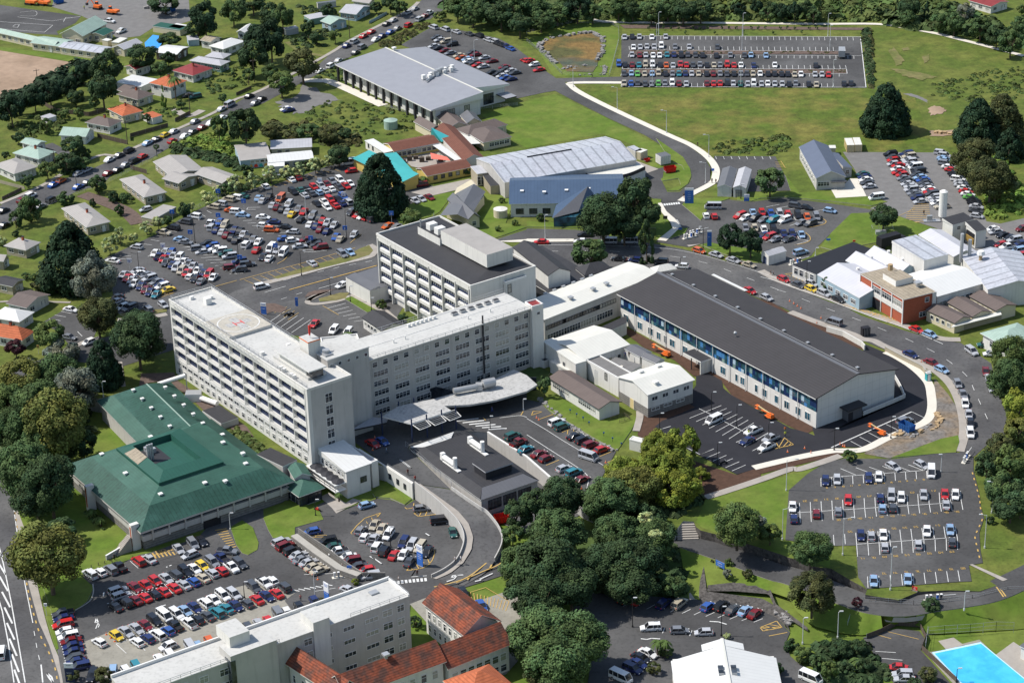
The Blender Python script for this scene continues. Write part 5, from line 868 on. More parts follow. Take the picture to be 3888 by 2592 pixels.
for sgn in (-1,1):
    for k in range(2):r.box(sgn*1.3-.55,sgn*1.3+.55,-9-k*1.6,-7.7-k*1.6,zz0+hh-.5,zz0+hh+.25,M['steel'],M['glass'])
r.build('skylight',t)
house('pool_house','small white pool changing block with grey roof at right edge','E3 2200,1250 2500,1400 2140,1095',-.8,LO,roof='shed',h=.5,axis='u',oh=.3,wm='wallw',rm='rgrey',cat='pool house',wins=[('l',3,.1,.9,1.8,.8,.5,'w')])
house('brick_block','red brick two storey block with tan trough roof and white frames','B3 1215,1205 1480,1130 845,985',7.4,0,roof='flat',h=0,oh=.15,wm='brick',rm='rtan',cat='building',wins=[('l',3,.03,.72,4.6,4.2,1.7,'w'),('f',1,.5,.95,1.0,4.,1.3,'w'),('f',1,.6,.9,5,1.2,1.3,'w')],trim=M['trimw'])
t=bpy.data.objects['brick_block'];a,b_,c=t['_L'];q=MB()
for fy in (0.0,.25,.5,.72,1.):q.box(-.25,-.02,b_*fy-.15,b_*fy+.15,0,c,M['trimw'])
q.box(-.2,-.02,.2,b_*.72,3.2,4.4,M['wallw']);q.box(-.25,-.02,b_*.5,b_*.7,0,2.8,M['black']);q.box(a-.9,a+.3,-.3,-.02,0,c,M['wallw']);q.build('facade_frame',t)
q=MB();q.box(a*.3,a*.85,b_*.4,b_*.7,c+.02,c+1.7,M['trimw'],M['rtan']);q.tube((a*.6,b_*.75,c+1.7),(a*.6,b_*.75,c+3.4),.7,M['wood']);vent(q,a*.8,b_*.25,c,1.6,M['steel']);q.build('roof_hutch',t)
t,a,b_,c=house('laundry_hall','white roofed hall with long ridge vent behind the brick block','B3 1500,1180 1915,1060 1240,990',5.2,0,roof='gable',h=1.6,axis='u',oh=.3,wm='wallw',rm='rwhite',cat='industrial building',wins=[('f',5,.03,.97,1.4,2.4,1.8,'w')])
t,a,b_,c=house('laundry_hall','large grey roofed hall at the right edge with dark flues','B3 1930,1120 2400,1020 1700,830',5.4,0,roof='gable',h=2.,axis='v',oh=.2,wm='wallw',rm='rsilver',cat='industrial building',wins=[])
M['rpale']=mat('pale_metal_roof',(.50,.50,.53),.5,.05,.3,kind='seam',a=1.2,b=.93)
for s,lab in (('B3 840,1190 1120,1060 480,990','sawtooth roofed workshop bay nearest the street trees'),('B3 1050,1040 1230,990 720,870','sawtooth roofed workshop bay in the middle'),('B3 1180,985 1330,930 880,820','sawtooth roofed workshop bay beside the tall boiler house')):house('workshop_bay',lab,s,3.8,0,roof='gable',h=2.,axis='v',oh=.1,wm='wallbl',rm='rpale',cat='industrial building',wins=[('l',5,.05,.95,1.2,2,1.2,'w')])
for n_,tr in enumerate([o for o in bpy.data.objects if o.name.startswith('workshop_bay')]):
    a,b_,c=tr['_L'];q=MB()
    for f in (.3,.7):q.tube((a*.7,b_*f,c+1),(a*.7,b_*f,c+1.9),.5,M['trimw'],n=10)
    q.build('roof_vent',tr)
house('black_roof_wing','low building with matt black flat roof beside the car park exit','B3 470,990 990,790 330,885',3.6,0,roof='flat',h=0,oh=.1,wm='wallw',rm='black',cat='building',wins=[('l',4,.05,.95,1.2,1.4,1.8,'w')]);
house('boiler_house','tall white boiler house with streaked metal roof','B3 1390,870 1605,820 1115,720',8.5,0,roof='shed',h=.6,axis='u',oh=.1,wm='wallw',rm='rsilver',cat='industrial building',wins=[]);house('store_hall','pale roofed hall behind the boiler house','B3 1640,840 1850,800 1340,650',4.2,0,roof='gable',h=1.2,axis='v',oh=.2,wm='wallw',rm='rpale',cat='industrial building',wins=[])
t,a,b_,c=house('gas_store','white store with charcoal roofs and rows of yellow gas bottles','B3 1635,570 1815,520 1515,535',6.0,0,roof='shed',h=.6,axis='u',oh=.15,wm='wallw',rm='rdark',cat='industrial building',wins=[('f',2,.1,.9,4.2,.8,.7,'d')]);t,a,b_,c=house('gas_store','white open fronted bay with stacked yellow gas bottles','B3 1830,625 1915,600 1740,565',5.4,0,roof='shed',h=.9,axis='u',oh=.2,wm='wallw',rm='rdark',cat='industrial building',wins=[]);q=MB();q.box(-.1,-.02,.5,b_-.5,1.0,4.2,M['black']);
for k in range(8):q.tube((-.25,.8+k*(b_-1.6)/7.,1.),(-.25,.8+k*(b_-1.6)/7,2.8),.2,M['yellow'])
q.build('gas_bottle_rack',t)
b=MB();p=G(tp('B3',1545,515),0);b.tube((p.x,p.y,0.8),(p.x,p.y,8.6),1.2,M['trimw'],n=20);b.tube((p.x,p.y,8.6),(p.x,p.y,9.1),1.25,M['trimw'],r2=.5,n=20);
for k in range(3):b.tube((p.x+math.cos(k*2.1)*.8,p.y+math.sin(k*2.1)*.8,0),(p.x+math.cos(k*2.1)*.8,p.y+math.sin(k*2.1)*.8,.9),.12,M['steel'])
tag(b.build('oxygen_tank',smooth=False,origin=p.copy()),'tall white cylindrical oxygen tank beside the gas store','storage tank');b=MB();
for k in range(6):b.tube((p.x-6+k*1.1,p.y-1.5,0),(p.x-6+k*1.1,p.y-1.5,2.4),.05,M['steel']);
b.box(p.x-6,p.x-1,p.y-3,p.y-1,.2,.4,M['steel']);b.box(p.x-5,p.x-3.4,p.y-2.4,p.y-1.4,.4,1.9,M['steel']);tag(b.build('pipe_rack',origin=p.copy()),'galvanised pipework enclosure at the foot of the oxygen tank','pipework')
for i,(x,y,h_) in enumerate(((1703,870,8.6),(1773,865,6.6))):p=G(tp('B3',x,y),4.5);b=MB();b.tube((p.x,p.y,4),(p.x,p.y,4+h_),.5,M['steel'],n=12);tag(b.build('chimney_flue',origin=p.copy()),('taller','shorter')[i]+' of the two steel flues rising from the pale hall roof','chimney')
b=MB();p=G(tp('B3',1870,860),6.5);b.tube((p.x,p.y,5.5),(p.x,p.y,8),.5,M['wood']);b.tube((p.x,p.y,8),(p.x,p.y,9),1.2,M['trimw'],r2=.9);tag(b.build('roof_cowl',origin=p.copy()),'large white mushroom cowl on the right hall roof','roof cowl')
for i,(x,y) in enumerate(((2080,1090),(2170,1060))):
    p=G(tp('B3',x,y),4);b=MB();b.box(p.x-1.4,p.x+1.4,p.y-1.2,p.y+1.2,1,5.6,M['trimw']);b.box(p.x-1.5,p.x+1.5,p.y-1.3,p.y+1.3,2.2,2.7,M['steel']);b.tube((p.x,p.y,5.6),(p.x,p.y,6.4),1.1,M['steel']);tag(b.build('cooling_tower',origin=p.copy()),('left','right')[i]+' white cooling tower on the deck at the right edge','cooling tower')
slab('walkway_canopy','thin white walkway roof along the street side of the theatre','B2 1572,990 1592,984 1880,1124 1856,1128',7.2,.2,M['trimw'],M['rwhite'],0);slab('loading_deck','dark elevated concrete deck under the cooling towers','B3 2030,1160 2400,1080 2400,1010 1950,1060',2.2,.8,M['wallt'],M['gravel'],0,cat='deck')
for s,lab in (('B3 1650,1405 1790,1350 1400,1290','brown roofed cabin nearest the street'),('B3 1800,1350 1960,1300 1580,1225','brown roofed cabin in the middle of three'),('B3 2000,1300 2165,1240 1770,1175','brown roofed cabin farthest from the street')):house('cabin',lab,s,3.2,0,roof='gable',h=1.,axis='v',oh=.3,wm='wallc',rm='rbrown',cat='cabin',wins=[('l',4,.1,.9,1.2,1.,1.1,'w')],trim=M['trimd'])
slab('verandah','long cream verandah roof on the end of the brown cabins','B3 1620,1440 2050,1330 2040,1300 1640,1415',2.6,.15,M['trimw'],M['rcream'],0);wall('fence','tan board fence under the cabin verandah',GP('B3 1640,1485 2045,1375'),.2,2.3,M['wallt'],cat='fence')
house('white_house','white weatherboard house with pale green roof at right edge','C3 2080,150 2400,60 1975,0',4.2,0,roof='hip',h=1.8,oh=.6,wm='wallw',rm='rgreenp',cat='house',wins=[('l',2,.1,.8,1.6,1,1.5,'w')])
house('shed','small white gabled shed with navy door on the verge','B3 68,835 222,790 5,800',3.0,0,roof='gable',h=.8,axis='u',oh=.15,wm='wallw',rm='rlgrey',cat='shed',wins=[],doors=[('l',.5,1.4,2.2,'navy')])
t,a,b_,c=house('office_building','long pale office with blue grey gable roof beside the gravel lot','A3 470,1518 726,1500 325,1250',4.0,0,roof='gable',h=2.2,axis='v',oh=.3,wm='wallg',rm='rslate',cat='building',wins=[('f',1,.05,.45,1.3,3.6,1.3,'w'),('l',8,.1,.95,1.2,1.2,1.4,'w')]);house('office_wing','side wing of the blue grey roofed office','A3 700,1435 785,1430 580,1310',3.2,0,roof='shed',h=.8,axis='-v',oh=.2,wm='wallg',rm='rslate',cat='building',wins=[('f',1,.3,.7,1.2,1.2,1.3,'w')]);slab('porch','grey flat porch roof at the office entrance','A3 600,1550 735,1545 725,1525 605,1530',2.8,.2,M['trimd'],M['rgrey'],0,cat='porch')
def container(s,z,h,m,label,mt=None):
    o,rz,a,b_=rect(s,z+h,z);t=empty('shipping_container',o,rz,label,'container');b=MB();b.box(0,a,0,b_,0,h,M[m],M[mt or m]);b.build('body',t);d=MB()
    for k in range(4):x=a*(.2+.2*k);d.box(x-.03,x+.03,-.06,-.003,.1,h-.1,M['steel'])
    d.build('door_bar',t);r=MB()
    for k in range(int(b_/.6)):r.box(-.05,-.003,k*.6+.1,k*.6+.3,.15,h-.15,M[m])
    r.build('corrugation',t); return t
container('A3 735,1235 800,1235 712,1175',0,2.6,'boomy','left one of the two cream containers above the gravel lot','rcream');container('A3 803,1232 862,1225 782,1170',0,2.6,'boomy','right one of the two cream containers above the gravel lot','rcream');house('shed','tiny cream shed behind the office roof','A3 585,1260 640,1255 580,1235',2.4,0,roof='flat',h=0,oh=.1,wm='wallc',rm='rcream',cat='shed',wins=[])
container('B3 872,1450 935,1440 812,1437',0,2.5,'black','black shipping container standing on the street');container('A2 970,1300 1028,1275 905,1290',0,2.6,'wallc','cream container behind the large warehouse','rcream');container('A2 925,1290 985,1275 850,1250',0,2.6,'wallw','white container with blue tarpaulin behind the large warehouse','rsilver');container('A2 1140,1335 1225,1318 1080,1310',.3,2.8,'wallw','white portable store with grey roof on blocks','rgrey')
t,a,b_,c=house('warehouse','huge warehouse with silver ribbed metal roof','A1 2050,1554 A2 935,1358 A1 1778,1352',5.4,0,roof='gable',h=2.2,axis='u',oh=.15,wm='wallg',rm='rsilver',cat='warehouse',wins=[('l',0,0,1,1,1,1,'w')])
q=MB();q.box(a*.28,a*.62,b_*.5-.15,b_*.5+.15,c+2.2,c+2.5,M['trimd']);q.build('ridge_vent',t);door(t,'f',a*.45,0,5,3.6,M['black'],a,b_)
slab('loading_canopy','cream canopy roof on the warehouse yard side','A2 150,1500 320,1470 370,1515 250,1568 150,1568',3.6,.2,M['trimw'],M['rcream'],0);
q=MB();P=GP('A2 490,1462 545,1498 640,1510 760,1500 880,1475 1008,1420 930,1375 780,1400',3.6);q.prism([(p.x,p.y) for p in P],0,3.6,M['wallw'],M['rcream']);P2=[P[0],P[1],P[2],P[3],P[4],P[5]];o_=q.build('curved_office',origin=P[0].copy());tag(o_,'white roofed office with curved dark fascia beside the warehouse','building');f=MB();ribbon(f,[p+Vector((-.1,-.2,0)) for p in P2],.3,M['trimd'],lift=.25,thick=1.1,sm=True);k=f.build('fascia',origin=P[0].copy());k.parent=o_;k.location=(0,0,0)
q=MB();
for k in range(16):p=P[2].lerp(P[4],k/15)+Vector((0,-.25,-1.7));q.box(p.x-.3,p.x+.3,p.y-.1,p.y,p.z-.5,p.z,M['glass'])
k=q.build('window_strip',origin=P[0].copy());k.parent=o_;k.location=(0,0,0)
house('skylit_shed','tan sided lean-to with pale roof at the warehouse corner','A1 1820,1480 1905,1465 1760,1415',4.2,0,roof='flat',h=0,oh=.1,wm='wallt',rm='rlgrey',cat='shed',wins=[('f',3,0,1,.5,1.2,2.6,'w')]);house('lean_to','dark lean-to with steps along the warehouse wall','B1 1930,240 2010,225 1865,160',3.0,0,roof='shed',h=.6,axis='u',oh=.1,wm='wallt',rm='rdark',cat='shed',wins=[])
t,a,b_,c=house('clinic','wide blue metal roofed clinic with blue and white walls','B1 2088,392 B2 830,375 B1 2180,150',4.4,0,roof='gable',h=3.0,axis='u',oh=.5,wm='wallw',rm='rblue',cat='building',wins=[('f',8,.02,.98,1.0,2.2,1.6,'d')]);q=MB()
for x,y in ((.1,.25),(.3,.2),(.5,.25),(.7,.3)):vent(q,a*x,b_*y,c+1,1.)
q.build('roof_vent',t)
q=MB();A,Bq,Cq,Dq=GP('B2 215,512,3.4 440,455,3.6 590,330,4.6 250,400,4.6');T=GP('B2 520,240,7.8')[0];q.face([A,Bq,T],M['rgrey']);q.face([Bq,Cq,T],M['rblue']);q.face([Dq,A,T],M['rblue']);q.face([A,Dq,Cq,Bq],M['trimw']);o_=q.build('roof',origin=A.copy());
w=MB();g=GP('B2 230,590 420,580 540,480 330,480');w.prism([(p.x,p.y) for p in g],0,3.,M['glassb']);w_=w.build('clinic_porch',origin=g[0].copy());tag(w_,'pointed pale blue roofed glass entrance porch beside the dark trees','porch');o_.parent=w_;o_.location=A-g[0]
t,a,b_,c=house('hostel','grey metal roofed building with row of skylights','B1 1740,525 1850,505 1560,350',3.4,0,roof='gable',h=1.8,axis='v',oh=.4,wm='wallc',rm='rgrey',cat='building',wins=[('f',1,.2,.8,1.1,1.2,1.3,'w')],trim=M['trimd'])
P=GP('B1 1500,490,3 1650,480,4.6 1745,525,3.4 1850,505,3 1920,380,3 1895,280,3 1785,215,4.4 1640,300,3');q=MB();q.face([P[0],P[1],GP('B1 1790,220,5.2')[0],P[7]],M['rgrey']);q.face([P[1],P[2],GP('B1 1890,285,3.4')[0],GP('B1 1790,220,5.2')[0]],M['rgrey']);k=q.build('hostel_wing',origin=P[0].copy());tag(k,'steep grey roof slopes of the skylit building beside the grassy bank','roofed wing');q=MB();q.prism([(p.x,p.y) for p in GP('B1 1560,510 1740,560 1880,400 1770,260 1650,330')],0,3,M['wallc']);w=q.build('wall');w.parent=k;w.matrix_parent_inverse=Matrix.Identity(4);w.location=-P[0]
b=MB();p=G(tp('B1',2018,500),0);b.tube((p.x,p.y,0),(p.x,p.y,2.6),2.1,M['wallc'],n=24);b.tube((p.x,p.y,2.6),(p.x,p.y,3.),2.15,M['rcream'],r2=.3,n=24);tag(b.build('water_tank',origin=p.copy()),'cream round water tank on the lawn near the blue clinic','water tank');b=MB();p=G(tp('A1',1085,1090),0);b.tube((p.x,p.y,0),(p.x,p.y,2.8),2.3,M['rgreenp'],n=24);b.tube((p.x,p.y,2.8),(p.x,p.y,3.3),2.35,M['rgreenp'],r2=.3,n=24);tag(b.build('water_tank',origin=p.copy()),'pale green round water tank on the rough grass','water tank')
M['turqw']=mat('turquoise_wall',(.05,.40,.44),.6,.05)
house('kindergarten_wing','turquoise metal roofed kindergarten wing behind the dark conifer','A1 1180,1550 1325,1510 760,1345',3.4,0,roof='shed',h=1.2,axis='v',oh=.2,wm='wally',rm='rturq',cat='kindergarten',wins=[]);P=GP('A1 735,1338,3.6 1130,1295,3.6 1325,1510,3.4 1185,1555,3.2');q=MB();q.face([P[0],P[3],P[2],P[1]][::-1] if (P[3]-P[0]).cross(P[2]-P[0]).z<0 else [P[0],P[3],P[2],P[1]],M['rturq']);k=q.build('turquoise_roof',origin=P[0].copy());tag(k,'broad turquoise roof plane next to the red parked car','roof');q=MB();cW=sum(P,Vector())/4;q.prism([tuple(p.lerp(cW,.25)[:2]) for p in P],0,3.0,M['wally']);w=q.build('wall');w.parent=k;w.location=-P[0]
house('kindergarten_wing','brown tiled wing closing the back of the play court','A1 1110,1290 1500,1215 1040,1215',3.0,0,roof='gable',h=1.2,axis='u',oh=.3,wm='wally',rm='rbrownt',cat='kindergarten',wins=[('f',8,.05,.95,1,1.4,1.2,'w')]);house('kindergarten_wing','brown tiled wing with yellow walls along the lane','A1 1390,1500 1775,1420 1310,1430',2.8,0,roof='gable',h=1.2,axis='u',oh=.3,wm='wally',rm='rbrownt',cat='kindergarten',wins=[('f',5,.1,.95,1,1.2,1.2,'d')])
house('kindergarten_wing','long brown roofed wing rising to the turquoise gable','A1 1700,1370 1860,1320 1440,1095',3.2,0,roof='gable',h=1.6,axis='v',oh=.3,wm='wallw',rm='rbrownt',cat='kindergarten',wins=[]);q=MB();T=GP('A1 1425,1145,2 1515,1210,2 1590,1165,4 1430,1085,6');q.face([T[0],T[1],T[2],T[3]],M['turqw']);q.face([T[3],T[2],T[1],T[0]],M['turqw']);k=q.build('gable_screen',origin=T[0].copy());tag(k,'turquoise triangular gable screen between brown roofs','gable')
slab('shade_sail','coral red shade sail stretched over the play court','A1 1420,1300 1560,1335 1590,1365 1430,1350',2.6,.08,M['red'],mat('coral_fabric',(.75,.17,.12),.8,.05),0,cat='shade sail');slab('play_court_roof','white verandah roof edging the kindergarten court','A1 1490,1215 1700,1365 1640,1370 1440,1235 1130,1295 1120,1280',2.7,.12,M['trimw'],M['rwhite'],0,cat='verandah')
sheet('play_court','A1 1130,1310 1460,1250 1640,1380 1400,1450 1260,1420',M['path'],lift=.17);b=MB();p=G(tp('A1',1350,1370));
for k in range(7):x,y=p.x-6+k*2,p.y+(k%3)*1.4-1;b.box(x-.8,x+.8,y-.6,y+.6,.2,1.2+.5*(k%2),M['timber']);b.tube((x,y,.2),(x,y,2.4),.08,M['timber'])
tag(b.build('play_fort',origin=p.copy()),'weathered timber climbing frame in the kindergarten court','playground equipment')
for s,ax,lab,rm_ in (('A1 1420,1115 1530,1095 1275,1035','v','brown roofed cabin with white walls below the big grey roof','rbrown'),('A1 1580,1090 1735,1055 1470,995','v','brown roofed cabin touching the big grey building','rbrown'),('A1 1730,1050 1865,1040 1670,980','v','small grey roofed cabin on the field edge','rgrey'),('A1 1870,1215 2120,1165 1700,1110','u','wide brown hip roofed school room on the green field','rbrown'),('A1 1740,1150 2080,1060 1690,1080','u','brown roofed school room with patched lichen on its roof','rbrown')):house('classroom',lab,s,3.,0,roof='hip' if ax=='u' else 'gable',h=1.6,axis='v',oh=.4,wm='wallc',rm=rm_,cat='classroom',wins=[('f',4,.2,.95,1.,1.6,1.2,'w')])
house('classroom','white flat roofed block beside the brown kindergarten wing','A1 1030,1300 1110,1285 860,1195',2.8,0,roof='flat',h=0,oh=.2,wm='wallw',rm='rwhite',cat='classroom',wins=[('l',2,.5,.95,1,.8,1.2,'d')]);slab('walkway_roof','pale yellow covered walkway between the school rooms','A1 1640,1110 1700,1100 1850,1220 1720,1228',2.6,.15,M['trimw'],M['rcream'],0,cat='walkway')
t,a,b_,c=house('classroom','pale blue classroom with colourful painted mural','A0 2040,1368 2300,1310 1990,1235',3.0,0,roof='gable',h=.7,axis='u',oh=.2,wm='wallbl',rm='rwarm',cat='classroom',wins=[('f',4,.3,.95,1.7,1.2,.8,'w')]);q=MB();
for k,cn in enumerate(('blue','yellow','red','aqua','yellow','orange')):q.face([(1+k*1.6,-.01,.2),(2.4+k*1.6,-.01,.2),(2.0+k*1.6,-.01,1.3),(1.2+k*1.6,-.01,1.1)],M[cn])
q.build('mural',t)
house('prefab','white flat roofed prefab behind the variegated hedge','A1 60,1270 415,1250 80,1200',2.8,0,roof='shed',h=.3,axis='u',oh=.3,wm='wallc',rm='rlgrey',cat='classroom',wins=[('f',2,.1,.5,1,1.4,1.2,'w')]);house('prefab','white roofed prefab nearest the big car park hedge','A1 40,1385 430,1350 50,1310',2.8,0,roof='gable',h=.9,axis='u',oh=.3,wm='wallc',rm='rwhite',cat='classroom',wins=[('f',3,.3,.9,1,1.4,1.2,'w')]);house('prefab','small white lean-to prefab at the hedge corner','A1 35,1420 180,1412 60,1385',2.4,0,roof='shed',h=.3,axis='u',oh=.1,wm='wallw',rm='rwhite',cat='shed',wins=[])
o,rz,a,b_=rect('A1 1425,940 1815,805 610,548',6.2,0);t=empty('health_centre',o,rz,'big health centre with sweeping pale grey roof on dark columns','building');Hh=6.2
q=MB();q.box(2.4,a-.5,1.2,b_-1.2,-.2,Hh-.4,M['wallp']);q.build('wall',t)
r=MB();r.face([(0,0,Hh),(a,0,Hh+1.9),(a,b_,Hh+1.9),(0,b_,Hh)],M['rhealth']);r.box(0,a,0,b_,Hh-.4,Hh-.01,M['trimw'],M['rhealth']);r.face([(0,0,Hh-.1),(a,0,Hh-.1),(a,0,Hh+1.9)],M['trimw']);r.face([(a,0,Hh-.1),(a,b_,Hh-.1),(a,b_,Hh+1.9),(a,0,Hh+1.9)],M['trimw']);
p=(Matrix.Translation(o)@Matrix.Rotation(rz,4,'Z')).inverted()@G(tp('A1',2095,715),6.2);p2=(Matrix.Translation(o)@Matrix.Rotation(rz,4,'Z')).inverted()@G(tp('A1',1395,395),6.2)
xe=p.x;y_=max(p.y,2);ye=p2.y
r.face([(a-.01,y_,Hh+1.75),(xe,y_,Hh),(xe,ye,Hh),(a-.01,ye,Hh+1.75)],M['rhealth']);r.box(a+.01,xe,y_,ye,Hh-.5,Hh-.02,M['trimw'],M['rhealth']);r.face([(a,y_,Hh-.1),(xe,y_,Hh-.1),(a,y_,Hh+1.75)],M['trimw']);r.build('roof',t);r=MB();r.box(a-.3,a+.3,0,b_,Hh+1.9,Hh+2.02,M['rcream']);r.build('ridge_cap',t)
q=MB();q.box(a,xe-1.5,y_+1.,ye-1,-.2,Hh-.51,M['wallp']);q.build('rear_wall',t)
q=MB()
for k in range(13):y=.8+(b_-1.6)*k/12;q.box(.25,.95,y-.35,y+.35,0,Hh-.45,M['trimd'])
q.build('column',t)
for k in range(12):
    y=.8+(b_-1.6)*(k+.5)/12;w=window(t,'l',y,1,2.6 if k%3 else 1.6,3.4 if k%3 else 2,'d');w.location.x=2.39
for (fx,w_) in ((.35,5.5),(.72,2.)):w=window(t,'f',a*fx,.4,w_,4.,'d');w.location.y=1.19
w=window(t,'f',a+(xe-a)*.45,.6,4,3.6,'d');w.location.y=y_+.99
q=MB();cx_,cy_=a-.5,b_*.42
for k in range(9):x,y=cx_-7+1.7*k,cy_+((-1)**k)*.8+(.9*k-4)*.4;q.box(x-.6,x+.6,y-.6,y+.6,Hh+1.4,Hh+2.9,M['trimw'])
for k in range(-1,2):q.box(cx_-1.5+k*1.8,cx_+k*1.8,cy_-1+k*.8,cy_+.5+k*.8,Hh+1.9,Hh+3.6,M['steel'])
q.tube((cx_-8,cy_-4,Hh+1.8),(cx_+8,cy_+4,Hh+2.3),.35,M['steel']);vent(q,a+1,b_*.93,Hh+1.8,1.2);q.build('rooftop_unit',t);q=MB();q.box(xe-5,xe-.6,y_-5,y_+.9,3,3.35,M['trimd'],M['rhealth']);q.build('side_canopy',t);q=MB();q.box(xe,xe+.3,y_+22,y_+29,1.2,4.6,M['wallbl']);q.build('blue_screen',t)
house('twin_roof_clinic','left half of the white clinic with paired gable roofs','B2 1618,245 1745,252 1665,88',3.2,0,roof='gable',h=.9,axis='v',oh=.15,wm='wallw',rm='rgrey',cat='clinic',wins=[]);house('twin_roof_clinic','right half of the white clinic with paired gable roofs','B2 1752,252 1865,262 1802,92',3.2,0,roof='gable',h=.9,axis='v',oh=.15,wm='wallw',rm='rlgrey',cat='clinic',wins=[('f',1,.1,.8,.1,1.8,2.3,'d')])
house('ward_annex','white annex with blue grey curved roof tucked behind clinical block','B1 905,1125 985,1100 700,1010',4.2,0,roof='shed',h=.5,axis='v',oh=.1,wm='wallw',rm='rgrey',cat='building',wins=[('l',2,.1,.9,1.3,1.4,1.5,'w')]);P=GP('B1 700,1012,4.4 905,1128,4.2 1200,1050,4.2 1100,880,4.4 960,925,4.4');q=MB();q.face(P,M['rgrey']);k=q.build('annex_roof',origin=P[0].copy());tag(k,'blue grey roof sheet of the white annex','roof');w=MB();w.prism([(p.x,p.y) for p in P],0,4.15,M['wallw']);kk=w.build('wall');kk.parent=k;kk.location=-P[0]
house('garage','white garage with charcoal gable roof in the rear car park','B1 1010,1472 1200,1410 835,1355',3.2,0,roof='gable',h=1.4,axis='v',oh=.3,wm='wallw',rm='rdark',cat='garage',wins=[('l',4,.3,.95,1.2,1.1,1.1,'w')],trim=M['trimd'])
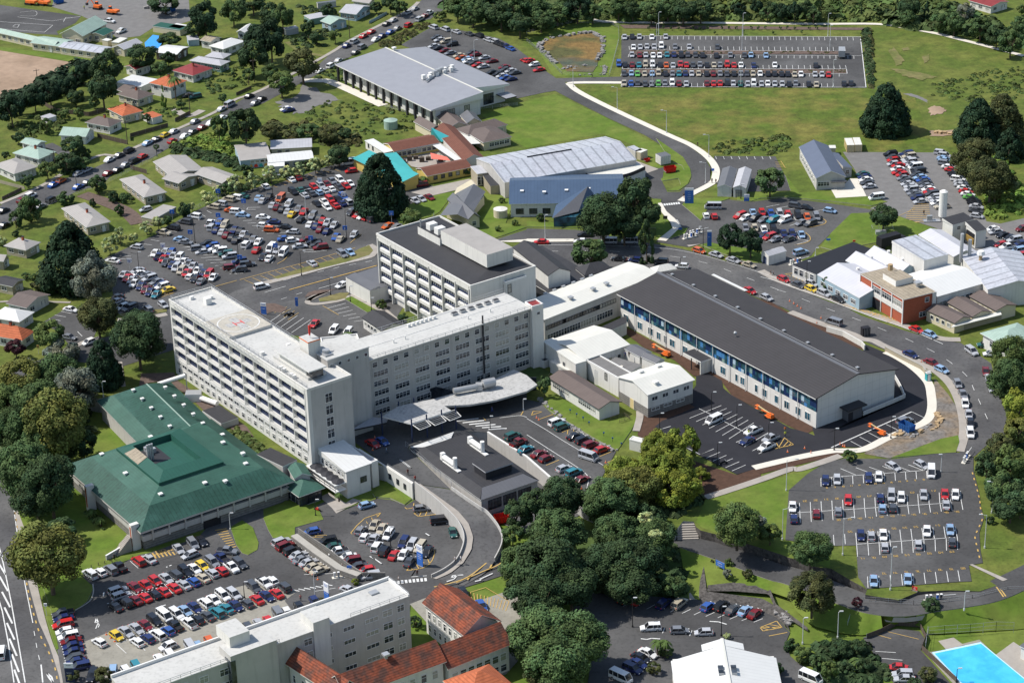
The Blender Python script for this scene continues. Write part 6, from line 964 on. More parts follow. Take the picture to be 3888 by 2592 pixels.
HS=[('school_block','long cream school block with green roof by the netball courts','A0 465,390 530,370 -60,270','v',1.2,'wallc','rgreenp',0),
('school_block','cream school block with green gable roof','A0 255,365 525,400 300,300','u',1.,'wallc','rgreenp',0),('school_hall','big green roofed cream school hall','A0 705,310 915,200 600,240','u',2.6,'wallc','rgreenp',0),
('school_wing','green roofed side wing of the school hall','A0 880,305 970,260 780,275','u',.8,'wallc','rgreend',0),('school_block','cream block with shiny silver curved roof','A0 858,455 940,400 495,400','v',.8,'wallc','rsilver',0),
('school_block','cream hall with grey gable roof next to the blue pool','A0 1055,425 1215,365 970,395','u',1.2,'wallc','rlgrey',0),('shed','small cream box shed below the school hall','A0 915,350 950,335 865,340','f',0,'wallc','rcream',0),('shed','second cream box shed next to the school hall','A0 1010,365 1085,325 960,350','f',0,'wallc','rcream',0),
('shed','dark green roofed long shed near the gravel yard','A0 1530,258 1600,225 1295,222','f',0,'wallc','rgreend',0),('shed','blue walled shed with white roof at the yard edge','A0 1530,245 1600,215 1440,225','f',0,'blue','rwhite',0),
('house','grey shed roofed garage with open front','A0 1505,465 1610,400 1345,425','v',.8,'timber','rwhite',0),('house','mauve grey hip roofed house behind the red roofed one','A0 1880,560 1950,520 1610,515','v',.9,'wallgn','rlgrey',0),('house','grey hip roofed rear wing with green walls','A0 1900,500 1970,460 1740,480','v',.9,'wallgn','rlgrey',0),
('house','white walled house with maroon metal hip roof','A0 1640,645 1815,580 1445,605','v',1.6,'wallw','rred',1),('garage','small white garage with rusty red roof','A0 1150,595 1290,550 1060,565','u',.9,'wallw','rred',0),
('house','white two storey house with bright orange tile roof and palm','A0 1450,745 1615,690 1265,705','v',1.8,'wallw','rorange',1),('house','cream house with dark brown hip roof between orange roofs','A0 1170,850 1360,810 990,800','v',1.6,'wallc','rbrown',1),('house','rear wing of the dark brown roofed house','A0 1060,790 1200,750 1000,760','v',1.2,'wallc','rbrown',0),
('carport','long low white carport roof behind the houses','A0 1200,740 1320,670 980,700','f',0,'wallw','rwhite',0),('house','cream house with orange tile hip roof beside the small pink shed','A0 1040,990 1178,925 910,925','v',1.7,'wallc','rorange',1),('shed','flat pink roofed garden shed on the lawn','A0 1295,1005 1345,965 1210,970','f',0,'wallw','rorange',0),
('house','white house with black brown hip roof above the fenced lawn','A0 930,1080 1045,1025 720,1040','v',1.5,'wallw','rbrown',1),('house','white house with long pale green gable roof','A0 730,1165 855,1100 500,1150','v',1.6,'wallw','rgreenp',0),('garage','pale green roofed garage at the driveway end','A0 305,1245 375,1200 170,1210','v',.8,'wallw','rgreenp',0),
('house','white cottage with pale green hip roof and chimney','A0 330,1355 478,1290 105,1300','v',1.5,'wallw','rgreenp',1),('house','white cottage with lichen grey hip roof at left edge','A0 120,1480 300,1410 -60,1400','v',1.5,'wallw','rwarm',0),('shed','mauve roofed garden shed among the trees','A0 400,1010 480,985 310,1000','f',0,'wallw','rlgrey',0),
('house','blue cottage with grey roof and white verandah','A1 570,210 720,170 440,190','v',1.3,'wallbl','rgreenp',0),('house','pale blue house with grey gable roof by the street top','A1 790,125 920,55 650,100','v',1.6,'wallbl','rlgrey',0),('shed','mint garage with grey roof beside the blue cottage','A1 400,165 560,135 300,140','f',0,'wallgn','rlgrey',0),('shed','dark grey shed at the far garden','A1 460,30 620,10 455,20','f',0,'wallg','rgrey',0),('shed','grey roofed garage among small trees','A1 190,255 300,235 180,235','f',0,'wallg','rlgrey',0),
('house','white hip roofed house with shiny white roof','A0 1900,420 2090,350 1790,385','v',1.2,'wallw','rwhite',0),('garage','cream garage with tan roof next to the white roofed house','A0 1790,360 1885,320 1715,335','v',.8,'wallw','rtan',0),('house','far house with white roof half hidden by trees','A0 2080,280 2165,220 2020,265','u',.8,'wallw','rwhite',0),('shed','tiny lilac shed under the far trees','A0 1600,345 1690,325 1585,305','f',0,'wallbl','rlgrey',0),
('unit','tan unit with grey roof nearest the street fence','A0 1460,1510 1670,1390 1300,1375','v',1.2,'wallt','rwarm',0),('unit','tan unit with entrance deck above the variegated shrubs','A0 1520,1560 1690,1490 1480,1475','v',.9,'wallt','rwarm',0),('unit','long tan roofed unit end beside the car park hedge','B0 1890,215 2020,150 1650,130','v',1.,'wallt','rwarm',0),
('unit','grey roofed tan unit with satellite dish and front door','B0 1225,335 1420,290 1015,180','v',1.3,'wallt','rwarm',1),('unit','grey roofed tan unit beside the giant dark conifer','B0 735,590 935,535 520,425','v',1.3,'wallt','rwarm',1),('garage','flat roofed tan carport by the car park trees','B0 1310,520 1500,415 1185,505','f',0,'wallt','rwarm',0),
('unit','tan hip roofed unit left of the giant conifer','B0 220,785 375,720 30,745','v',1.4,'wallt','rwarm',1),('unit','tan roofed unit cut by the left edge','B0 30,880 105,830 -200,860','v',1.2,'wallt','rwarm',0),('garage','charcoal roofed tan garage on the left lawn','B0 105,1095 220,1035 -60,1060','v',.8,'wallt','rdark',0),
('unit','white house with brown grey roof above the small car park','B0 225,1275 430,1160 65,1225','v',1.3,'wallw','rbrown',0),('unit','white pyramid roofed cottage by the small car park','B0 165,1395 310,1310 -90,1350','v',1.6,'wallw','rwhite',0),('house','cream house with large orange tile roof at left edge','C0 190,95 330,20 -150,40','v',2.4,'wallw','rorange',1),
('house','far house with red roof and deck in the upper right corner','A3 1960,60 2115,15 1785,0','v',.9,'wallw','rred',0),('house','far cream house at the top of the street','A1 900,30 1000,5 750,10','v',.9,'wallc','rwarm',0)]
for k,(nm,lab,s,ax,h_,wm_,rm_,ch) in enumerate(HS):
    two='two storey' in lab;z=4.4 if two else (3.8 if 'hall' in nm else 2.9)
    M.setdefault(wm_,M['wallw'])
    if ax=='f':house(nm,lab,s,2.4,0,roof='flat',h=0,oh=.1,wm=wm_,rm=rm_,cat=nm.replace('_',' '),wins=[])
    else:house(nm,lab,s,z,0,roof='hip' if ('hip' in lab or 'pyramid' in lab or ch) else 'gable',h=h_,axis=ax,oh=.5,wm=wm_,rm=rm_,cat=nm.replace('_',' ').replace('unit','house'),wins='auto',chim=bool(ch))
pw=GP('A0 1230,365 1300,298 1410,315 1350,410 1240,415',.5);b=MB();b.prism([(p.x,p.y) for p in pw],0,.5,M['conc'],mat('pool_cover',(.05,.30,.75),.5,.05));tag(b.build('school_pool',origin=pw[0].copy()),'bright blue covered school pool behind the cream hall','swimming pool')
# ---------------------------------------------------------------- VEHICLES
TYPES={
'H':(4.1,.86,.90,1.46,[(2.05,.50,.78),(1.95,.66,.9),(1.15,.86,1),(-1.75,.92,1),(-2.0,.86,.92),(-2.05,.5,.86)],(1.2,-1.9,.35,-1.45)),
'S':(4.6,.87,.88,1.42,[(2.3,.48,.78),(2.18,.64,.9),(1.2,.84,1),(-1.45,.92,1),(-2.15,.88,.92),(-2.3,.5,.86)],(1.25,-1.6,.4,-.95)),
'W':(4.65,.9,1.0,1.68,[(2.32,.55,.8),(2.2,.78,.92),(1.25,.96,1),(-2.1,1.0,1),(-2.27,.9,.95),(-2.32,.55,.9)],(1.3,-2.25,.5,-2.0)),
'V':(4.8,.9,1.05,1.95,[(2.4,.6,.85),(2.3,.85,.95),(1.9,1.02,1),(-2.35,1.05,1),(-2.4,.6,.97)],(1.95,-2.36,1.0,-2.3)),
'M':(5.1,.93,1.1,2.15,[(2.55,.6,.88),(2.5,.95,.96),(2.3,1.08,1),(-2.5,1.1,1),(-2.55,.6,.97)],(2.35,-2.5,1.6,-2.4)),
'U':(5.0,.9,1.0,1.68,[(2.5,.6,.82),(2.4,.85,.93),(1.3,1.0,1),(-2.4,1.0,1),(-2.5,.6,.98)],(1.35,-.95,.6,-.75))}
def car_parts(k):
    Lc,w,zb,zr,st,gh=TYPES[k];PB=PAINT;b=MB();BL=M['black']
    def ring(x,zt,f):
        z0=.28; return [(x,-w*f*.93,z0),(x,-w*f,z0+.14),(x,-w*f,zt-.16),(x,-w*f*.93,zt-.02),(x,0,zt+.02),(x,w*f*.93,zt-.02),(x,w*f,zt-.16),(x,w*f,z0+.14),(x,w*f*.93,z0)]
    R=[ring(*s) for s in st]
    for i in range(len(R)-1):
        for j in range(8):b.face([R[i][j],R[i+1][j],R[i+1][j+1],R[i][j+1]],PB)
        b.face([R[i][0],R[i][8],R[i+1][8],R[i+1][0]],BL)
    b.face(R[0],PB);b.face(R[-1][::-1],PB)
    bf,br,rf,rr=gh;wt=w*.80 if k not in 'VM' else w*.9;zl=zb-.05
    b.box(rr,rf,-wt,wt,zr-.045,zr,PB)
    for y in (-1,1):
        for (x0,x1) in ((bf,rf),(br,rr)):b.beam((x0,y*w*.93,zl),(x1,y*wt,zr-.02),.09,PB)
        xm=(bf+br)/2;b.beam((xm,y*w*.94,zl),(xm,y*wt*1.01,zr-.03),.09,PB if k!='U' else BL)
        if k in 'WVM':xq=br*.55+xm*.45;b.beam((xq,y*w*.94,zl),(xq,y*wt*1.01,zr-.03),.09,PB)
        b.box(bf-.35,bf-.2,y*(w+.1)-.09,y*(w+.1)+.09,zb-.02,zb+.13,PB)
    b.box(st[0][0]-.01,st[0][0]+.02,-w*.45,w*.45,.34,.52,BL);
    if k=='U':b.box(-2.35,-1.1,-w*.86,w*.86,1.0,1.03,BL)
    g=MB();GG=M['carglass'];A=[(bf,-w*.92,zl),(bf,w*.92,zl),(br,w*.92,zl),(br,-w*.92,zl)];B=[(rf,-wt*.97,zr-.04),(rf,wt*.97,zr-.04),(rr,wt*.97,zr-.04),(rr,-wt*.97,zr-.04)]
    for i in range(4):j=(i+1)%4;g.face([A[i],A[j],B[j],B[i]],GG)
    if k=='V': pass
    wh=MB();wh.tube((0,-.11,0),(0,.11,0),.33,M['rubber'],n=12);wh.tube((0,-.13,0),(0,.13,0),.2,M['steel'],n=8)
    l=MB()
    for y in (-1,1):l.box(st[0][0]-.12,st[0][0]+.025,y*w*.62-.16,y*w*.62+.16,.56,.68,M['trimw'])
    r=MB()
    for y in (-1,1):r.box(st[-1][0]-.025,st[-1][0]+.06,y*w*.72-.12,y*w*.72+.12,.62,.82,M['red'])
    return b.mesh('car_body',False),g.mesh('car_windows'),wh.mesh('wheel'),l.mesh('headlights'),r.mesh('tail_lights')
CP={k:car_parts(k) for k in TYPES}
CC={'w':('white',(.72,.72,.71)),'s':('silver',(.40,.41,.43)),'g':('grey',(.19,.20,.22)),'d':('dark grey',(.06,.065,.075)),'k':('black',(.012,.013,.018)),'b':('blue',(.03,.09,.32)),'n':('navy blue',(.015,.025,.10)),'r':('red',(.46,.022,.022)),'m':('dark red',(.16,.012,.016)),
'e':('dark green',(.02,.09,.08)),'t':('teal',(.03,.19,.24)),'y':('yellow',(.68,.48,.03)),'o':('orange',(.52,.10,.02)),'c':('beige',(.42,.37,.28)),'l':('light blue',(.24,.36,.52)),'G':('lime green',(.12,.38,.08))}
TN={'H':('hatchback','car'),'S':('sedan','car'),'W':('station wagon','car'),'V':('van','van'),'M':('minibus','minibus'),'U':('utility truck','utility truck')}
TNM={'H':'parked_car','S':'parked_car','W':'parked_car','V':'van','M':'minibus','U':'utility_truck'}
WB={'H':1.25,'S':1.38,'W':1.38,'V':1.45,'M':1.55,'U':1.55}
ORD='first second third fourth fifth sixth seventh eighth ninth tenth eleventh twelfth thirteenth fourteenth fifteenth sixteenth seventeenth eighteenth nineteenth twentieth twenty-first twenty-second twenty-third twenty-fourth twenty-fifth'.split()
CARS=[]
def row(name,s,head,z=0.,by='l'):
    """name, 'TILE x,yCT ...' (C colour, T type, - reversed), heading in tile pixels"""
    t='P';lst=[]
    for wd in s.split():
        if wd in TL:t=wd; continue
        xy,code=wd,''
        i=len(xy)
        while not xy[i-1].isdigit():i-=1
        xy,code=wd[:i],wd[i:];x,y=[float(a) for a in xy.split(',')]
        c=code[0];ty=code[1] if len(code)>1 and code[1] in TYPES else 'S';rev=code.endswith('-')
        p=tp(t,x,y);sc=TL[t][2];hx,hy=head[0]/2.24,head[1]/2.24
        if rev:hx,hy=-hx,-hy
        a=G(p,z+.7);d=G((p[0]+hx,p[1]+hy),z+.7)-a;
        lst.append([p,a.x,a.y,z,math.atan2(d.y,d.x),c,ty])
    lst.sort(key=lambda q:q[0][0] if by=='l' else q[0][1])
    for i,q in enumerate(lst):CARS.append(q+[name,i,len(lst),by])
row('the row along the lawn edge','F1 235,660wW 450,620wH 670,565gW 860,510kU 1265,385rW 1490,340sS',(-60,-45),LO)
row('the group by the yellow no parking box','F2 255,185sS 505,105gW 650,55kS',(40,45),LO);row('the lane beside the no parking box','F2 455,290sH',(-60,24),LO);row('the lane beside the teardrop lawn','F2 1085,225gU',(80,8),LO)
row('the middle lot back line','F1 1190,940mS 1420,890rS 1620,800rH 1850,750sS F2 200,625dW- 380,575kW 525,525wS 660,470yH 835,410gW 990,345nU- 1160,500wU 1300,440dW',(60,45),LO)
row('the shaded end of the middle lot','F1 830,1010sW 900,1120sW',(80,-28),LO)
row('the middle lot front line','F1 770,1350kS 1000,1270kW 1200,1210mS 1400,1150rS 1610,1090kH 1800,1030rS 2020,950rS F2 345,795sS 510,745bH 670,680cS 830,600sH 990,560rH',(-60,-45),LO)
row('the concrete yard back line','F3 1235,620yH 1400,550sS 1590,490sS 1750,430mS 1915,345kW 2095,270wV F2 225,1300wW 370,1240lS 535,1180nS 710,1110wW- 860,1050wS 1015,980wW 1200,960sW 1540,845dW 1715,765wU 1845,730wH- 2050,840dW-',(60,45),LO)
row('the concrete yard front line','F3 1600,730wH 1790,665nH 1965,600wW 2150,530bH 2280,440kU F2 440,1450wU 580,1390kH 745,1325dS 910,1270tW 1070,1200tS 1235,1155nS- 1420,1115dH 1590,1045rS 1760,990nS- 1925,945rS',(-60,-45),LO)
row('the concrete yard','F3 925,735wH',(-60,-40),LO);row('the concrete slab lane','F3 2150,805wH',(-60,24),LO)
row('the column facing the street','F3 280,220dU 290,310nS 280,420rW 310,540wH 380,630wW 420,710mS 450,800nS 470,900nS 480,1010dH 510,1080nS 580,1170nW',(-80,16),LO,'t')
row('the foot of the street column','F3 800,1330kW',(-40,80),LO);row('the foot of the concrete yard','F3 1170,1290lW',(-10,70),LO)
row('the strip behind the bottom slab block','F3 1410,1250wH 1600,1195tW 2010,1050wS 2210,1000wW E0 1625,1275sV 1690,1262lH 1785,1218oH 1950,1170tH 2035,1135wH 2115,1100dH 2200,1065sS F2 1795,1420rS 1970,1330gV 2110,1280wH F4 640,1420kH 910,1320nH',(35,50),LO)
row('the lane above the slab block roof','F4 1510,1110sS',(75,30),LO)
row('the silver line under the block wall','F4 320,260sW 390,330mW 510,420kW 620,490sS 680,570gS 800,620sS 890,700cS 990,760cS',(90,-36),LO)
row('the line above the block wall','F4 855,80bH 1140,240kW 1230,340eS 1330,430wU 1500,520wS 1560,600mW 1680,690dS 1830,760rH 1900,860sW',(-80,14),LO)
row('the lane by the small lawn','F5 370,80lH',(85,-25),LO);row('the bays under the ramp','F5 1430,150gH',(80,-8),LO);row('the bays by the ramp wall','F5 1790,390kV',(80,-10),LO);row('the ramp wall end bay','F5 2030,600eS',(22,80),LO)
row('the ramp lot back line','F5 250,570gH- 520,460cS 660,540cS 790,650wW 1080,810nW 1240,860sW 1400,890cW 1540,980kS',(-40,55),LO)
row('the ramp lot front line','F5 330,700wH 500,750sU 570,890wW 720,970kW 900,1040rS 1070,1050wH- 1200,1170dS',(40,-55),LO)
row('the emergency lot back line','C2 255,788wW 300,825eW 410,905kS 480,940kW 545,980mW 640,1020rH',(60,-22))
row('the line along the white yard wall','C1 2120,905eW 2170,960mU C2 -10,1015tS 105,1055mS 165,1095mH 315,1180sH 400,1215tW 465,1275mS',(60,-26))
row('the emergency lane','C2 525,1085sM',(60,20));row('the drop off lane','C1 930,970rS 1010,950bS',(55,30))
row('the new lot','C2 1590,770wV 1925,860wU 1875,945nS 2075,925sU 2040,995wU',(-60,26));row('the parallel bays by the skip','C3 1225,775gW',(60,-20))
row('the kerb of the curving street','C3 1275,210nS 1455,280mS 1540,340lH',(55,24));row('the inside kerb of the bend','C3 1675,460gH 1720,548gS',(28,45),0,'t');row('the straight kerb above the barrier','C3 1740,625wS 1770,718sS 1785,795kH 1783,880wW',(8,50),0,'t')
row('the tree side kerb','C3 1915,355mS 1940,415sS 1965,495sS',(10,50),0,'t');row('the junction by the white house','C3 1795,185sW',(45,32));row('the drive of the white house','C3 1915,130eW 1960,205wH',(-60,0))
row('the street outside the brick block','B3 195,1028rH 315,1075dS 430,1110yH 540,1150sW 660,1200kH',(60,26));row('the kerb below the brown cabins','B3 1325,1455rS 1440,1497lH',(60,24));row('the street lane by the cones','B3 620,1395gV',(-60,-18));row('the kerb behind the theatre','B3 50,1185sH B2 1895,1125rS',(55,24))
row('the barrier exit','B3 340,800lW',(60,-16));row('the bay beside the black roof','B3 435,1065sH',(60,20))
row('the street by the twin trees','B2 1465,785oH 1610,820sS 1755,865sS 1890,905cS',(60,18));row('the street beside the drop off','B2 125,712rS 465,705wS 700,708sV 875,708sV',(-60,-1));row('the street below the dark trees','B2 785,855kS 925,865nH 1140,880kW 1320,918wH',(-60,-4));row('the shade of the dark trees','B2 495,650kS',(-60,0))
row('the verge by the signboard','B2 1585,415sM',(-60,0));row('the pair of bays by the signboard','B2 1525,488wH 1595,493rH',(-14,-40))
row('the top edge of the sign lot','H5 915,58dW 1010,72kS 1258,105lH',(60,10));row('the sign lot back line','H5 478,122lS 570,122rH 660,132bH 750,138sW 832,143rH 933,150kW 1027,170oH 1122,168gW',(20,50));row('the sign lot second line','H5 345,155rW 402,178wH 500,185kW 588,195gS 682,200tW 798,198wW 965,225gS 1058,235dW',(-60,22));row('the sign lot third line','H5 402,278gH 495,280cH 590,297wH 688,300kW 790,332nS 875,332nH 968,345lS',(20,50));row('the sign lot front line','H5 585,355nH 645,370rW 710,392gS 840,392dS',(-60,22))
row('the right terrace top line','C3 552,1285nH 650,1275sH 918,1262nH 1005,1255wH 1452,1215wV',(2,45));row('the angled bays of the right terrace','C3 1127,1165sH 1368,1150sH',(55,28))
row('the right terrace second line','C3 272,1505wS 745,1450rH 1018,1430nH- 1112,1410sW 1196,1425wH 1386,1402sS 1567,1397rS 1657,1400wS',(2,45));row('the right terrace third line','E3 283,168nH 475,125mH 660,108gH 1036,80lH 1125,75dH 1578,50sS',(-2,-45));row('the right terrace fourth line','E3 852,312nH 940,315sH- 1043,305wS 1415,272wS 1612,260lS',(2,45));row('the right terrace fifth line','E3 1055,410sH 1340,388sH 1628,368dH',(-2,-45));row('the right terrace front line','E3 962,695lS 1252,680lS',(2,45))
row('the fenced lower right lot','E3 1165,1433rS 1208,1490sW 1225,1530sS',(-60,-2),LO,'t');row('the lower right driveway','E3 425,1530wM',(60,24),LO)
row('the stone walled lot back line','E2 835,855kH 955,860rS 1170,890nW 1300,890cW 1540,915bH 1655,910kW 1750,940dS 1855,950lS 1940,975mS',(50,-40),LO);row('the stone walled lot middle strip','E2 1055,1095wW 1300,1120gH- 1505,1135sH',(-60,2),LO);row('the shaded line by the white hall','E2 1030,1310wS 970,1350kS 945,1400nS 900,1445nW',(60,26),LO,'t');row('the driveway by the big oak','E2 800,1520wM',(60,26),LO);row('the bays behind the tiled ward','E1 1700,800kH 1855,905bS',(30,50),LO)
row('the road left of the hatching','E0 10,1310wV',(5,-60),LO);row('the stub road by the tall conifer','C0 755,107wH',(-60,24))
row('the lane by the ward block','B1 -15,1090wW',(60,-14));row('the lane by the white annex','B1 670,1075wS',(-55,24));row('the rear lot','B1 435,1405rS 600,1460wW 720,1480wW',(-40,45));row('the small left lot','B0 600,1285wS 585,1520gS',(60,10))
row('the hedge edge of the western lot','H1 460,262sH 40,510wS H2 290,665cU- 450,580kW 670,475dW 835,375wW 1290,155sW 1175,210cW 1435,75cW 1560,45wW 1680,15eS',(-60,-10))
row('the western lot near block','H1 475,680sS 490,735wS 640,760gS 690,820sW 820,880gS 900,925nS 915,965wW 1010,1025yS',(-60,18));row('the western lot near line','H1 230,750sS 300,810rS 380,850sS 430,910wU 540,960nS 620,1020mS 700,1065nS 810,1105tS',(-40,36))
row('the western lot second block','H1 790,370wS 970,345sS 1075,355bH 1115,420sS 1220,450wW 1290,520wS 1390,555gS 1460,600sS 1540,680wS 1650,720nS 1740,745rW 1820,800wS',(-38,38));row('the western lot second line','H1 860,430nU- 940,470rS 990,540dU 1095,580nS 1165,630sW 1255,685cW 1345,720rS 1410,790wH- 1500,820kS 1600,870gS-',(-38,38))
row('the bottom edge of the western lot','H1 110,1160kS 105,1230sS 220,1320wH 345,1340dW',(-60,24));row('the yellow bays of the western lot','H1 660,1370gW- 930,1290sH H4 955,930sS- 1490,765gW 1625,730lS',(55,38))
row('the western lot third line','H2 590,785lS 670,835gS H2 1490,270oS 1590,300wW 1690,355lS 2050,390wS H4 270,195nS- 100,260wH 240,335oW 470,285kS- 610,370sH-',(62,4));row('the western lot third block','H2 1070,850kS 1160,890bH 900,945gW- 1220,945wS 980,1005sS 1290,990wW 1390,1040eW 1460,1085sW 1630,1175nW 1480,1280mW- 1770,1225dW- 1630,1325dW',(-62,8))
row('the western lot middle','H4 475,490bS- 610,520wH- 865,510mS 990,545kU 1060,590dS 740,625sS- 1110,645mW',(-62,8));row('the western lot fourth block','H2 1110,500wU- 1280,470bS 1370,530cW 1140,570sW- 1220,620nS- 1325,650sS- 1400,705mS- 1490,750kS- 1560,800kS 1540,615nS 1640,635kS 1700,690sS 1780,745kS 1870,780gS 1965,825wS 1750,875wW- 1930,970rS- 2050,1090kS 2160,1120wS- H4 230,670wV 340,690sS 450,745wV',(-36,38))
row('the far corner of the western lot','H3 10,703lS- 190,680kS 80,748sS- 260,830sS- 335,870mH- 400,715oV 545,815sW 425,905kS- 530,940sS- 600,990yS- 720,895gS 810,945rS 755,1090kH- 970,1020gW 1090,1050dS- 1140,1110rS 1240,1140sU 1350,1180sS 920,1170wS- 1030,1200nS- 1100,1260mS- 1220,1290nS- 1380,1390bS 1460,1430cS- 1700,1355sH',(-36,38))
row('the far block of the western lot','H3 130,500wH 585,375wS 705,345mS 620,595kW- 750,560eS 870,540kS 985,505rH- 1110,490sW- 1215,455mS- 1310,405gU- 1450,385wW- 1625,445wS- 1560,490rS- 1440,510dS- 1295,545wS 1190,575sS 1075,605lH 950,625dS 820,655sS 1040,805kS- 1170,770wS- 1275,735rW- 1410,720kS- 1510,685bW- 1220,865wS- 1370,840rS 1490,800nS 1590,775sW',(-48,-36))
row('the conifer side of the western lot','H3 1690,960dV 1780,1005rS 1860,1030wS 1950,1050rS 2060,1080dV- 1940,930sS B1 1060,575oS 1130,585gS',(-60,24));row('the kindergarten corner','H3 1600,85wM 1650,225rH B1 1340,225mW',(-60,8));row('the short row by the conifer','B1 1285,360sS 1340,345sS 1410,332mS',(50,26))
row('the gravel lot left column','H6 120,70kW 145,105dS 150,135rH 150,178sH 208,195rS 200,235wS 210,272rS 250,298rH 265,335gS 305,362dS 310,397sS 345,425sS 350,462sW 380,500gS 410,525dS 415,555nH 450,593sS',(-60,7),0,'t')
row('the gravel lot middle column','H6 300,70nW 325,95cW 315,130sS 335,155sW 355,185sS 395,215wV 430,262kW 415,295dS 450,325lS 480,355bS 500,385dS 515,420gS 540,455wS 560,485rS 580,510dW 610,550sW 635,577sS 640,610wS 690,650cU',(-60,7),0,'t')
row('the gravel lot right column','H6 680,60sW 720,90sW 710,120lS 725,140lS 725,175gW 760,215wS 795,245rS 830,285kS 850,310kS 865,350wW 895,385sS 900,415sS 935,445wS 955,485rS 975,515wS 1000,550GS 1040,580kS 1050,610kS 1070,650sS 1065,695dS 1075,755sH',(60,8),0,'t')
row('the office side of the gravel lot','B3 868,135eS 885,158nS 895,182wS 905,210dS 925,240sS',(-60,7),0,'t');row('the gravel lot mouth','B3 985,335wV',(-60,8));row('the far right yard','B3 1975,600wS 2000,625sS 2065,655kS 2125,675kS 2160,693sW 2215,725nS',(-55,10));row('the far right yard edge','B3 2040,735rH 2100,755wU 2190,785lW 2225,820rS 2230,600mW',(-55,10))
R_=lambda s:' '.join(s.split())
row('far lot 1','A2 832,315sS 897,312kS 958,312sS 1065,315wS 1182,312sS 908,402wS 965,400sS 1022,395sS 1083,397sS 1145,390wW 1262,397gS 1382,398sS 1622,400dS',(3,40))
row('far lot 2','A2 895,465sS 960,468mS 1013,467sS 1075,470wS 1130,470wS 1193,465tS 1252,465nS 1314,470kW 1370,465dS 1435,465dS 1495,470kS 1612,473kS 1732,467gS 1852,470dS 1907,467lS 2035,472lS',(3,40))
row('far lot 3','A2 783,542bW 838,550kS 898,552mS 955,553tS 1010,548cW 1070,548wW 1137,552kS 1187,553oS 1245,557sS 1307,545rU 1358,552rS 1415,552dS 1473,548gS 1533,555kS 1593,553cS 1645,552gS 1705,550rW 1763,555rS 1822,553wS 1930,557nS 2110,553wS A3 470,558kS',(3,40))
row('far lot 4','A2 828,625dS 890,622lS 942,627GS 1003,627cS 1067,625lS 1120,620cW 1180,627kS 1240,625gS 1295,625tS 1350,625nS 1403,625sS 1462,625cS 1530,627kS 1587,627mS 1645,625gS 1702,627dS 1763,627kS 1822,625gS 1873,625dS 1925,625cS 1985,625wS 2052,627kS 2108,627kS 2168,630kS 2220,630kS A3 290,633cS 343,630wS 463,632sS 522,632sS 578,635rS',(3,40))
row('far lot 5','A2 828,710cU 887,708bS 943,705dS 1007,712dS 1063,712gS 1120,710GH 1175,705gS 1237,705wW 1295,710mS 1357,712sS 1533,710mS 1590,710rS 1645,708rS 1707,708kW 1757,708sS 1818,712eS 1880,712sS 1930,708wW 1997,712sS 2050,708wS 2110,712sS 2173,712sS A3 243,715kS 298,708gS 410,715kS 475,718cS 710,713kS 770,710kS',(3,40))
row('health 1','A1 1445,232sW 1545,248sW 1640,270sS 1748,288dS 1835,303kW 1910,338sS 1960,352sW 1990,368kS 2020,380kS 2060,392nS 2100,413bS 2225,515rS',(-45,-18))
row('health 2','A1 1475,318dS 1500,338sS 1555,352cW 1605,378kW 1450,392sS 1490,408kS 1545,430mS 1590,450gS 1665,472cS 1685,492oS 1735,502lS 1745,520wS 1780,445dS 1805,465mS 1880,490sS 1945,520mS 1800,530dS 1825,552rS 1870,565sS 2050,570mS 2060,590dS 2105,602sS 2140,618dS 1945,615kS 2000,628kS 2030,645sS 2060,660bS 2105,672nS A2 20,515rS 65,548wH 105,592rS',(-48,8))
row('street 1','A1 1230,105sS 1288,72sS 1105,170sS 1048,203kS 918,270rS 852,305rS 775,352sW 710,388nS 1140,240gS 1080,273bS 1010,305nS 955,335wS 840,398gW 783,445dS 640,515sS 575,558wW 480,600wS 1235,215rW 1410,110wU 1370,138mS 1330,163sW A0 1955,888sV 1885,925sS 2120,815kS 2170,875gS 2225,840kS',(40,-22))
row('the far street kerb','A0 1890,1000wS 1660,1030gS 1795,1045wS 1720,1083mS 1575,1155wS 1640,1118dS 1480,1115sS 1405,1145yH 1465,1198rH 1330,1182kS 1255,1215lS 1100,1278kW 1215,1328rH 1015,1318dS 930,1355wS 1145,1365kW 1070,1400gS 740,1440sS 668,1473sS 920,1472mS 1000,1445kS 520,1535oH',(42,-22));row('the left street','B0 455,225bS 665,243bS 745,205dS 260,318wW 185,357mH 440,353kW 345,408gS 30,443kS 38,568kS',(42,-22))
row('gardens','A0 1660,820eW 1600,810kS 2190,1385sW B0 1240,435sH A1 195,925wS 215,935nS',(-50,10))
CARS.sort(key=lambda q:q[2])
def nword(n): return ORD[n] if n<len(ORD) else 'last'
protos={};ncar=0;far=MB();seen={}
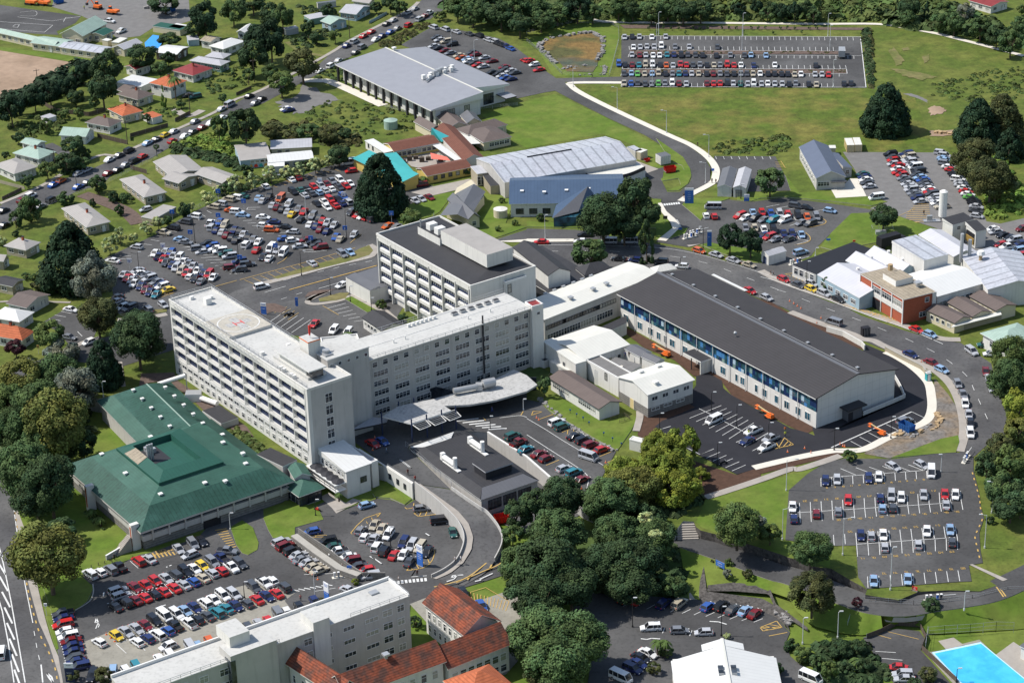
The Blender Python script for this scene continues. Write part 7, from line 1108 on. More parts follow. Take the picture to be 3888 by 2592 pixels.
for q in CARS:
    p,x,y,z,a,c,ty,nm,i,n,by=q;far_ok=ty in 'HSW'
    if far_ok and (ncar>=300):
        Mx=Matrix.Translation((x,y,z+.06))@Matrix.Rotation(a,4,'Z');col=CC[c][1]
        for me,cl in ((CP[ty][0],col),(CP[ty][1],(.02,.022,.026))):
            for pl in me.polygons:
                if me is CP[ty][0] and me.materials[pl.material_index].name!='car_paint':far.c=(.02,.02,.02)
                else:far.c=cl
                far.face([Mx@me.vertices[v].co for v in pl.vertices],PAINTF)
        far.c=(.02,.02,.02)
        for sx in (-1,1):
            for sy in (-1,1):
                o_=Mx@Vector((sx*WB[ty],sy*.78,.3));d=Mx.to_3x3()@Vector((0,.1,0));far.tube(o_-d,o_+d,.32,PAINTF,n=6)
        continue
    if far_ok:ncar+=1
    k=TNM[ty];o=bpy.data.objects.new(k,None);o.empty_display_size=.5;link(o);o.location=(x,y,z+.06);o.rotation_euler=(0,0,a+random.uniform(-.03,.03));sc=random.uniform(.96,1.04);o.scale=(sc,1,random.uniform(.97,1.04))
    pos=nword(i);frm='left' if by=='l' else 'top'
    lab='%s %s, %s from the %s in %s'%(CC[c][0],TN[ty][0],pos,frm,nm) if n>1 else '%s %s alone in %s'%(CC[c][0],TN[ty][0],nm)
    if lab in seen:seen[lab]+=1
    seen.setdefault(lab,0);tag(o,lab,TN[ty][1],{'car':'cars parked across the hospital grounds','van':'vans parked across the grounds','minibus':'minibuses around the hospital','utility truck':'utility trucks parked in the lots'}[TN[ty][1]])
    bo,gl,wh,hl,tl=CP[ty]
    ob=bpy.data.objects.new('body',bo);link(ob,o);v=random.uniform(.9,1.1);ob.color=(*[min(1,u_*v) for u_ in CC[c][1]],1)
    link(bpy.data.objects.new('car_window',gl),o)
    for sx in (-1,1):
        for sy in (-1,1):w=bpy.data.objects.new('wheel',wh);link(w,o);w.location=(sx*WB[ty],sy*(TYPES[ty][1]-.1),.33)
    link(bpy.data.objects.new('headlight',hl),o);link(bpy.data.objects.new('tail_light',tl),o)
if far.f:tag(far.build('distant_parked_cars'),kind='stuff')
print('CARS',len(CARS),'individual',ncar,'dups',[k for k,v in seen.items() if v])
def truck(s,head,z,col,label,L=7.,w=2.3,h=3.1):
    p=tp(*s);a=G(p,z+1.4);d=G((p[0]+head[0],p[1]+head[1]),z+1.4)-a;o=empty('box_truck',(a.x,a.y,z+.1),math.atan2(d.y,d.x),label,'truck');b=MB();b.box(-L/2,L/2-2.,-w/2,w/2,.8,h,M[col]);b.build('cargo_box',o);b=MB();b.box(L/2-1.8,L/2,-w/2+.1,w/2-.1,.6,2.3,M['trimw'] if col!='black' else M['black']);b.build('cab',o);b=MB();b.face([(L/2+.01,-w/2+.2,1.4),(L/2+.01,w/2-.2,1.4),(L/2+.01,w/2-.2,2.1),(L/2+.01,-w/2+.2,2.1)],M['glass']);b.build('windscreen',o)
    for x in (-L/2+1.2,L/2-1):
        for y in (-1,1):b=MB();b.tube((x,y*(w/2-.15)-.15,.42),(x,y*(w/2-.15)+.15,.42),.45,M['rubber'],n=12);b.build('wheel',o)
truck(('A3',690,450),(0,-30),0,'steel','grey box truck parked across the end of the far lot island');truck(('B3',1110,710),(60,-16),0,'black','black trailer truck behind the pale boiler house',9,2.5,3.6)
# ---------------------------------------------------------------- VEGETATION
def lobes_mesh(name,kind,seed,nl,nleaf,ls,trunk=True):
    rnd=random.Random(seed);b=MB();L=[]
    for i in range(nl):
        while True:
            v=Vector((rnd.uniform(-1,1),rnd.uniform(-1,1),rnd.uniform(-.75,1)))
            if .2<v.length<1: break
        if kind=='cone':
            t=rnd.random()**1.25;a=rnd.uniform(0,6.28);r=(1-t**1.5)**.62*.84*(.8+.2*rnd.random())*min(1,.72+t*2);v=Vector((math.cos(a)*r,math.sin(a)*r,-.95+1.85*t));rad=.15+.11*(1-t)
        elif kind=='column':
            a=rnd.uniform(0,6.28);t=rnd.random();r=math.sin(math.pi*min(1,.15+t*.9))**.6*.8*rnd.random()**.3;v=Vector((math.cos(a)*r,math.sin(a)*r,-1+2*t));rad=.2
        elif kind=='open':
            v=v.normalized()*(.55+.4*rnd.random());rad=.15+.17*rnd.random()
        elif kind=='hedge':
            v=Vector((rnd.uniform(-1,1),rnd.uniform(-1,1),rnd.uniform(-.5,.8)));rad=.3
        else:
            v=v.normalized()*(.62+.22*rnd.random());v.z=v.z*.9;rad=.17+.19*rnd.random()
        L.append((v,rad,rnd.uniform(.62,1.35),rnd.uniform(-.16,.08)))
    tot=sum(r*r for _,r,_,_ in L);up=Vector((0,0,1))
    for v,r,sh_,hu in L:
        n=int(nleaf*r*r/tot)
        for _ in range(n):
            d=Vector((rnd.gauss(0,1),rnd.gauss(0,1),rnd.gauss(0,1)));d.normalize()
            if d.dot(v+up*.4)<-.25:d=-d
            p=v+d*r*rnd.uniform(.75,1.08);nn=(d+Vector((rnd.uniform(-.6,.6),rnd.uniform(-.6,.6),rnd.uniform(-.3,.7)))).normalized();x=nn.orthogonal().normalized();y=nn.cross(x);a=rnd.uniform(0,6.28);x,y=x*math.cos(a)+y*math.sin(a),y*math.cos(a)-x*math.sin(a);s=ls*rnd.uniform(.6,1.35)
            k=sh_*rnd.uniform(.8,1.22);b.c=(k*(1+hu),k,k*(1-hu));b.face([p-x*s-y*s*.6,p+x*s-y*s*.7,p+x*s*.8+y*s*.6,p-x*s*.7+y*s*.7],LEAF)
    for v,r,sh_,hu in L:
        k=sh_*.8;b.c=(k,k,k);rr=r*.62;P=[[v+Vector((math.cos(a)*math.cos(e),math.sin(a)*math.cos(e),math.sin(e)))*rr*rnd.uniform(.85,1.12) for a in [math.pi*2*q/6 for q in range(6)]] for e in (-.7,0,.7)]
        top=v+Vector((0,0,rr));bot=v-Vector((0,0,rr))
        for q in range(6):
            w=(q+1)%6;b.face([bot,P[0][w],P[0][q]],LEAF);b.face([top,P[2][q],P[2][w]],LEAF)
            for e in (0,1):b.face([P[e][q],P[e][w],P[e+1][w],P[e+1][q]],LEAF)
    return b.mesh(name)
TR={}
def proto(kind,var,size):
    k=(kind,var,size)
    if k not in TR:
        nl,nf,ls={'big':(84,10500,.034),'mid':(40,3600,.055),'small':(24,1300,.09),'tiny':(12,420,.15)}[size]
        if kind=='cone':nl*=2;nf=int(nf*1.4)
        TR[k]=lobes_mesh('crown',kind,var*17+len(kind)*5+len(size),nl,nf,ls)
    return TR[k]
tmc={}
def trunkmesh(n,seed):
    if (n,seed) in tmc: return tmc[(n,seed)]
    rnd=random.Random(seed);b=MB();b.tube((0,0,0),(.02,.02,.5),.07,M['trunk'],r2=.05,n=7,caps=False)
    for k in range(n):a=k*6.28/n+rnd.random();b.tube((.02,.02,.42+.05*k/n),(math.cos(a)*.45,math.sin(a)*.45,.8+.15*rnd.random()),.035,M['trunk'],r2=.012,n=5,caps=False)
    tmc[(n,seed)]=b.mesh('trunk'); return tmc[(n,seed)]
GC={'d':(.042,.070,.028),'g':(.066,.104,.036),'m':(.085,.120,.035),'y':(.165,.190,.028),'o':(.115,.122,.030),'c':(.022,.044,.021),'s':(.150,.160,.115),'v':(.34,.37,.15),'p':(.055,.018,.022),'b':(.072,.078,.028),'l':(.14,.21,.04)}
GN={'d':'dark green','g':'mid green','m':'bright green','y':'yellow green','o':'olive brown','c':'deep dark green','s':'silver grey','v':'pale variegated','p':'purple leaved','b':'bronze green','l':'lime green'}
def tree(kind,x,y,wpx,hw,col,label,t,z=0.,name=None,cat='tree',group=None,size=None):
    """crown centre x,y and crown width in tile px; hw = crown height / width"""
    p=tp(t,x,y);w=wpx/TL[t][2];r=w/mpx(p,z)/2;ch=2*r*hw;lift=ch*.5*(.85 if kind in('cone','hedge') else 1.)+(.0 if kind in('cone','hedge','column') or cat in('shrub','hedge','bush') else .22*ch)
    for _ in range(2):g=G(p,z+lift);r=w/mpx(p,z+lift)/2;ch=2*r*hw
    size=size or ('big' if w>150 else 'mid' if w>70 else 'small' if w>26 else 'tiny')
    name=name or ('conifer_tree' if kind=='cone' else 'columnar_tree' if kind=='column' else 'broadleaf_tree')
    o=empty(name,(g.x,g.y,z),random.uniform(0,6.28),label,cat,group)
    c=bpy.data.objects.new('crown' if cat=='tree' else 'foliage',proto(kind,random.randrange(3),size));link(c,o);c.location=(0,0,lift);c.scale=(r,r*random.uniform(.92,1.08),ch/2);f=random.uniform(.9,1.12);c.color=(*[v*f for v in GC[col]],1)
    tr=bpy.data.objects.new('trunk',trunkmesh(5,random.randrange(3)));link(tr,o);H=lift+ch*.25;s=max(.5,r*.9);tr.scale=(s,s,H)
    return o
def trees(t,lst,z=0.,**kw):
    for e in lst:tree(e[0],e[1],e[2],e[3],e[4],e[5],e[6],t,z,**kw)
R='round';OP='open';CO='cone'
Z=LO
for e in [('E1',2150,120,250,1,'d','dark tree overhanging the service yard corner'),('E1',2120,300,190,.9,'g','tree by the top of the curved ramp with red flowers'),('E2',90,120,230,1,'d','dark tree at the top left of the central grove'),('E2',300,90,270,.9,'d','dark tree above the concrete gap in the grove'),('E2',620,60,330,.9,'g','dark tree just below the yellow brown canopy'),('E2',250,290,480,.85,'g','wide domed tree on the left flank of the grove'),('E2',950,30,300,.8,'o','small bronzed tree on top of the grove'),
('E2',180,560,560,.9,'d','big dark tree in the middle left of the grove'),('E2',380,720,470,.85,'d','broad dark tree at the lower centre of the grove'),('E2',130,830,440,.85,'d','dark tree at the lower left of the grove'),('E1',2180,560,360,1,'g','tree leaning over the ramp road bend'),('E1',2200,800,330,1,'d','dark tree beside the yellow hatched paving'),
('E2',760,300,420,.85,'g','rounded tree in the middle of the grove'),('E2',870,520,520,.8,'d','dark domed tree near the stone walled lot'),('E2',1080,330,380,.9,'g','tree beside the stone steps'),('E2',1030,170,300,.9,'d','tree carrying patches of pale blossom'),('E2',640,560,420,.85,'d','dark tree between the two largest crowns of the grove'),('E2',900,720,420,.7,'d','low dark tree overhanging the stone walled lot')]:tree(R,e[1],e[2],e[3],e[4],e[5],e[6],e[0],Z)
for e in [('C2',1150,1020,370,.85,'y','bright yellow green tree over the portable cabin'),('C2',830,1210,340,.8,'y','bright yellow green tree left of the new lot'),('C2',1330,960,330,1.1,'y','tall yellow green tree at the corner of the new lot'),('C2',1180,1180,460,.8,'y','yellow green tree in front of the brown soil'),('C2',900,1330,480,.75,'o','tree with yellow brown autumn foliage'),('C2',1270,1340,400,.85,'y','yellow green tree nearest the sloping lawn'),('C2',1480,1240,170,.8,'y','wispy low branch tree by the soil bank'),('C2',700,1440,460,.8,'g','green tree below the autumn coloured crown'),('C2',290,1410,380,.9,'d','dark tree at the end of the white yard wall'),('C2',70,1470,260,.9,'d','dark tree behind the red skip')]:tree(OP if e[5]=='y' else R,e[1],e[2],e[3],e[4],e[5],e[6],e[0],-2.)
for e in [('E2',1010,160,140,.6,'v','cream blossom cluster at the grove top'),('E2',1100,300,130,.6,'v','cream blossom cluster beside the steps')]:tree(R,e[1],e[2],e[3],e[4],e[5],e[6],e[0],6.,cat='bush',name='flowering_bush')
for e in [('E2',150,1130,560,.8,'g','big oak left of the stone walled lot, upper crown'),('E2',450,1200,520,.85,'g','big oak reaching over the shaded cars'),('E2',240,1400,560,.8,'g','big green tree at the bottom beside the terracotta roofs'),('E1',2200,1200,360,.9,'g','green tree touching the terracotta roof'),('E2',130,1480,360,.7,'b','bronze tinted tree at the bottom edge')]:tree(R,e[1],e[2],e[3],e[4],e[5],e[6],e[0],Z)
for e in [(R,520,210,330,.8,'s','grey green tree behind the forest edge'),(R,180,420,420,.9,'o','olive tree at the left edge of the forest'),(R,480,380,420,.85,'g','mid green tree at the top of the forest'),(R,650,500,380,1,'s','grey green tree beside the green roof'),(R,60,620,340,1,'m','green tree on the left forest margin'),(R,330,620,430,.9,'g','green tree behind the golden one'),(R,480,780,560,1.05,'o','golden olive tree in the heart of the forest'),(R,120,850,400,1,'g','dark leaved tree on the road side'),(R,330,1010,380,.9,'g','tree just behind the green roof corner'),(R,200,1180,480,1,'g','dense tree beside the road footpath'),(R,420,1280,480,1.05,'d','biggest dark tree against the stair fins'),(R,300,1420,420,.75,'d','lowest dark tree of the forest'),(R,700,960,260,.9,'d','shaded tree by the building side'),
]:tree(e[0],e[1],e[2],e[3],e[4],e[5],e[6],'C0',LO)
tree(CO,870,290,360,1.25,'c','tall layered conifer by the stub road','C0',0.);tree(R,1170,70,430,.95,'d','dark round tree against the ward block end','C0',0.)
tree(R,410,470,640,.85,'o','large golden olive tree on the lower lot lawn','E0',LO);tree(R,540,250,260,.7,'d','dark shrubby tree behind the golden olive one','E0',LO)
tree(CO,600,840,620,1.02,'c','giant dark conifer left of the western lot','B0',0.);tree(OP,790,1010,370,1.1,'s','silver grey tree in front of the giant conifer','B0',0.);tree(R,830,1330,340,.9,'b','bronze undergrowth tree below the silver one','B0',0.);tree(R,1180,1440,370,.85,'d','dark tree by the blue sign near the ward block','B0',0.)
tree(R,430,1500,290,.9,'m','bright green tree over the orange tile roof','B0',0.);tree(R,130,150,170,.9,'p','purple leaved tree in front of the orange roof','C0',0.)
tree(CO,990,230,510,1.1,'c','huge dark conifer between western lot and kindergarten','B1',0.);tree(R,1255,500,210,.7,'m','low wide tree near the clinical block','B1',0.)
tree(CO,1070,930,470,1.0,'c','huge lone conifer on the green field','A3',0.);
for e in [('A3',1850,1050,420,1.05,'c','dark conifer on the right of the field'),('A3',2050,1010,440,1.0,'b','bronze tinted conifer against the field'),('A3',2120,1230,300,1,'c','dark conifer behind the right hand trees')]:tree(CO,e[1],e[2],e[3],e[4],e[5],e[6],e[0])
for e in [('A3',1830,1350,400,.85,'s','dry grey brown macrocarpa beside the gravel lot'),('A3',1960,1500,380,.9,'b','ragged bronze tree on the gravel lot bank'),('B3',2000,190,330,.9,'b','bronze tree lower on the gravel lot bank')]:tree(OP,e[1],e[2],e[3],e[4],'b' if e[5]=='s' else e[5],e[6],e[0])
for e in [('B2',650,480,450,.85,'d','broad olive toned tree over the street'),('B2',920,330,330,1.2,'d','tall dark tree in the central street clump'),('B2',1040,470,230,1.1,'d','dark tree on the right of the street clump'),('B2',830,570,330,.8,'d','low dark tree filling the street clump')]:tree(R,e[1],e[2],e[3],e[4],e[5],e[6],e[0])
tree('column',1020,720,190,2.0,'d','narrow columnar tree in front of the street clump','B2');tree(R,540,810,310,.85,'g','round tree at the kerb near the theatre roof','B2');tree(R,2070,185,260,.85,'g','ball shaped tree beside the twin roofed clinic','B2')
tree(R,1730,665,220,1.1,'c','left of the two clipped dark trees by the sign lot','B2');tree(R,1905,710,210,1.05,'c','right of the two clipped dark trees by the sign lot','B2');tree(R,1048,490,270,.75,'d','spreading tree on the lawn above the workshops','B3')
tree(OP,560,1060,90,1.1,'g','small street tree left of the pair by the workshop','B3');tree(R,665,1100,85,1.2,'o','small golden street tree right of the pair by the workshop','B3');tree(R,150,465,130,1.3,'g','rounded evergreen beside the long classroom block','C2')
for e in [('C3',2130,200,340,1,'m','bright green tree beside the white house'),('C3',2110,420,360,1,'g','green tree over the tree side kerb'),('C3',2200,650,330,1,'y','yellow green tree on the bend'),('C3',2190,850,240,.9,'o','olive tree by the road bend'),('C3',2030,990,300,.7,'b','bronze dark tree above the barrier'),('C3',1930,1150,260,1,'d','dark tree beside the parking barrier'),('C3',2130,1130,330,1,'m','green tree right of the barrier'),('C3',2060,1350,330,.9,'g','round tree beside the right terrace'),('C3',2220,1430,300,.9,'d','dark tree at the right edge of the terrace'),('E3',2130,60,330,.7,'d','low tree above the right lawn')]:tree(R,e[1],e[2],e[3],e[4],e[5],e[6],e[0])
for e in [('E2',1790,210,420,.85,'m','large round tree on the terrace above the stone wall'),('E2',1960,220,200,.9,'s','pale leaved tree beside the large round one'),('E2',2070,290,210,.8,'m','low tree at the terrace lot corner'),('E3',430,410,360,.85,'g','round tree on the terrace lot edge')]:tree(R,e[1],e[2],e[3],e[4],e[5],e[6],e[0])
tree(OP,440,800,380,.9,'b','dark open branched tree by the sloping footpath','E3',-2.5);tree(R,820,880,100,1,'p','small reddish tree at the road fence','E3',-1.3);tree(OP,1440,900,190,.5,'d','low spreading tree in front of the ticket barrier','E3',-1.5)
for e in [('E2',1235,740,230,.8,'g','dense bush above the stone walled lot'),('E2',1590,525,50,1,'b','left of the small bushes behind the lawn sign'),('E2',1725,545,80,1,'m','small upright bush behind the lawn sign'),('E2',1710,640,90,1.1,'s','grey bush below the lawn sign'),('E2',1875,640,100,1,'b','right of the small bushes behind the lawn sign'),('E2',1705,1165,70,.8,'v','tufted shrub at the white hall ridge'),('E2',1180,1300,130,.8,'m','leafy shrub at the hall corner'),('E2',2130,1440,120,.9,'d','dark shrub right of the white hall'),('E2',2215,1270,70,1,'d','dark shrub on the driveway bend'),('E3',270,1240,120,.9,'d','rounded shrub on the driveway kerb'),('E3',350,1320,160,.9,'m','leafy shrub in the garden bed'),('E3',480,1390,150,1,'g','mid shrub in the garden bed'),('E3',590,1460,160,1.2,'m','tall light shrub at the bottom fence'),('E3',680,1290,200,.8,'d','dark shrub in the garden bed'),('E3',830,1260,160,.9,'d','dark shrub by the lot fence'),('E3',870,1420,170,.9,'d','dark shrub mass beside the fenced lot'),('E3',730,1450,150,.8,'d','low dark shrub near the bottom fence'),('E3',1430,1500,170,.9,'b','bronze tree at the bottom of the fenced lot'),('E3',1310,1560,120,.8,'d','dark bush at the bottom edge'),('E2',1080,1440,130,.9,'b','bronze shrub beside the shaded cars')]:tree(R,e[1],e[2],e[3],e[4],e[5],e[6],e[0],LO if e[2]>900 or e[0]=='E3' else -2.6,cat='shrub',name='shrub')
for k,(t,x,y,w,h,c) in enumerate([('B0',930,740,130,.95,'v'),('B0',1020,655,110,1.1,'v'),('B0',1135,670,90,.8,'v'),('B0',1245,590,130,.75,'v'),('B0',1345,545,110,.8,'v'),('B0',1745,330,130,.85,'v'),('B0',2000,210,140,.9,'v'),('B0',2140,190,120,1,'v'),('B0',1635,405,70,1.1,'v'),('B0',1840,265,80,.9,'v'),('A1',60,1475,150,.8,'v'),('A1',190,1455,120,.8,'v'),('A1',300,1440,130,.8,'v'),('A1',440,1400,140,.8,'v'),('A1',550,1370,110,.8,'v')]):tree(OP,x,y,w,h,c,'pale variegated tree, %s from the left along the car park hedge'%nword(k),t)
for k,(t,x,y,w,h,c) in enumerate([('B0',1570,430,120,1.1,'d'),('B0',2090,110,130,.9,'d'),('A1',360,1400,110,.8,'d'),('A1',640,1310,170,.8,'d'),('B0',1910,270,120,.9,'g'),('B0',1420,520,80,1,'g'),('B0',790,380,60,1.3,'d'),('B0',1015,440,85,1.2,'d'),('B0',965,330,95,1.1,'d'),('B0',1060,340,90,1,'g'),('B0',830,220,150,1.1,'g'),('B0',560,340,150,.8,'g'),('B0',250,430,230,1.1,'g'),('B0',130,520,130,1.2,'g'),('B0',130,640,60,1,'d'),('B0',15,700,90,1,'v'),('B0',220,1005,90,.7,'g'),('B0',290,1010,80,.8,'m'),('B0',330,1080,150,.7,'b'),('B0',960,690,90,.8,'g')]):tree(R,x,y,w,h,c,'%s %s in the western yards, %s counted row by row'%(GN[c],'bush',nword(k)),t,cat='shrub',name='shrub')
YT=[('A0',900,560,270,1.1,'d','tall dark tree between paddock and houses'),('A0',870,740,290,1,'d','dark tree over the brown roofed house'),('A0',700,600,180,1,'c','dark hedge tree at the paddock corner'),('A0',560,720,180,1,'c','hedge tree nearest the paddock light'),('A0',420,770,190,1,'c','hedge tree below the paddock light'),('A0',290,830,190,1,'c','hedge tree in the middle of the paddock edge'),('A0',90,920,240,1,'c','dark hedge tree at the left edge'),('A0',130,880,160,1,'c','dark hedge tree second from the left edge'),('A0',640,820,160,.8,'d','garden tree behind the small red roof'),('A0',1200,470,250,.8,'d','spreading dark tree beside the grey yard garage'),('A0',1430,490,120,.9,'d','round dark tree by the grey garage'),('A0',1360,580,160,.8,'g','hedge tree behind the maroon roof'),('A0',2080,1060,290,1.1,'d','large dark tree across the street'),('A0',1860,1080,150,1.4,'g','narrow green tree beside the street tree'),('A0',620,1240,220,.8,'d','round tree in front of the pale green roof'),('A0',390,1060,120,1,'m','citrus tree behind the white house'),('A0',670,960,90,1,'m','small orchard tree on the back lawn'),('A0',800,870,100,.9,'g','small leafy tree beside the wooden shed'),('A0',540,960,110,.7,'m','low shrub tree in the back garden'),('A0',150,1170,110,.8,'d','garden bush near the pale green garage'),('A0',50,1320,80,.9,'d','dark bush at the left cottage'),('A0',560,1370,220,.7,'d','dark garden thicket beside the cottage'),('A0',690,1380,150,.7,'g','green garden thicket by the street'),('A0',740,1300,70,1,'m','small round tree on the street lawn'),('A0',400,1440,180,.8,'m','leafy hedge tree beside the left cottage'),('A0',230,1530,130,.8,'d','dark bush on the cottage lawn'),('A0',1540,880,80,.8,'g','round bush on the palm house drive'),('A0',1250,1000,80,.9,'d','shrub beside the pink shed'),('A0',1890,830,80,.9,'g','bush at the driveway gate'),('A0',2110,640,120,1,'g','garden tree beside the power pole'),('A0',1990,640,60,1,'d','small clipped bush on the sloping lawn'),('A0',1440,330,190,.6,'d','dark shrub beside the blue pool'),('A0',2150,470,260,1,'d','dark tree near the right power pole'),('A0',1740,150,260,1.1,'c','dark tree at the gravel yard corner'),('A0',1680,250,200,.7,'d','low dark tree in the yard corner'),('A0',1980,90,220,.9,'g','green tree behind the gravel yard'),('A0',2190,330,230,1.2,'c','dark evergreen beside the white roofs'),('A0',1400,20,300,.5,'d','dark tree on the top edge of the gravel yard'),('A0',2150,30,250,.6,'d','dark tree on the top frame edge'),
('A1',60,330,280,1.2,'c','tall near black conifer at the street'),('A1',330,530,320,.85,'b','open crowned willow beside the grey building'),('A1',150,700,250,.8,'m','rounded light green tree by the gravel patch'),('A1',60,620,160,1,'g','leafy tree behind the light green one'),('A1',380,230,130,1.1,'d','garden tree beside the blue cottage'),('A1',450,320,120,.8,'d','spreading tree behind the garden hedge'),('A1',610,300,120,.9,'m','small street tree in front of the blue cottage'),('A1',560,90,130,.9,'d','dark garden tree above the blue cottage'),('A1',160,140,200,1.1,'g','leafy tree among the far gardens'),('A1',60,120,200,1.,'d','dark tree among the far gardens'),('A1',960,60,110,.8,'d','bush at the far street corner'),('A1',1160,60,150,.8,'g','leafy bush at the far street top'),('A1',1080,30,150,.9,'d','dark tree at the far street top'),('A1',640,1310,190,.85,'d','dark tree at the hedge behind the prefab'),('A1',60,1110,190,.7,'b','brown green thicket on the rough ground'),('A1',380,1110,200,.6,'g','green thicket on the rough ground'),('A1',560,1150,170,.7,'b','brown thicket on the rough ground'),('A1',690,1130,130,.7,'d','dark thicket on the rough ground'),('A0',1330,1250,60,.8,'g','bush at the driveway opposite')]
for e in YT:tree(R,e[1],e[2],e[3],e[4],e[5],e[6],e[0])
tree('column',1387,830,60,3.2,'l','slim lime green poplar conifer in front of the house','A0');
rnd=random.Random(5);k=0
FT=[('A1',1650,60,220,.8,'g'),('A1',1780,110,230,.8,'g'),('A1',1920,60,260,.8,'d'),('A1',2020,130,250,.8,'d'),('A1',2150,70,250,.9,'g'),('A1',2180,200,220,.8,'d'),('A2',60,60,260,.8,'g'),('A2',120,170,230,.7,'g'),('A2',260,110,230,.7,'g'),('A2',430,60,230,.9,'c'),('A2',560,110,180,.8,'g'),('A2',340,30,200,.7,'g'),('A2',780,60,190,.9,'g'),('A2',900,90,180,.8,'d'),('A2',1060,80,230,.8,'g'),('A2',1200,60,230,.8,'g'),('A2',1330,90,230,.8,'d'),('A2',1480,80,220,.8,'d'),('A2',1670,90,90,.9,'m'),('A2',1800,80,130,.9,'c'),('A2',1950,50,110,1.1,'c'),('A2',2050,110,150,.7,'g'),('A2',2180,90,150,.9,'c'),('A3',90,70,130,1,'d'),('A3',290,90,130,1.2,'c'),('A3',390,80,160,.9,'d'),('A3',450,130,140,.8,'g'),('A3',600,100,120,.8,'m'),('A3',1000,100,90,.8,'g'),('A3',1090,110,80,.9,'d'),('A3',1260,60,200,1,'d'),('A3',1250,150,160,.8,'g'),('A3',1520,170,180,.9,'g'),('A3',1650,190,190,.9,'g'),('A3',1740,100,170,.9,'p'),('A3',1870,230,210,.9,'g'),('A3',2010,290,200,.9,'d'),('A3',2130,350,230,.9,'g'),('A3',2200,230,200,.9,'g'),('A3',1540,50,170,.6,'m'),('A3',2220,80,90,.9,'m'),('A1',1500,130,120,.6,'m')]
for k,(t,x,y,w,h,c) in enumerate(FT):
    cc=c if c!='p' else 's';tree(R,x,y,w,h,cc,'%s tree, %s from the left in the belt along the top'%(GN[cc],nword(k) if k<25 else nword(len(FT)-1-k).replace('first','outermost')+' counting back'),t)
for k,(t,x,y,w,h) in enumerate([('A3',510,80,50,2.6),('A3',852,90,45,3.),('A3',1160,80,50,3.2),('A3',1415,120,80,2.4),('A3',1910,270,80,2.)]):tree('column',x,y,w,h,'c','slim dark cypress, %s from the left along the far path'%nword(k),t,group='cypresses along the far path')
for k in range(24):x=1040+(k*62);t='A2' if x<2240 else 'A3';xx=x if t=='A2' else x-1989;tree(R,xx,235+(k%4==1)*38,26,1.3,'g','young staked tree, %s from the left above the far lot'%nword(k) if k<25 else 'young tree',t,group='young trees above the far lot')
def scrub(name,s,m,n,r0,r1,z=0.,hmul=.8,seed=1,cards=26):
    pts=GP(s,z);rn=random.Random(seed);xs=[p.x for p in pts];ys=[p.y for p in pts];b=MB();c=0;tries=0
    def inside(x,y):
        ins=False;j=len(pts)-1
        for i in range(len(pts)):
            if (pts[i].y>y)!=(pts[j].y>y) and x<(pts[j].x-pts[i].x)*(y-pts[i].y)/(pts[j].y-pts[i].y)+pts[i].x:ins=not ins
            j=i
        return ins
    while c<n and tries<n*30:
        tries+=1;x=rn.uniform(min(xs),max(xs));y=rn.uniform(min(ys),max(ys))
        if not inside(x,y): continue
        c+=1;r=rn.uniform(r0,r1);k0=rn.uniform(.65,1.3);hu=rn.uniform(-.15,.2)
        for _ in range(cards):
            d=Vector((rn.gauss(0,1),rn.gauss(0,1),abs(rn.gauss(0,1)))).normalized();p=Vector((x,y,z+.05))+Vector((d.x*r,d.y*r,d.z*r*hmul));nn=(d+Vector((rn.uniform(-.5,.5),rn.uniform(-.5,.5),.3))).normalized();u=nn.orthogonal().normalized();v=nn.cross(u);s_=r*rn.uniform(.22,.45);k=k0*rn.uniform(.75,1.2);b.c=(k*(1+hu),k,k);b.face([p-u*s_-v*s_,p+u*s_-v*s_,p+u*s_+v*s_,p-u*s_+v*s_],LEAF)
    o=b.build(name,origin=pts[0].copy());o.color=(*GC[m],1);tag(o,kind='stuff'); return o
scrub('undergrowth','A1 1550,60 1900,-40 2240,-40 A2 600,-40 600,160 300,190 0,280 A1 2000,230 1700,150','g',260,1.5,4.,seed=2);scrub('undergrowth','A2 600,-40 A3 1500,-60 1560,260 1200,190 980,180 500,190 0,180 A2 1500,180 900,180 620,160','m',420,1.2,3.5,seed=3);scrub('undergrowth','A3 1000,200 1900,330 2240,430 2240,330 1700,100 1500,60','g',150,1.5,4.,seed=4);scrub('undergrowth','A3 -100,-60 500,-60 1500,-60 1500,20 0,20','l',120,.6,1.6,seed=14)
scrub('rough_shrubs','A1 0,1050 350,1050 700,1100 840,1180 850,1260 640,1270 430,1190 60,1200','b',110,.7,1.8,seed=5);scrub('rough_shrubs','A1 560,860 1000,900 1250,1000 1270,1130 900,1170 400,1050 300,960','m',150,.4,.9,seed=6);scrub('rough_shrubs','A0 1470,1250 1560,1230 1800,1300 2100,1380 2120,1440 2000,1450 1700,1350 1480,1300','d',110,.8,1.7,seed=7);scrub('rough_shrubs','A0 1470,1240 1800,1130 1950,1180 1980,1340 2040,1370 1700,1290','l',150,.6,1.4,seed=8)
scrub('bank_shrubs','A3 860,260 930,250 960,740 930,750','d',130,.5,1.2,seed=9);scrub('bank_shrubs','A3 880,330 940,760 970,760 950,260','b',60,.5,1.,seed=10);scrub('bank_shrubs','A3 1640,1400 B3 1760,130 1900,350 1950,540 2200,480 2240,300 2100,50 A3 2000,1330','l',240,.6,1.7,seed=11);scrub('bank_shrubs','A2 1720,1200 2240,1150 2240,1290 2120,1320 1620,1310 1580,1260','m',100,.5,1.2,hmul=.5,seed=12);scrub('tall_grass_clumps','A3 1350,740 1950,600 2240,560 2240,830 1900,900 1500,840','m',200,.4,1.,hmul=.4,seed=13)
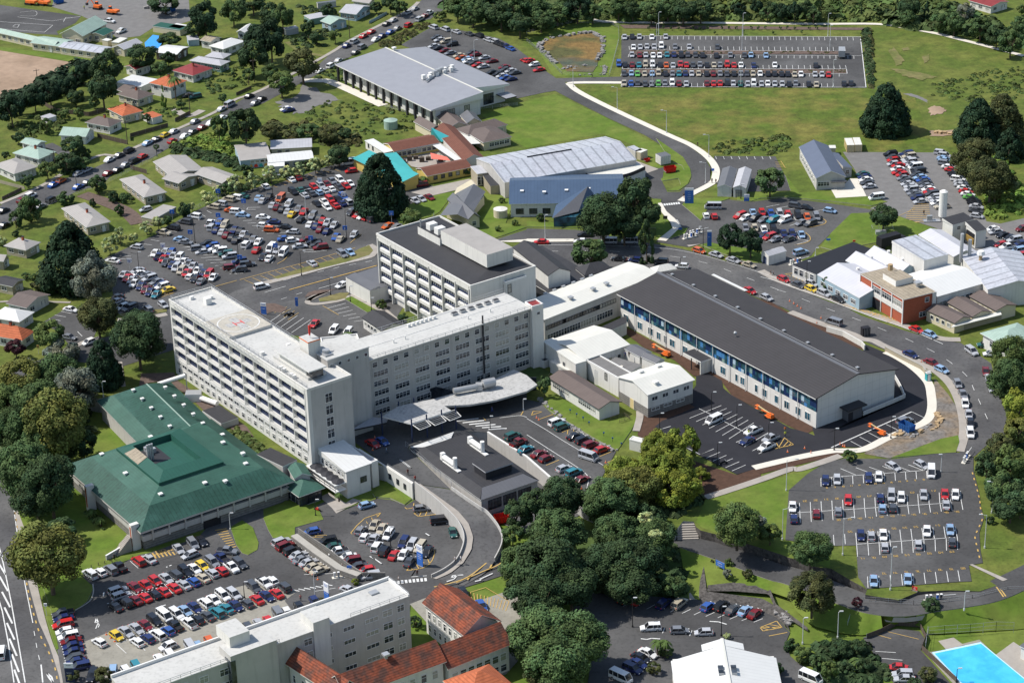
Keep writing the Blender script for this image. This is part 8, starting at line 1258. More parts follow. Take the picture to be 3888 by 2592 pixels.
scrub('kerb_shrubs','A1 960,380 1380,190 1420,220 1180,370 1080,420','b',120,.4,.9,seed=18);scrub('kerb_shrubs','A1 430,660 700,490 760,490 690,690','g',50,.4,.9,seed=19);scrub('garden_shrubs','C0 2000,830 2240,1010 C1 40,1080 60,1130 C0 2200,1080 1960,880','m',60,.5,1.2,seed=20);scrub('garden_shrubs','E0 720,120 800,110 900,240 880,260 760,170','m',22,.5,1.1,LO,seed=21);scrub('island_planting','A2 870,436 A3 650,444 650,462 A2 870,460','b',120,.3,.55,seed=22,cards=10);scrub('island_planting','A2 820,598 A3 722,600 728,624 A2 815,620','b',130,.3,.55,seed=23,cards=10)
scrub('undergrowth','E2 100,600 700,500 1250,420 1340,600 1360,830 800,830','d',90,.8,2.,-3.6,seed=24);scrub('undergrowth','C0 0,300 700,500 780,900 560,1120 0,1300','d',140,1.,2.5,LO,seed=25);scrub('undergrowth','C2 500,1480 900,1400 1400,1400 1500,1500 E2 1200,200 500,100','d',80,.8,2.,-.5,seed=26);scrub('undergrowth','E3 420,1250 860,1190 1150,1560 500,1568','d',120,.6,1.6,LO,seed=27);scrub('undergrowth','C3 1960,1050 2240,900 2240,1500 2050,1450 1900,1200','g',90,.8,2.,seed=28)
scrub('hedge_row','A0 0,860 180,800 420,700 600,600 720,540 760,600 640,740 480,830 200,920 0,980','c',170,1.2,2.6,hmul=1.5,seed=15);scrub('gardens_planting','A0 1180,930 1480,900 1560,960 1300,1040','m',26,.4,1.,seed=35);scrub('gardens_planting','A0 1620,640 2100,560 2120,720 1900,800','m',40,.4,1.1,seed=36);scrub('gardens_planting','B0 950,300 1130,330 1120,380 930,370','d',16,.5,1.,seed=37);scrub('gardens_planting','A1 250,60 560,60 700,180 450,190','d',40,.5,1.2,seed=38);scrub('gardens_planting','A0 480,1350 720,1280 760,1400 640,1470 430,1500','d',50,.5,1.4,seed=32);scrub('gardens_planting','A0 1250,560 1440,560 1460,600 1300,640','g',40,.5,1.2,seed=33);scrub('gardens_planting','A1 130,330 340,300 560,230 520,400 300,420','d',60,.5,1.3,seed=34);scrub('gardens_planting','A0 60,1080 500,900 640,960 480,1120 200,1200','m',130,.5,1.3,seed=29);scrub('gardens_planting','A0 1700,680 1840,700 1880,780 1800,800','g',30,.4,.9,seed=30);scrub('hedge','B1 0,160 60,150 330,90 620,10 640,40 340,130 60,190 0,215 B0 1900,330 1900,310','d',110,.5,1.,seed=31)
for k,(t,x,y,w,c,z,lab) in enumerate([('E0',620,1500,120,'b',LO,'clipped bronze bush behind the navy sign'),('E0',880,1500,170,'b',LO,'round clipped bush over the parked black car'),('E1',480,870,70,'b',LO,'rust coloured bush at the foot of the lit sign'),('E1',780,705,70,'y',LO,'yellow bush at the wall end'),('C3',755,1080,130,'g',0,'oval bush at the head of the steps'),('B1',1005,1240,90,'m',0,'leafy bush at the clinical block base'),('B1',1190,1360,100,'d',0,'dark bush at the clinical block base'),('E3',1950,180,80,'d',0,'small bush on the right terrace verge'),('B1',280,970,10,'d',0,'x'),('B2',115,505,80,'g',0,'small lawn tree beside the blue clinic'),('B1',2030,360,60,'m',0,'small lawn tree above the round tank'),('B1',2140,550,60,'m',0,'sapling beside the drop off lane'),('B1',1998,600,60,'m',0,'sapling left of the round tank'),('A1',1720,1450,90,'d',0,'dark bush at the brown wing end'),('E1',1290,1050,120,'d',LO,'dark bush between slab block and tiled ward')]):
    if lab!='x':tree(R,x,y,w,.9,c,lab,t,z,cat='shrub',name='shrub')
def palm(t,x,y,h,r,label,z=0.,nf=14,kind='palm_tree'):
    p=G(tp(t,x,y),z+h);o=empty(kind,(p.x,p.y,z),0,label,'palm tree');b=MB();b.tube((0,0,0),(0,0,h),.22,M['trunk'],r2=.15);b.build('trunk',o);b=MB();rn=random.Random(3)
    for k in range(nf):
        a=6.28*k/nf+rn.uniform(-.1,.1);up=rn.uniform(.1,.6);
        P=[Vector((math.cos(a)*r*s,math.sin(a)*r*s,h+r*(up*s*1.2-1.1*s*s))) for s in (0,.35,.7,1.)];w=Vector((-math.sin(a),math.cos(a),0))*r*.13
        for i in range(3):q=rn.uniform(.8,1.2);b.c=(q,q,q);b.face([P[i]-w*(1 if i else .3),P[i+1]-w*(.2 if i==2 else 1),P[i+1]+w*(.2 if i==2 else 1),P[i]+w*(1 if i else .3)],LEAF)
    f=b.build('fronds',o);f.color=(.07,.11,.03,1); return o
palm('A0',1480,665,8,3,'tall palm in front of the orange roofed house');palm('B1',725,1490,4.5,2.2,'small palm beside the white utility in the rear lot');palm('E2',1112,1215,4,1.8,'left palm by the white hall planter',LO);palm('E2',1175,1215,4,1.8,'right palm by the white hall planter',LO);palm('E1',640,-40+0,2.,1.2,'potted palm on the annexe terrace',-0.9);palm('E0',780,100,2,1.6,'cabbage palm in the bed below the stair fins',LO);palm('E0',850,170,2,1.6,'lower cabbage palm in the bed below the stair fins',LO);palm('B1',1360,165,2.2,2.2,'low fern palm by the yellow kindergarten wall');palm('E3',820,1370,2.6,2.,'spiky cabbage tree in the lower garden',LO);palm('A0',630,570,7,2.4,'palm at the paddock corner')
# ---------------------------------------------------------------- STREET FURNITURE, PEOPLE, SIGNS
def lamp(t,x,y,yt,label,z=0.,arm=1.2,col='polew',dirv=(1,0),double=False,head=None,group='lamp posts around the site'):
    g=G(tp(t,x,y),z);p=tp(t,x,y);q=tp(t,x,yt);lo,hi=0,30
    def py(h):v=Vector((g.x,g.y,z+h-HC));w=v.dot(FW); return CYP+F_*v.dot(DN)/w
    for _ in range(30):
        m=(lo+hi)/2
        if py(m)>q[1]:lo=m
        else:hi=m
    h=lo;o=empty('street_lamp',(g.x,g.y,z),0,label,'street lamp',group);b=MB();b.tube((0,0,0),(0,0,h),.11,M[col],r2=.06,n=8);b.tube((0,0,0),(0,0,.5),.2,M[col],n=8);b.build('post',o);d=Vector((dirv[0],dirv[1],0)).normalized()
    for s in ((1,-1) if double else (1,)):
        b=MB();e=Vector((0,0,h))+d*arm*s+Vector((0,0,.25));b.tube((0,0,h-.05),tuple(e),.05,M[col],n=6);b.build('arm',o);b=MB();b.obox((e.x+d.x*.3*s,e.y+d.y*.3*s),d,.8,.28,e.z-.1,e.z+.08,M['polew']);b.build('lamp_head',o)
    return o
LP=[('B1',325,1000,795,0,'black lamp post on the verge between lot and road','pole',.9),('B1',572,1165,1025,0,'black lamp post on the oval traffic island','pole',.3),('B1',740,1225,1095,0,'short black lamp post on the garden path','pole',.2),('B1',920,1300,1195,0,'short black lamp post beside the white bush','pole',.2),('B1',85,370,150,0,'tall two armed lamp post in the western lot','pole',2.),('B1',365,510,270,0,'grey lamp post in the middle of the western lot','polew',1.2),('B1',708,690,445,0,'black lamp post near the huge conifer','pole',1.2),('B0',1660,725,510,0,'black lamp post beside the white arrow','pole',.3),('B0',2030,870,690,0,'black lamp post at the tail of the third block','pole',.3),('B0',1190,1020,805,0,'black lamp post nearest the giant conifer','pole',.3),('B0',657,280,130,0,'pole on the left street kerb','pole',.3),
('A0',1335,1330,1190,0,'street pole opposite the yellow car','pole',.3),('A2',1122,300,110,0,'first of the tall far lot lamp masts','polew',.3),('A2',1838,310,118,0,'second of the tall far lot lamp masts','polew',.3),('A3',572,310,122,0,'third of the tall far lot lamp masts','polew',.3),('A2',1105,430,210,0,'left mast in the upper island','polew',.2),('A2',1830,430,215,0,'middle mast in the upper island','polew',.2),('A3',588,440,222,0,'right mast in the upper island','polew',.2),('A2',1068,740,500,0,'left mast on the front kerb','polew',.2),('A2',1820,740,510,0,'middle mast on the front kerb','polew',.2),('A3',615,745,515,0,'right mast on the front kerb','polew',.2),
('A2',770,935,745,0,'first lamp along the curving access road','polew',-1.8),('A2',1188,1135,943,0,'second lamp along the curving access road','polew',-1.8),('A2',1548,1340,1150,0,'third lamp along the curving access road','polew',-1.8),('A2',1520,1560,1385,0,'fourth lamp along the curving access road','polew',-1.8),('A2',395,745,590,0,'lamp at the far junction','polew',.3),('A1',1795,500,345,0,'lamp in the health centre lot','polew',.8),('A1',1600,400,260,0,'lamp nearest the health centre roof','polew',.3),
('B2',1500,775,590,0,'black lamp post at the sign lot entrance','pole',-1.2),('B2',1307,940,850,0,'lamp post poking above the theatre roof','pole',.8),('B2',157,695,490,0,'pale lamp beside the drop off lane','polew',.3),('B2',1820,350,230,0,'lamp outside the twin roofed clinic','pole',.4),('B3',390,1085,885,0,'black lamp post outside the workshop','pole',.3),('B3',465,840,770,0,'lamp at the barrier exit','polew',.3),
('C2',1570,700,540,0,'first lamp of the new lot','pole',.5),('C2',1785,830,650,0,'second lamp of the new lot','pole',.5),('C2',2055,950,800,0,'third lamp of the new lot','pole',.5),('C2',1130,850,720,0,'lamp at the near corner of the new lot','pole',.4),('C2',1620,1160,970,0,'lamp on the front kerb of the new lot','pole',.4),('C3',625,1030,850,0,'lamp by the traffic cones','pole',.3),('C3',1107,930,750,0,'lamp beside the blue skip','pole',.3),('C3',218,1370,1110,0,'tall curved lamp above the terrace corner','polew',2.),('C3',1533,1215,1070,0,'lamp on the right terrace island','polew',-.6),
('E3',185,350,90,0,'curved lamp at the terrace left edge','polew',1.4),('E3',698,480,170,0,'curved lamp on the small grass triangle','polew',1.6),('E3',1103,775,420,0,'grey lamp at the front of the right terrace','polew',.3),('E3',1905,420,140,0,'lamp on the right lawn','polew',-1.6),('E3',1965,125,-140,0,'lamp under the right trees','polew',-1.4),('E3',1730,950,795,-.4,'small pole on the lower road fence','polew',.2),
('E2',900,1095,850,LO,'left black lamp in the stone walled lot','pole',.3),('E2',1655,1170,925,LO,'right black lamp in the stone walled lot','pole',.3),('E0',2080,850,715,LO,'lamp in the concrete yard','pole',.3),('E1',440,845,630,LO,'silver lamp beside the tall sign','polew',.3),('E1',1083,415,250,LO,'black lamp in the ramp lot','pole',.3),('E1',445,150,15,LO,'black lamp by the motorcycle','pole',.3),('E0',1960,265,130,LO,'lamp by the teardrop lawn','polew',.3),('E3',655,1185,965,LO,'pale lamp at the sloping path foot','polew',.3),('E3',357,1235,1020,LO,'pale lamp at the driveway bend','polew',.3),('E3',1665,1565,1450,LO,'dark lamp beside the swimming pool','pole',.3),('C1',1930,850,745,0,'post at the zebra crossing','pole',.1),('C1',2212,690,600,0,'white post beside the emergency lane','polew',.1),('C0',880,575,450,0,'lamp behind the green roof','polew',.3)]
for t,x,y,yt,z,lab,col,arm in LP:lamp(t,x,y,yt,lab,z,arm,col,double='two armed' in lab)
for k,(t,x,y,yt) in enumerate([('A0',1620,990,810),('A0',1085,1230,1035),('A0',2165,700,545),('A0',478,1500,1290),('A1',735,325,145),('A1',1535,85,-60),('A0',320,700,640)]):
    g=G(tp(t,x,y));h=8.5 if k<6 else 5;o=empty('power_pole',(g.x,g.y,0),.4,'timber power pole, %s in the left streets'%nword(k),'power pole','power poles in the left streets');b=MB();b.tube((0,0,0),(0,0,h),.16,M['trunk'],r2=.1);b.build('post',o);b=MB();b.box(-1.1,1.1,-.06,.06,h-.7,h-.55,M['trunk']);[b.tube((x_,0,h-.55),(x_,0,h-.35),.05,M['polew']) for x_ in (-1,-.5,.5,1)];b.build('crossarm',o)
def sign(t,x,y,w,h,label,lines=(),z=0.,leg=.3,col='signb',top=None,head=(1,0),name='sign',cat='sign',tc='signw',up=None):
    g=G(tp(t,x,y),z);d=G((tp(t,x,y)[0]+head[0],tp(t,x,y)[1]+head[1]),z)-g;o=empty(name,(g.x,g.y,z),math.atan2(d.y,d.x),label,cat)
    b=MB();b.box(-w/2,w/2,-.08,.08,leg,leg+h,M[col]);b.build('panel',o)
    if top:b=MB();b.box(-w/2-.02,w/2+.02,-.10,.10,leg+h*(1-top[0]),leg+h+.02,M[top[1]]);b.build('header',o)
    if leg>.35:
        for s in ((-1,1) if w>1.4 else (0,)):b=MB();b.tube((s*w*.4,0,0),(s*w*.4,0,leg),.05,M['polew']);b.build('leg',o)
    else:b=MB();b.box(-w/2-.1,w/2+.1,-.2,.2,0,leg,M['conc']);b.build('base',o)
    n=len(lines)
    for k,(tx,sz,mm,fz) in enumerate(lines):wtext(tx,sz,M[mm],o,(0,-.115,leg+h*fz),(math.pi/2,0,0))
    return o
sign('E1',1335,575,1.9,5.2,'tall blue and white hospital sign in the ramp lot',[('Whangarei',.34,'signb',.9),('Hospital',.34,'signb',.82),('Reception',.26,'signw',.55),('Outpatients',.26,'signw',.45),('Parking',.26,'signw',.35)],LO,.2,'signb',(.33,'signw'),(1,.5));sign('E1',542,875,1.7,4.6,'blue and white direction sign beside the slab block',[('Whangarei',.3,'signb',.9),('Hospital',.3,'signb',.82),('Emergency',.24,'signw',.55),('Main Entrance',.2,'signw',.42)],LO,.2,'signb',(.5,'signw'),(1,.6));sign('B2',1381,390,2.7,5.,'tall blue directory sign by the zebra crossing',[('Wards',.3,'signw',.7),('Theatre',.3,'signw',.58),('Reception',.3,'signw',.46),('Parking',.3,'signw',.34),('Exit',.3,'signw',.22)],0,.1,'signb',(.14,'signw'),(1,0));sign('B2',1553,755,1.3,5.,'slim blue pylon sign at the sign lot verge',[('Entry',.24,'signw',.6)],0,.1,'signb',(.1,'signw'),(1,0));sign('B2',1870,370,1.6,2.2,'blue and white sign outside the twin roofed clinic',[('Clinic',.35,'signb',.8),('Entrance',.25,'signw',.4)],0,.1,'signb',(.45,'signw'));sign('B1',285,1262,.8,2.6,'slim blue ticket sign at the rear lot entry',[('P',.5,'signw',.75)],0,.1,'signb');sign('B1',5,1330,1.6,3.4,'blue sign standing behind the helipad',[('Hospital',.34,'signb',.88),('Entrance',.3,'signw',.5)],0,.1,'signb',(.3,'signw'),(1,.1));sign('E0',600,1560,1.9,4.6,'navy sign with red stripe at the street corner',[('Hospital',.3,'navy',.9),('Entrance',.28,'signw',.5)],LO,.1,'navy',(.25,'signw'));sign('E2',1645,610,2.6,1.3,'purple blue board with white legs on the sloping lawn',[('HOSPITAL',.32,'signw',.7),('Main Entrance',.24,'signw',.3)],-2.6,.9,'signb',None,(1,.5));sign('E3',1310,785,1.2,.8,'small red and white notice at the terrace front',[('NO',.22,'signw',.7),('ENTRY',.22,'signw',.3)],0,.3,'red',None,(1,.3));sign('E0',398,1000,.7,.7,'round speed sign on the street verge',[('50',.35,'black',.4)],LO,2.6,'signw');sign('C0',330,210,.7,.8,'yellow warning sign on the left street verge',[],0,1.8,'yellow')
sign('B2',1178,545,1.3,1.,'small brown notice board beside the white path',[],0,1.,'timber');sign('B2',1305,615,1.1,.4,'low blue sign on the island tip',[],0,.3,'signb');sign('B3',575,720,1.2,.6,'blue notice on the workshop lawn',[],0,.7,'signb');sign('B3',795,725,.8,.5,'small red notice on the workshop lawn',[],0,.5,'red');sign('B2',1583,125,.9,.8,'small blue sign beside the white footpath',[],0,.6,'signb');sign('E1',735,655,1.1,.6,'blue sign on the block wall end',[],LO,2.,'signb');sign('E1',1905,190,1.8,1.2,'blue banner sign beside the red skip',[('PARKING',.3,'signw',.5)],LO,.9,'signb',None,(1,.6));sign('C0',1108,120,.5,1.8,'blue post sign at the dark tree',[],0,.3,'signb')
for k,(t,x,y,c) in enumerate([('B1',485,270,'signw'),('B1',685,390,'signw'),('B1',1092,555,'signb'),('B1',698,680,'signb'),('B1',408,765,'signb'),('B1',108,830,'signb'),('B0',1860,365,'signb'),('B0',2078,450,'signb'),('B0',1862,570,'signb'),('B0',1470,540,'signb'),('B0',1625,715,'signb'),('B0',1393,830,'signw'),('B0',1107,960,'signw'),('B0',1718,1010,'signw'),('B0',2045,930,'signb')]):
    sign(t,x,y,1.4,1.3,'%s bay sign on a post, %s listed across the western lot'%('blue' if c=='signb' else 'white',nword(k)),[('P',.8,'signw' if c=='signb' else 'signb',.3)],0,2.6,c)
for k,(t,x,y,z) in enumerate([('E0',905,1160,LO),('E0',942,1190,LO),('E0',976,1218,LO),('E0',1520,1315,LO),('E0',1840,1200,LO),('E1',463,690,LO),('C1',948,925,0),('C1',930,1030,0),('C2',85,755,0),('C2',103,772,0),('C2',672,1135,0),('C2',468,1358,0),('C3',375,1015,0),('C3',427,1055,0),('C3',230,1045,0),('C3',675,980,0),('C3',700,995,0),('C3',715,1000,0),('C3',1368,280,0),('C3',1068,190,0),('B3',248,1220,0),('B3',283,1240,0),('B3',313,1262,0),('B3',343,1282,0),('B3',514,1365,0),('B3',478,1408,0),('B3',703,1492,0),('B3',292,872,0)]):
    g=G(tp(t,x,y),z);o=empty('traffic_cone',(g.x,g.y,z+.1),0,'orange traffic cone, %s'%(['by the yellow car','beside the yellow car nose','below the yellow car','behind the slab block parapet','beside the orange car','in front of the beige sedan','behind the red drop off car','in front of the red drop off car','upper of two in the emergency lot','lower of two in the emergency lot','right of the silver minibus','by the white yard wall end','at the new lot kerb tip','on the new lot exit','on the white painted bar','upper of three on the wide kerb','middle of three on the wide kerb','lower of three on the wide kerb','beside the dark red street car','at the retaining wall start','first of four on the street','second of four on the street','third of four on the street','last of four on the street','near the grey van','on the white path behind theatre','beyond the new path end','at the barrier exit'][k]),'traffic cone','traffic cones');b=MB();b.box(-.22,.22,-.22,.22,0,.05,M['orange']);b.tube((0,0,.05),(0,0,.75),.17,M['orange'],r2=.03,n=8);b.build('cone',o);b=MB();b.tube((0,0,.3),(0,0,.45),.122,M['trimw'],r2=.09,n=8);b.build('stripe',o)
def skip(t,x,y,L,w,h,m,label,z=0.,head=(40,-10)):
    g=G(tp(t,x,y),z+.5);p=tp(t,x,y);d=G((p[0]+head[0],p[1]+head[1]),z+.5)-g;o=empty('skip_bin',(g.x,g.y,z+.1),math.atan2(d.y,d.x),label,'skip bin');b=MB();A=[(-L/2+.4,-w/2,0),(L/2-.4,-w/2,0),(L/2-.4,w/2,0),(-L/2+.4,w/2,0)];B=[(-L/2,-w/2,h),(L/2,-w/2,h),(L/2,w/2,h),(-L/2,w/2,h)]
    for i in range(4):j=(i+1)%4;b.face([A[i],A[j],B[j],B[i]],M[m]);b.face([B[i],B[j],A[j],A[i]],M[m])
    b.face([(a[0],a[1],.35) for a in B],M['gravel']);b.build('tub',o);r=MB()
    for k in range(5):xx=-L/2+.5+k*(L-1)/4;r.box(xx-.05,xx+.05,-w/2-.08,-w/2,.1,h,M[m]);r.box(xx-.05,xx+.05,w/2,w/2+.08,.1,h,M[m])
    r.build('rib',o)
skip('C3',1243,845,4.,2.,1.9,'blue','blue skip bin beside the building debris',0,(40,18));skip('E1',2030,185,3.6,2.,1.9,'red','bright red skip bin under the grove edge',LO,(40,-8));skip('A2',1218,1450,3.8,2.,1.7,'red','rusty red skip bin on the depot yard',0,(40,-6));skip('A0',500,20,4,2,1.7,'blue','blue skip bin on the school gravel yard');skip('A0',1450,90,4,2,1.5,'blue','blue bin behind the silver van on gravel');skip('A2',1022,1362,2,1.2,.9,'red','small red machine tub on the concrete apron')
def boom(t,x,y,hd,label,z=0.,sc=.72):
    g=G(tp(t,x,y),z+.5);p=tp(t,x,y);d=G((p[0]+hd[0],p[1]+hd[1]),z+.5)-g;o=empty('boom_lift',(g.x,g.y,z+.1),math.atan2(d.y,d.x),label,'boom lift');o.scale=(sc,)*3
    b=MB();b.box(-1.6,1.6,-.9,.9,.5,1.0,M['orange']);b.box(-1.5,.7,-.8,.8,1.0,1.9,M['orange']);b.build('chassis',o)
    for xx in (-1.2,1.2):
        for yy in (-1,1):b=MB();b.tube((xx,yy*1.05-.15,.45),(xx,yy*1.05+.15,.45),.45,M['rubber'],n=12);b.build('wheel',o)
    b=MB();b.beam((-1.2,0,1.9),(5.6,0,2.7),.35,M['boomy']);b.beam((-1.2,.35,2.3),(3.8,.35,2.0),.3,M['orange']);b.build('boom',o);b=MB()
    for z0 in (1.6,2.7):b.box(5.4,6.8,-.6,.6,z0,z0+.06,M['orange'])
    for a,c in ((5.4,-.6),(6.8,-.6),(6.8,.6),(5.4,.6)):b.tube((a,c,1.6),(a,c,2.75),.04,M['orange'])
    b.build('basket',o)
boom('C3',75,745,(-60,-30),'orange boom lift standing beside the theatre wall');boom('C2',1185,215,(-60,-25),'orange and cream boom lift beside the courtyard cabins');boom('C3',1030,885,(-50,-22),'orange boom lift beside the blue skip',sc=.62)
def digger(t,x,y,label,m='orange',dump=False):
    g=G(tp(t,x,y),.5);o=empty('excavator' if not dump else 'dump_truck',(g.x,g.y,.1),2.6,label,'excavator' if not dump else 'dump truck');b=MB();b.box(-1.6,1.6,-1.2,-.7,0,.7,M['rubber']);b.box(-1.6,1.6,.7,1.2,0,.7,M['rubber']);b.build('track',o);b=MB();b.box(-1.5,1.2,-1.1,1.1,.8,1.7,M[m]);b.build('body',o);b=MB();b.box(.2,1.2,-1.,-.1,1.7,2.7,M['glass']);b.box(.15,1.25,-1.05,-.05,2.7,2.8,M[m]);b.build('cab',o);b=MB()
    if dump:b.box(-3.6,-1.55,-1.1,1.1,1.,1.9,M[m])
    else:b.beam((1.,.3,1.5),(3.2,.3,4.),.3,M[m]);b.beam((3.2,.3,4.),(5.,.3,2.),.25,M[m]);b.box(4.6,5.4,-.1,.7,1.,1.9,M['trimd'])
    b.build('boom' if not dump else 'tipper',o)
digger('A0',830,70,'orange excavator on the school gravel yard');digger('A0',945,110,'orange dump truck beside the excavator','orange',True);digger('A0',250,30,'left orange truck on the school yard','orange',True);digger('A0',360,35,'right orange truck on the school yard','orange',True)
row2=[('A0',1410,100,'silver van beside the blue bin on gravel','V','s',(55,15)),('A0',930,180,'white utility truck with tray on gravel','U','w',(60,8)),('A0',1030,265,'white utility truck above the school pool','U','w',(-40,18))]
for t,x,y,lab,ty,c,hd in row2:
    p=tp(t,x,y);a=G(p,.7);d=G((p[0]+hd[0],p[1]+hd[1]),.7)-a;o=empty(TNM[ty],(a.x,a.y,.1),math.atan2(d.y,d.x),lab,TN[ty][1]);ob=bpy.data.objects.new('body',CP[ty][0]);link(ob,o);ob.color=(*CC[c][1],1);link(bpy.data.objects.new('car_window',CP[ty][1]),o)
    for sx in (-1,1):
        for sy in (-1,1):w=bpy.data.objects.new('wheel',CP[ty][2]);link(w,o);w.location=(sx*WB[ty],sy*.8,.33)
def person(t,x,y,label,shirt,trou,z=0.,face=(0,-1),stride=.25,skin=(.42,.25,.17),hair=(.03,.02,.015),hat=None):
    g=G(tp(t,x,y),z);me=bpy.data.meshes.new('person');s=stride
    J=[(0,0,.95),(0,0,1.15),(0,0,1.38),(0,0,1.5),(0,.02,1.62),(0,.01,1.74)];V=list(J);Rr=[.15,.14,.16,.06,.10,.08];E=[(0,1),(1,2),(2,3),(3,4),(4,5)]
    for sd,st in ((-1,1),(1,-1)):
        i=len(V);V+=[(sd*.1,0,.88),(sd*.11,st*s*.5+.03,.5),(sd*.11,st*s,.08),(sd*.11,st*s+.16,.04)];Rr+=[.1,.07,.05,.045];E+=[(0,i),(i,i+1),(i+1,i+2),(i+2,i+3)]
        i=len(V);V+=[(sd*.2,0,1.4),(sd*.26,-st*s*.3,1.14),(sd*.25,-st*s*.4+.1,.9),(sd*.25,-st*s*.4+.14,.8)];Rr+=[.07,.05,.038,.04];E+=[(2,i),(i,i+1),(i+1,i+2),(i+2,i+3)]
    me.from_pydata(V,E,[]);o=bpy.data.objects.new('person',me);link(o);m=o.modifiers.new('skin','SKIN');
    for k,r in enumerate(Rr):me.skin_vertices[0].data[k].radius=(r,r*.85) if False else (r,r)
    me.skin_vertices[0].data[0].use_root=True;m2=o.modifiers.new('sub','SUBSURF');m2.levels=1
    dg=bpy.context.evaluated_depsgraph_get();nm=bpy.data.meshes.new_from_object(o.evaluated_get(dg));o.modifiers.clear();o.data=nm;nm.materials.clear();nm.materials.append(CLOTH)
    ca=nm.color_attributes.new('Col','FLOAT_COLOR','CORNER')
    for pl in nm.polygons:
        c=pl.center;col=skin if c.z>1.46 else shirt if (c.z>.93 and not(abs(c.x)>.2 and c.z<1.2)) else skin if abs(c.x)>.2 and c.z>.6 else trou if c.z>.1 else (.03,.03,.03)
        if c.z>1.68 or (c.z>1.58 and c.y<-.02):col=hat or hair
        for li in pl.loop_indices:ca.data[li].color=(*col,1)
    d=Vector(face);o.location=(g.x,g.y,z+.08);o.rotation_euler=(0,0,math.atan2(d[1],d[0])-math.pi/2);tag(o,label,'person'); return o
PE=[('E1',1152,712,'person in a white shirt on the zebra crossing',(.6,.6,.6),(.05,.05,.06),LO,(-1,0)),('E1',1310,662,'person in dark top walking towards the crossing',(.05,.01,.01),(.03,.03,.04),LO,(-.3,1)),('E1',1632,545,'person in grey top left on the ramp walk',(.35,.36,.38),(.05,.06,.08),-2.6,(-1,-.4)),('E1',1680,540,'person in white and dark right on the ramp walk',(.55,.55,.58),(.04,.04,.05),-2.6,(1,.4)),('E1',318,872,'person in striped shirt and shorts by the tall sign',(.4,.15,.15),(.03,.03,.05),LO,(0,-1)),('C1',1230,1240,'person in dark red top left on the upper ramp',(.12,.02,.02),(.03,.03,.03),0,(.3,-1)),('C1',1292,1295,'person in red top right on the upper ramp',(.35,.02,.02),(.02,.02,.03),-.2,(.3,-1)),('C1',1048,1055,'person in pale blue beside the drop off cars',(.25,.35,.45),(.06,.08,.12),0,(1,0)),('C1',1945,705,'person in blue under the curved canopy',(.04,.10,.35),(.04,.1,.35),0,(1,0)),('B3',85,1000,'left of two dark dressed people on the verge',(.02,.02,.03),(.3,.18,.12),0,(1,-.2)),('B3',107,1002,'right of two people on the verge, in grey top',(.25,.25,.26),(.02,.02,.03),0,(1,-.2)),('C3',208,878,'worker in orange vest and helmet by the utility',(.7,.16,.03),(.1,.2,.1),0,(0,-1)),('C3',208,918,'worker in yellow vest by the utility',(.55,.65,.05),(.04,.05,.1),0,(0,-1)),('C2',1887,905,'worker in yellow vest beside the white utility',(.55,.65,.05),(.04,.05,.1),0,(0,1)),('A2',557,665,'person in black on the far path',(.02,.02,.02),(.02,.02,.03),0,(1,0)),('A2',1453,1250,'person in black on the curving footpath',(.02,.02,.02),(.02,.02,.03),0,(.6,-1)),('A2',1575,1560,'left person on the footpath near the clinic',(.02,.02,.02),(.02,.02,.03),0,(0,-1)),('A2',1608,1565,'right person on the footpath near the clinic',(.02,.02,.02),(.03,.03,.03),0,(0,1)),('B2',1337,345,'person in black beside the directory sign',(.02,.02,.02),(.4,.25,.2),0,(0,-1)),('B3',1387,487,'person in black on the hatched gravel bay',(.02,.02,.03),(.03,.02,.02),0,(0,1)),('E0',975,525,'person standing on the lawn by the retaining wall',(.03,.04,.04),(.02,.02,.02),LO,(0,-1)),('C2',838,240,'left worker in blue on the roof deck',(.04,.07,.2),(.03,.04,.08),4,(0,-1)),('C2',870,240,'right worker in black on the roof deck',(.02,.02,.02),(.02,.02,.03),4,(0,-1)),('A0',718,85,'worker in yellow vest on the gravel yard',(.6,.65,.05),(.05,.05,.08),0,(0,-1))]
for e in PE:person(e[0],e[1],e[2],e[3],e[4],e[5],e[6],e[7])
def moto(t,x,y,label,z=0.,ang=.3,m='black'):
    g=G(tp(t,x,y),z+.4);o=empty('motorcycle',(g.x,g.y,z+.1),ang,label,'motorcycle')
    for xx in (-.7,.7):b=MB();b.tube((xx,-.07,.32),(xx,.07,.32),.32,M['rubber'],n=12);b.build('wheel',o)
    b=MB();b.box(-.45,.4,-.16,.16,.35,.75,M[m]);b.box(-.1,.4,-.17,.17,.75,.95,M[m]);b.beam((.7,0,.32),(.4,0,1.),.08,M['steel']);b.box(.35,.42,-.35,.35,1.,1.05,M['steel']);b.build('frame',o);b=MB();b.box(-.75,-.1,-.14,.14,.76,.86,M['black']);b.build('seat',o)
moto('B1',205,1335,'left black motorcycle in the yellow hatched bay');moto('B1',235,1330,'right black motorcycle in the yellow hatched bay',ang=.5);moto('C2',1675,1135,'black motorcycle on the new lot edge');moto('E1',460,95,'red motorcycle beside the black lamp post',LO,-.6,'red');
g=G(tp('C3',1422,435));o=empty('portable_toilet',(g.x,g.y,0),.3,'teal portable toilet with white roof by the bend','portable toilet');b=MB();b.box(-.6,.6,-.6,.6,.1,2.2,M['aqua']);b.build('cabin',o);b=MB();b.box(-.62,.62,-.62,.62,2.2,2.3,M['trimw']);b.tube((-.6,0,2.3),(.6,0,2.3),.35,M['trimw'],n=10);b.build('roof',o);b=MB();b.box(-.4,.4,-.64,-.603,.2,2.0,M['trimw']);b.build('door',o)
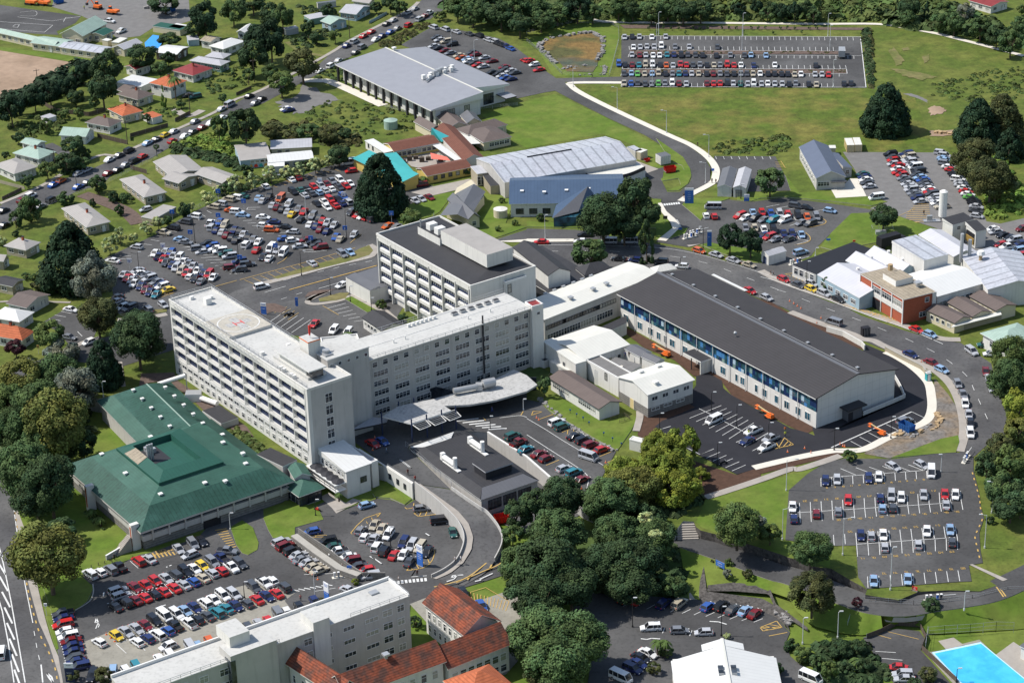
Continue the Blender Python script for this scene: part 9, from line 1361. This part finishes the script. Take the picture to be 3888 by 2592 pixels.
def barrier(t,x,y,label,z=0.,ang=0.):
    g=G(tp(t,x,y),z);o=empty('ticket_barrier',(g.x,g.y,z+.1),ang,label,'parking barrier');b=MB();b.box(-2.4,2.4,-.5,.5,0,.18,M['pathn']);b.build('island',o)
    for xx,m in ((-1.8,'trimw'),(-.9,'steel'),(.6,'signb'),(1.4,'trimd')):b=MB();b.box(xx-.2,xx+.2,-.2,.2,.18,1.4,M[m]);b.box(xx-.25,xx+.25,-.25,.25,1.4,1.5,M['trimw']);b.build('ticket_machine',o)
    b=MB();b.box(1.4,4.6,-.05,.05,1.05,1.15,M['trimw']);b.build('boom_arm',o)
barrier('B2',1385,680,'ticket barrier with machines at the sign lot entry',0,.5);barrier('B2',1435,650,'second ticket barrier beside the first at the sign lot',0,.5);barrier('B3',300,900,'ticket barrier beside the black roofed building',0,.5);barrier('C3',1745,1110,'ticket barrier between right terrace and street',0,1.1);barrier('E3',1480,868,'ticket barrier behind the low spreading tree',-.8,.1);barrier('E1',675,670,'ticket machine shelter at the end of the block wall',LO,.2)
wall('retaining_wall','grey block retaining wall stepping through the lower lots',GP('E1 265,360 450,500 650,640 820,700',LO),1.6,1.6,M['block'],cap=M['kerb']);wall('retaining_wall','upper rail topped block wall above the silver cars',GP('E1 300,310 520,460 720,610 850,690 1040,690',LO),.3,1.9,M['block'])
wall('retaining_wall','long sloping concrete wall beside the green roofed building',GP('E0 905,528 1165,375',LO),.3,1.3,M['wallg'],cap=M['trimw'])
def fence(label,s,h=1.5,z=0.,m='steel',solid=None,gap=2.5,cat='fence'):
    pts=GP(s,z);o=empty('fence',pts[0].copy(),0,label,cat);b=MB();P=[p-pts[0] for p in pts]
    for i in range(len(P)-1):
        p,q=P[i],P[i+1];L=(q-p).length;n=max(1,int(L/gap))
        for k in range(n+1):a=p.lerp(q,k/n);b.tube(a,a+Vector((0,0,h)),.05,M[m],n=4)
    b.build('fence_post',o);b=MB()
    for i in range(len(P)-1):
        if solid:ribbon(b,[P[i],P[i+1]],.06,M[solid],lift=h-.05,thick=h-.1,sm=False)
        else:
            for hh in (h,h*.66,h*.33):b.tube(P[i]+Vector((0,0,hh)),P[i+1]+Vector((0,0,hh)),.025,M[m],n=4)
    b.build('fence_panel' if solid else 'fence_rail',o); return o
fence('pale post and rail fence from the health centre ramp','A1 1000,905 1280,980 1340,1000 A1 1480,985 1700,975 1880,930 2160,900',1.1,m='polew');fence('wire fence around the stormwater pond','A2 0,360 90,430 300,640 440,655 700,655 730,560 785,350 780,245 700,205 400,200 110,260 0,300',1.4)
fence('timber fence behind the dark roofed house','A0 830,1170 1080,1230',1.6,solid='timber');fence('long dark board fence at the yellow car','A0 1110,1200 1110,1170 1430,1080',1.5,solid='timber');fence('board fence below the palm house','A0 1490,1040 1620,975',1.5,solid='timber');fence('grey fence along the top garden street','A0 2010,815 2140,755',1.2,solid='timber');fence('low grey wall fence near the blue cottage','A1 900,205 1050,125',1.2,solid='wallbl');fence('dark board fence at the left street lawn','B0 20,362 185,280',1.3,solid='timber');fence('grey slat fence on the left cottage front','B0 0,215 210,270',1.2,solid='wallt');fence('wire fence along the street below the units','A0 1340,1340 900,1568 B0 500,370 340,440 0,620',1.2);fence('timber garden fence behind the sheds','A0 380,900 480,960 760,990 900,950',1.6,solid='timber');fence('brown timber fence beside the white prefab','A0 1110,1440 1250,1480',1.5,solid='timber');fence('hedge side fence of the western lot','B0 1300,560 1600,470 1900,330 2050,290',1.3);fence('green mesh fence above the swimming pool','E3 1425,1180 1560,1168 1780,1155 2000,1135 2150,1140',2.6,-3.8,m='steel',solid=None);fence('long wire fence along the lower road','E3 870,880 1300,910 1500,895 1800,865 2100,795 2240,790',1.4,-.8);fence('timber crib wall of the fenced lower lot','E3 900,1195 1030,1145 1160,1080 1350,1093 1405,1200 1370,1290 1660,1560',1.4,LO,solid='timber');fence('wire fence beside the pool lawn','E3 1400,1290 1420,1150',2.,LO);fence('handrail beside the sloping footpath','E3 740,1075 790,930',1.,-2.6);fence('security fence by the service building ramp','C1 1210,1000 1330,1100 1600,1340',1.6,0);fence('rail along the top of the windowed wall','C1 1055,1172 1275,1312',1.,0)
for PP,lab in ((rl_,'curved concrete parapet along the lot side of the ramp'),(rr_[:-6],'curved concrete parapet along the outer side of the ramp')):
    b=MB();ribbon(b,PP,.25,M['wallg'],lift=.95,thick=5.,sm=False);tag(b.build('parapet_wall',origin=PP[0].copy()),lab,'parapet')
b=MB();A=G(tp('E2',1362,225),-.4);
for k in range(7):b.box(A.x-2.4,A.x+2.4,A.y-.2-k*.55,A.y+.35-k*.55,-2.4,-.2-k*.3,M['path'])
tag(b.build('stone_steps',origin=A.copy()),'concrete steps between grove and sloping lawn','steps')
def heap(name,s,m,n,r,label,z=0.,cat='debris'):
    p=GP(s,z);rn=random.Random(9);b=MB()
    for k in range(n):
        i=rn.randrange(len(p)-1);q=p[i].lerp(p[i+1],rn.random());w=r*rn.uniform(.5,1.3);b.obox((q.x+rn.uniform(-.6,.6),q.y+rn.uniform(-.6,.6)),(rn.random()-.5,rn.random()-.5+.01),w*1.5,w,q.z,q.z+w*rn.uniform(.4,1),M[m])
    o=b.build(name,origin=p[0].copy());tag(o,kind='stuff') if label is None else tag(o,label,cat); return o
heap('building_debris','C3 1130,900 1370,870 1500,840 1530,760 1480,700','wood',40,.7,None);heap('building_debris','C3 1180,870 1300,920 1440,800','rock',50,.5,None);heap('rocks','A2 105,390 180,330 480,285 560,280 650,330 650,440 600,520','rock',130,.8,None);heap('rocks','A2 110,400 180,480 250,540','rock',50,.8,None);heap('rocks','A2 300,590 500,560 660,565 675,600 640,640 440,640','rock',60,.6,None);heap('rocks','E3 130,960 200,1010 250,1060 E2 2200,970','rock',60,.6,None,-3.6);heap('rocks','C2 110,590 340,800 560,960 760,1040','rock',160,.5,None);heap('gravel_pile','A0 1250,70 1400,80','rock',30,1.2,None);heap('timber_stack','A3 1480,1130 1650,1140','wood',24,.9,None)
b=MB();p=G(tp('C2',785,335),4);b.box(p.x-1,p.x+1,p.y-.4,p.y+.4,4.6,4.72,M['pathn']);b.box(p.x-1,p.x+1,p.y-1,p.y-.7,4.3,4.4,M['pathn']);b.box(p.x-1,p.x+1,p.y+.7,p.y+1,4.3,4.4,M['pathn']);b.box(p.x-.7,p.x-.55,p.y-.9,p.y+.9,4.0,4.6,M['pathn']);b.box(p.x+.55,p.x+.7,p.y-.9,p.y+.9,4.0,4.6,M['pathn']);tag(b.build('picnic_table',origin=p.copy()),'white picnic table on the roof deck','picnic table')
for k in range(len(PX('F1 265,540 415,490 550,455 655,395 705,430'))):
    q=PX('F1 265,540 415,490 550,455 655,395 705,430')[k];g=G(q,LO);b=MB();b.tube((g.x,g.y,LO),(g.x,g.y,LO+.9),.09,M['timber']);tag(b.build('bollard',origin=g.copy()),'low timber bollard, %s from the left on the lawn edge'%nword(k),'bollard','timber bollards on the lawn edge')
for k,q in enumerate(PX('C2 370,720 425,755 480,785 530,825 655,915 730,960 805,1005')):
    g=G(q,0);b=MB();b.tube((g.x,g.y,.2),(g.x,g.y,1.2),.05,M['pole']);b.box(g.x-.2,g.x+.2,g.y-.03,g.y+.03,1.,1.4,M['signb']);tag(b.build('post_sign',origin=g.copy()),'small pale blue post sign, %s from the top on the grass bank'%nword(k),'sign','small post signs on the grass bank')
b=MB();g=G(tp('B3',1035,650));
for x in (-3,-1,1,3):
    for y in (-1.5,1.5):b.tube((g.x+x,g.y+y,0),(g.x+x,g.y+y,2.4),.04,M['steel'],n=4)
for y in (-1.5,0,1.5):b.tube((g.x-3,g.y+y,2.4),(g.x+3,g.y+y,2.4),.04,M['steel'],n=4)
for x in (-3,-1,1,3):b.tube((g.x+x,g.y-1.5,2.4),(g.x+x,g.y+1.5,2.4),.04,M['steel'],n=4)
b.box(g.x-2,g.x+1,g.y-.8,g.y+.8,.1,1.2,M['steel']);tag(b.build('plant_cage',origin=g.copy()),'galvanised mesh cage over pipework on the lawn','cage')
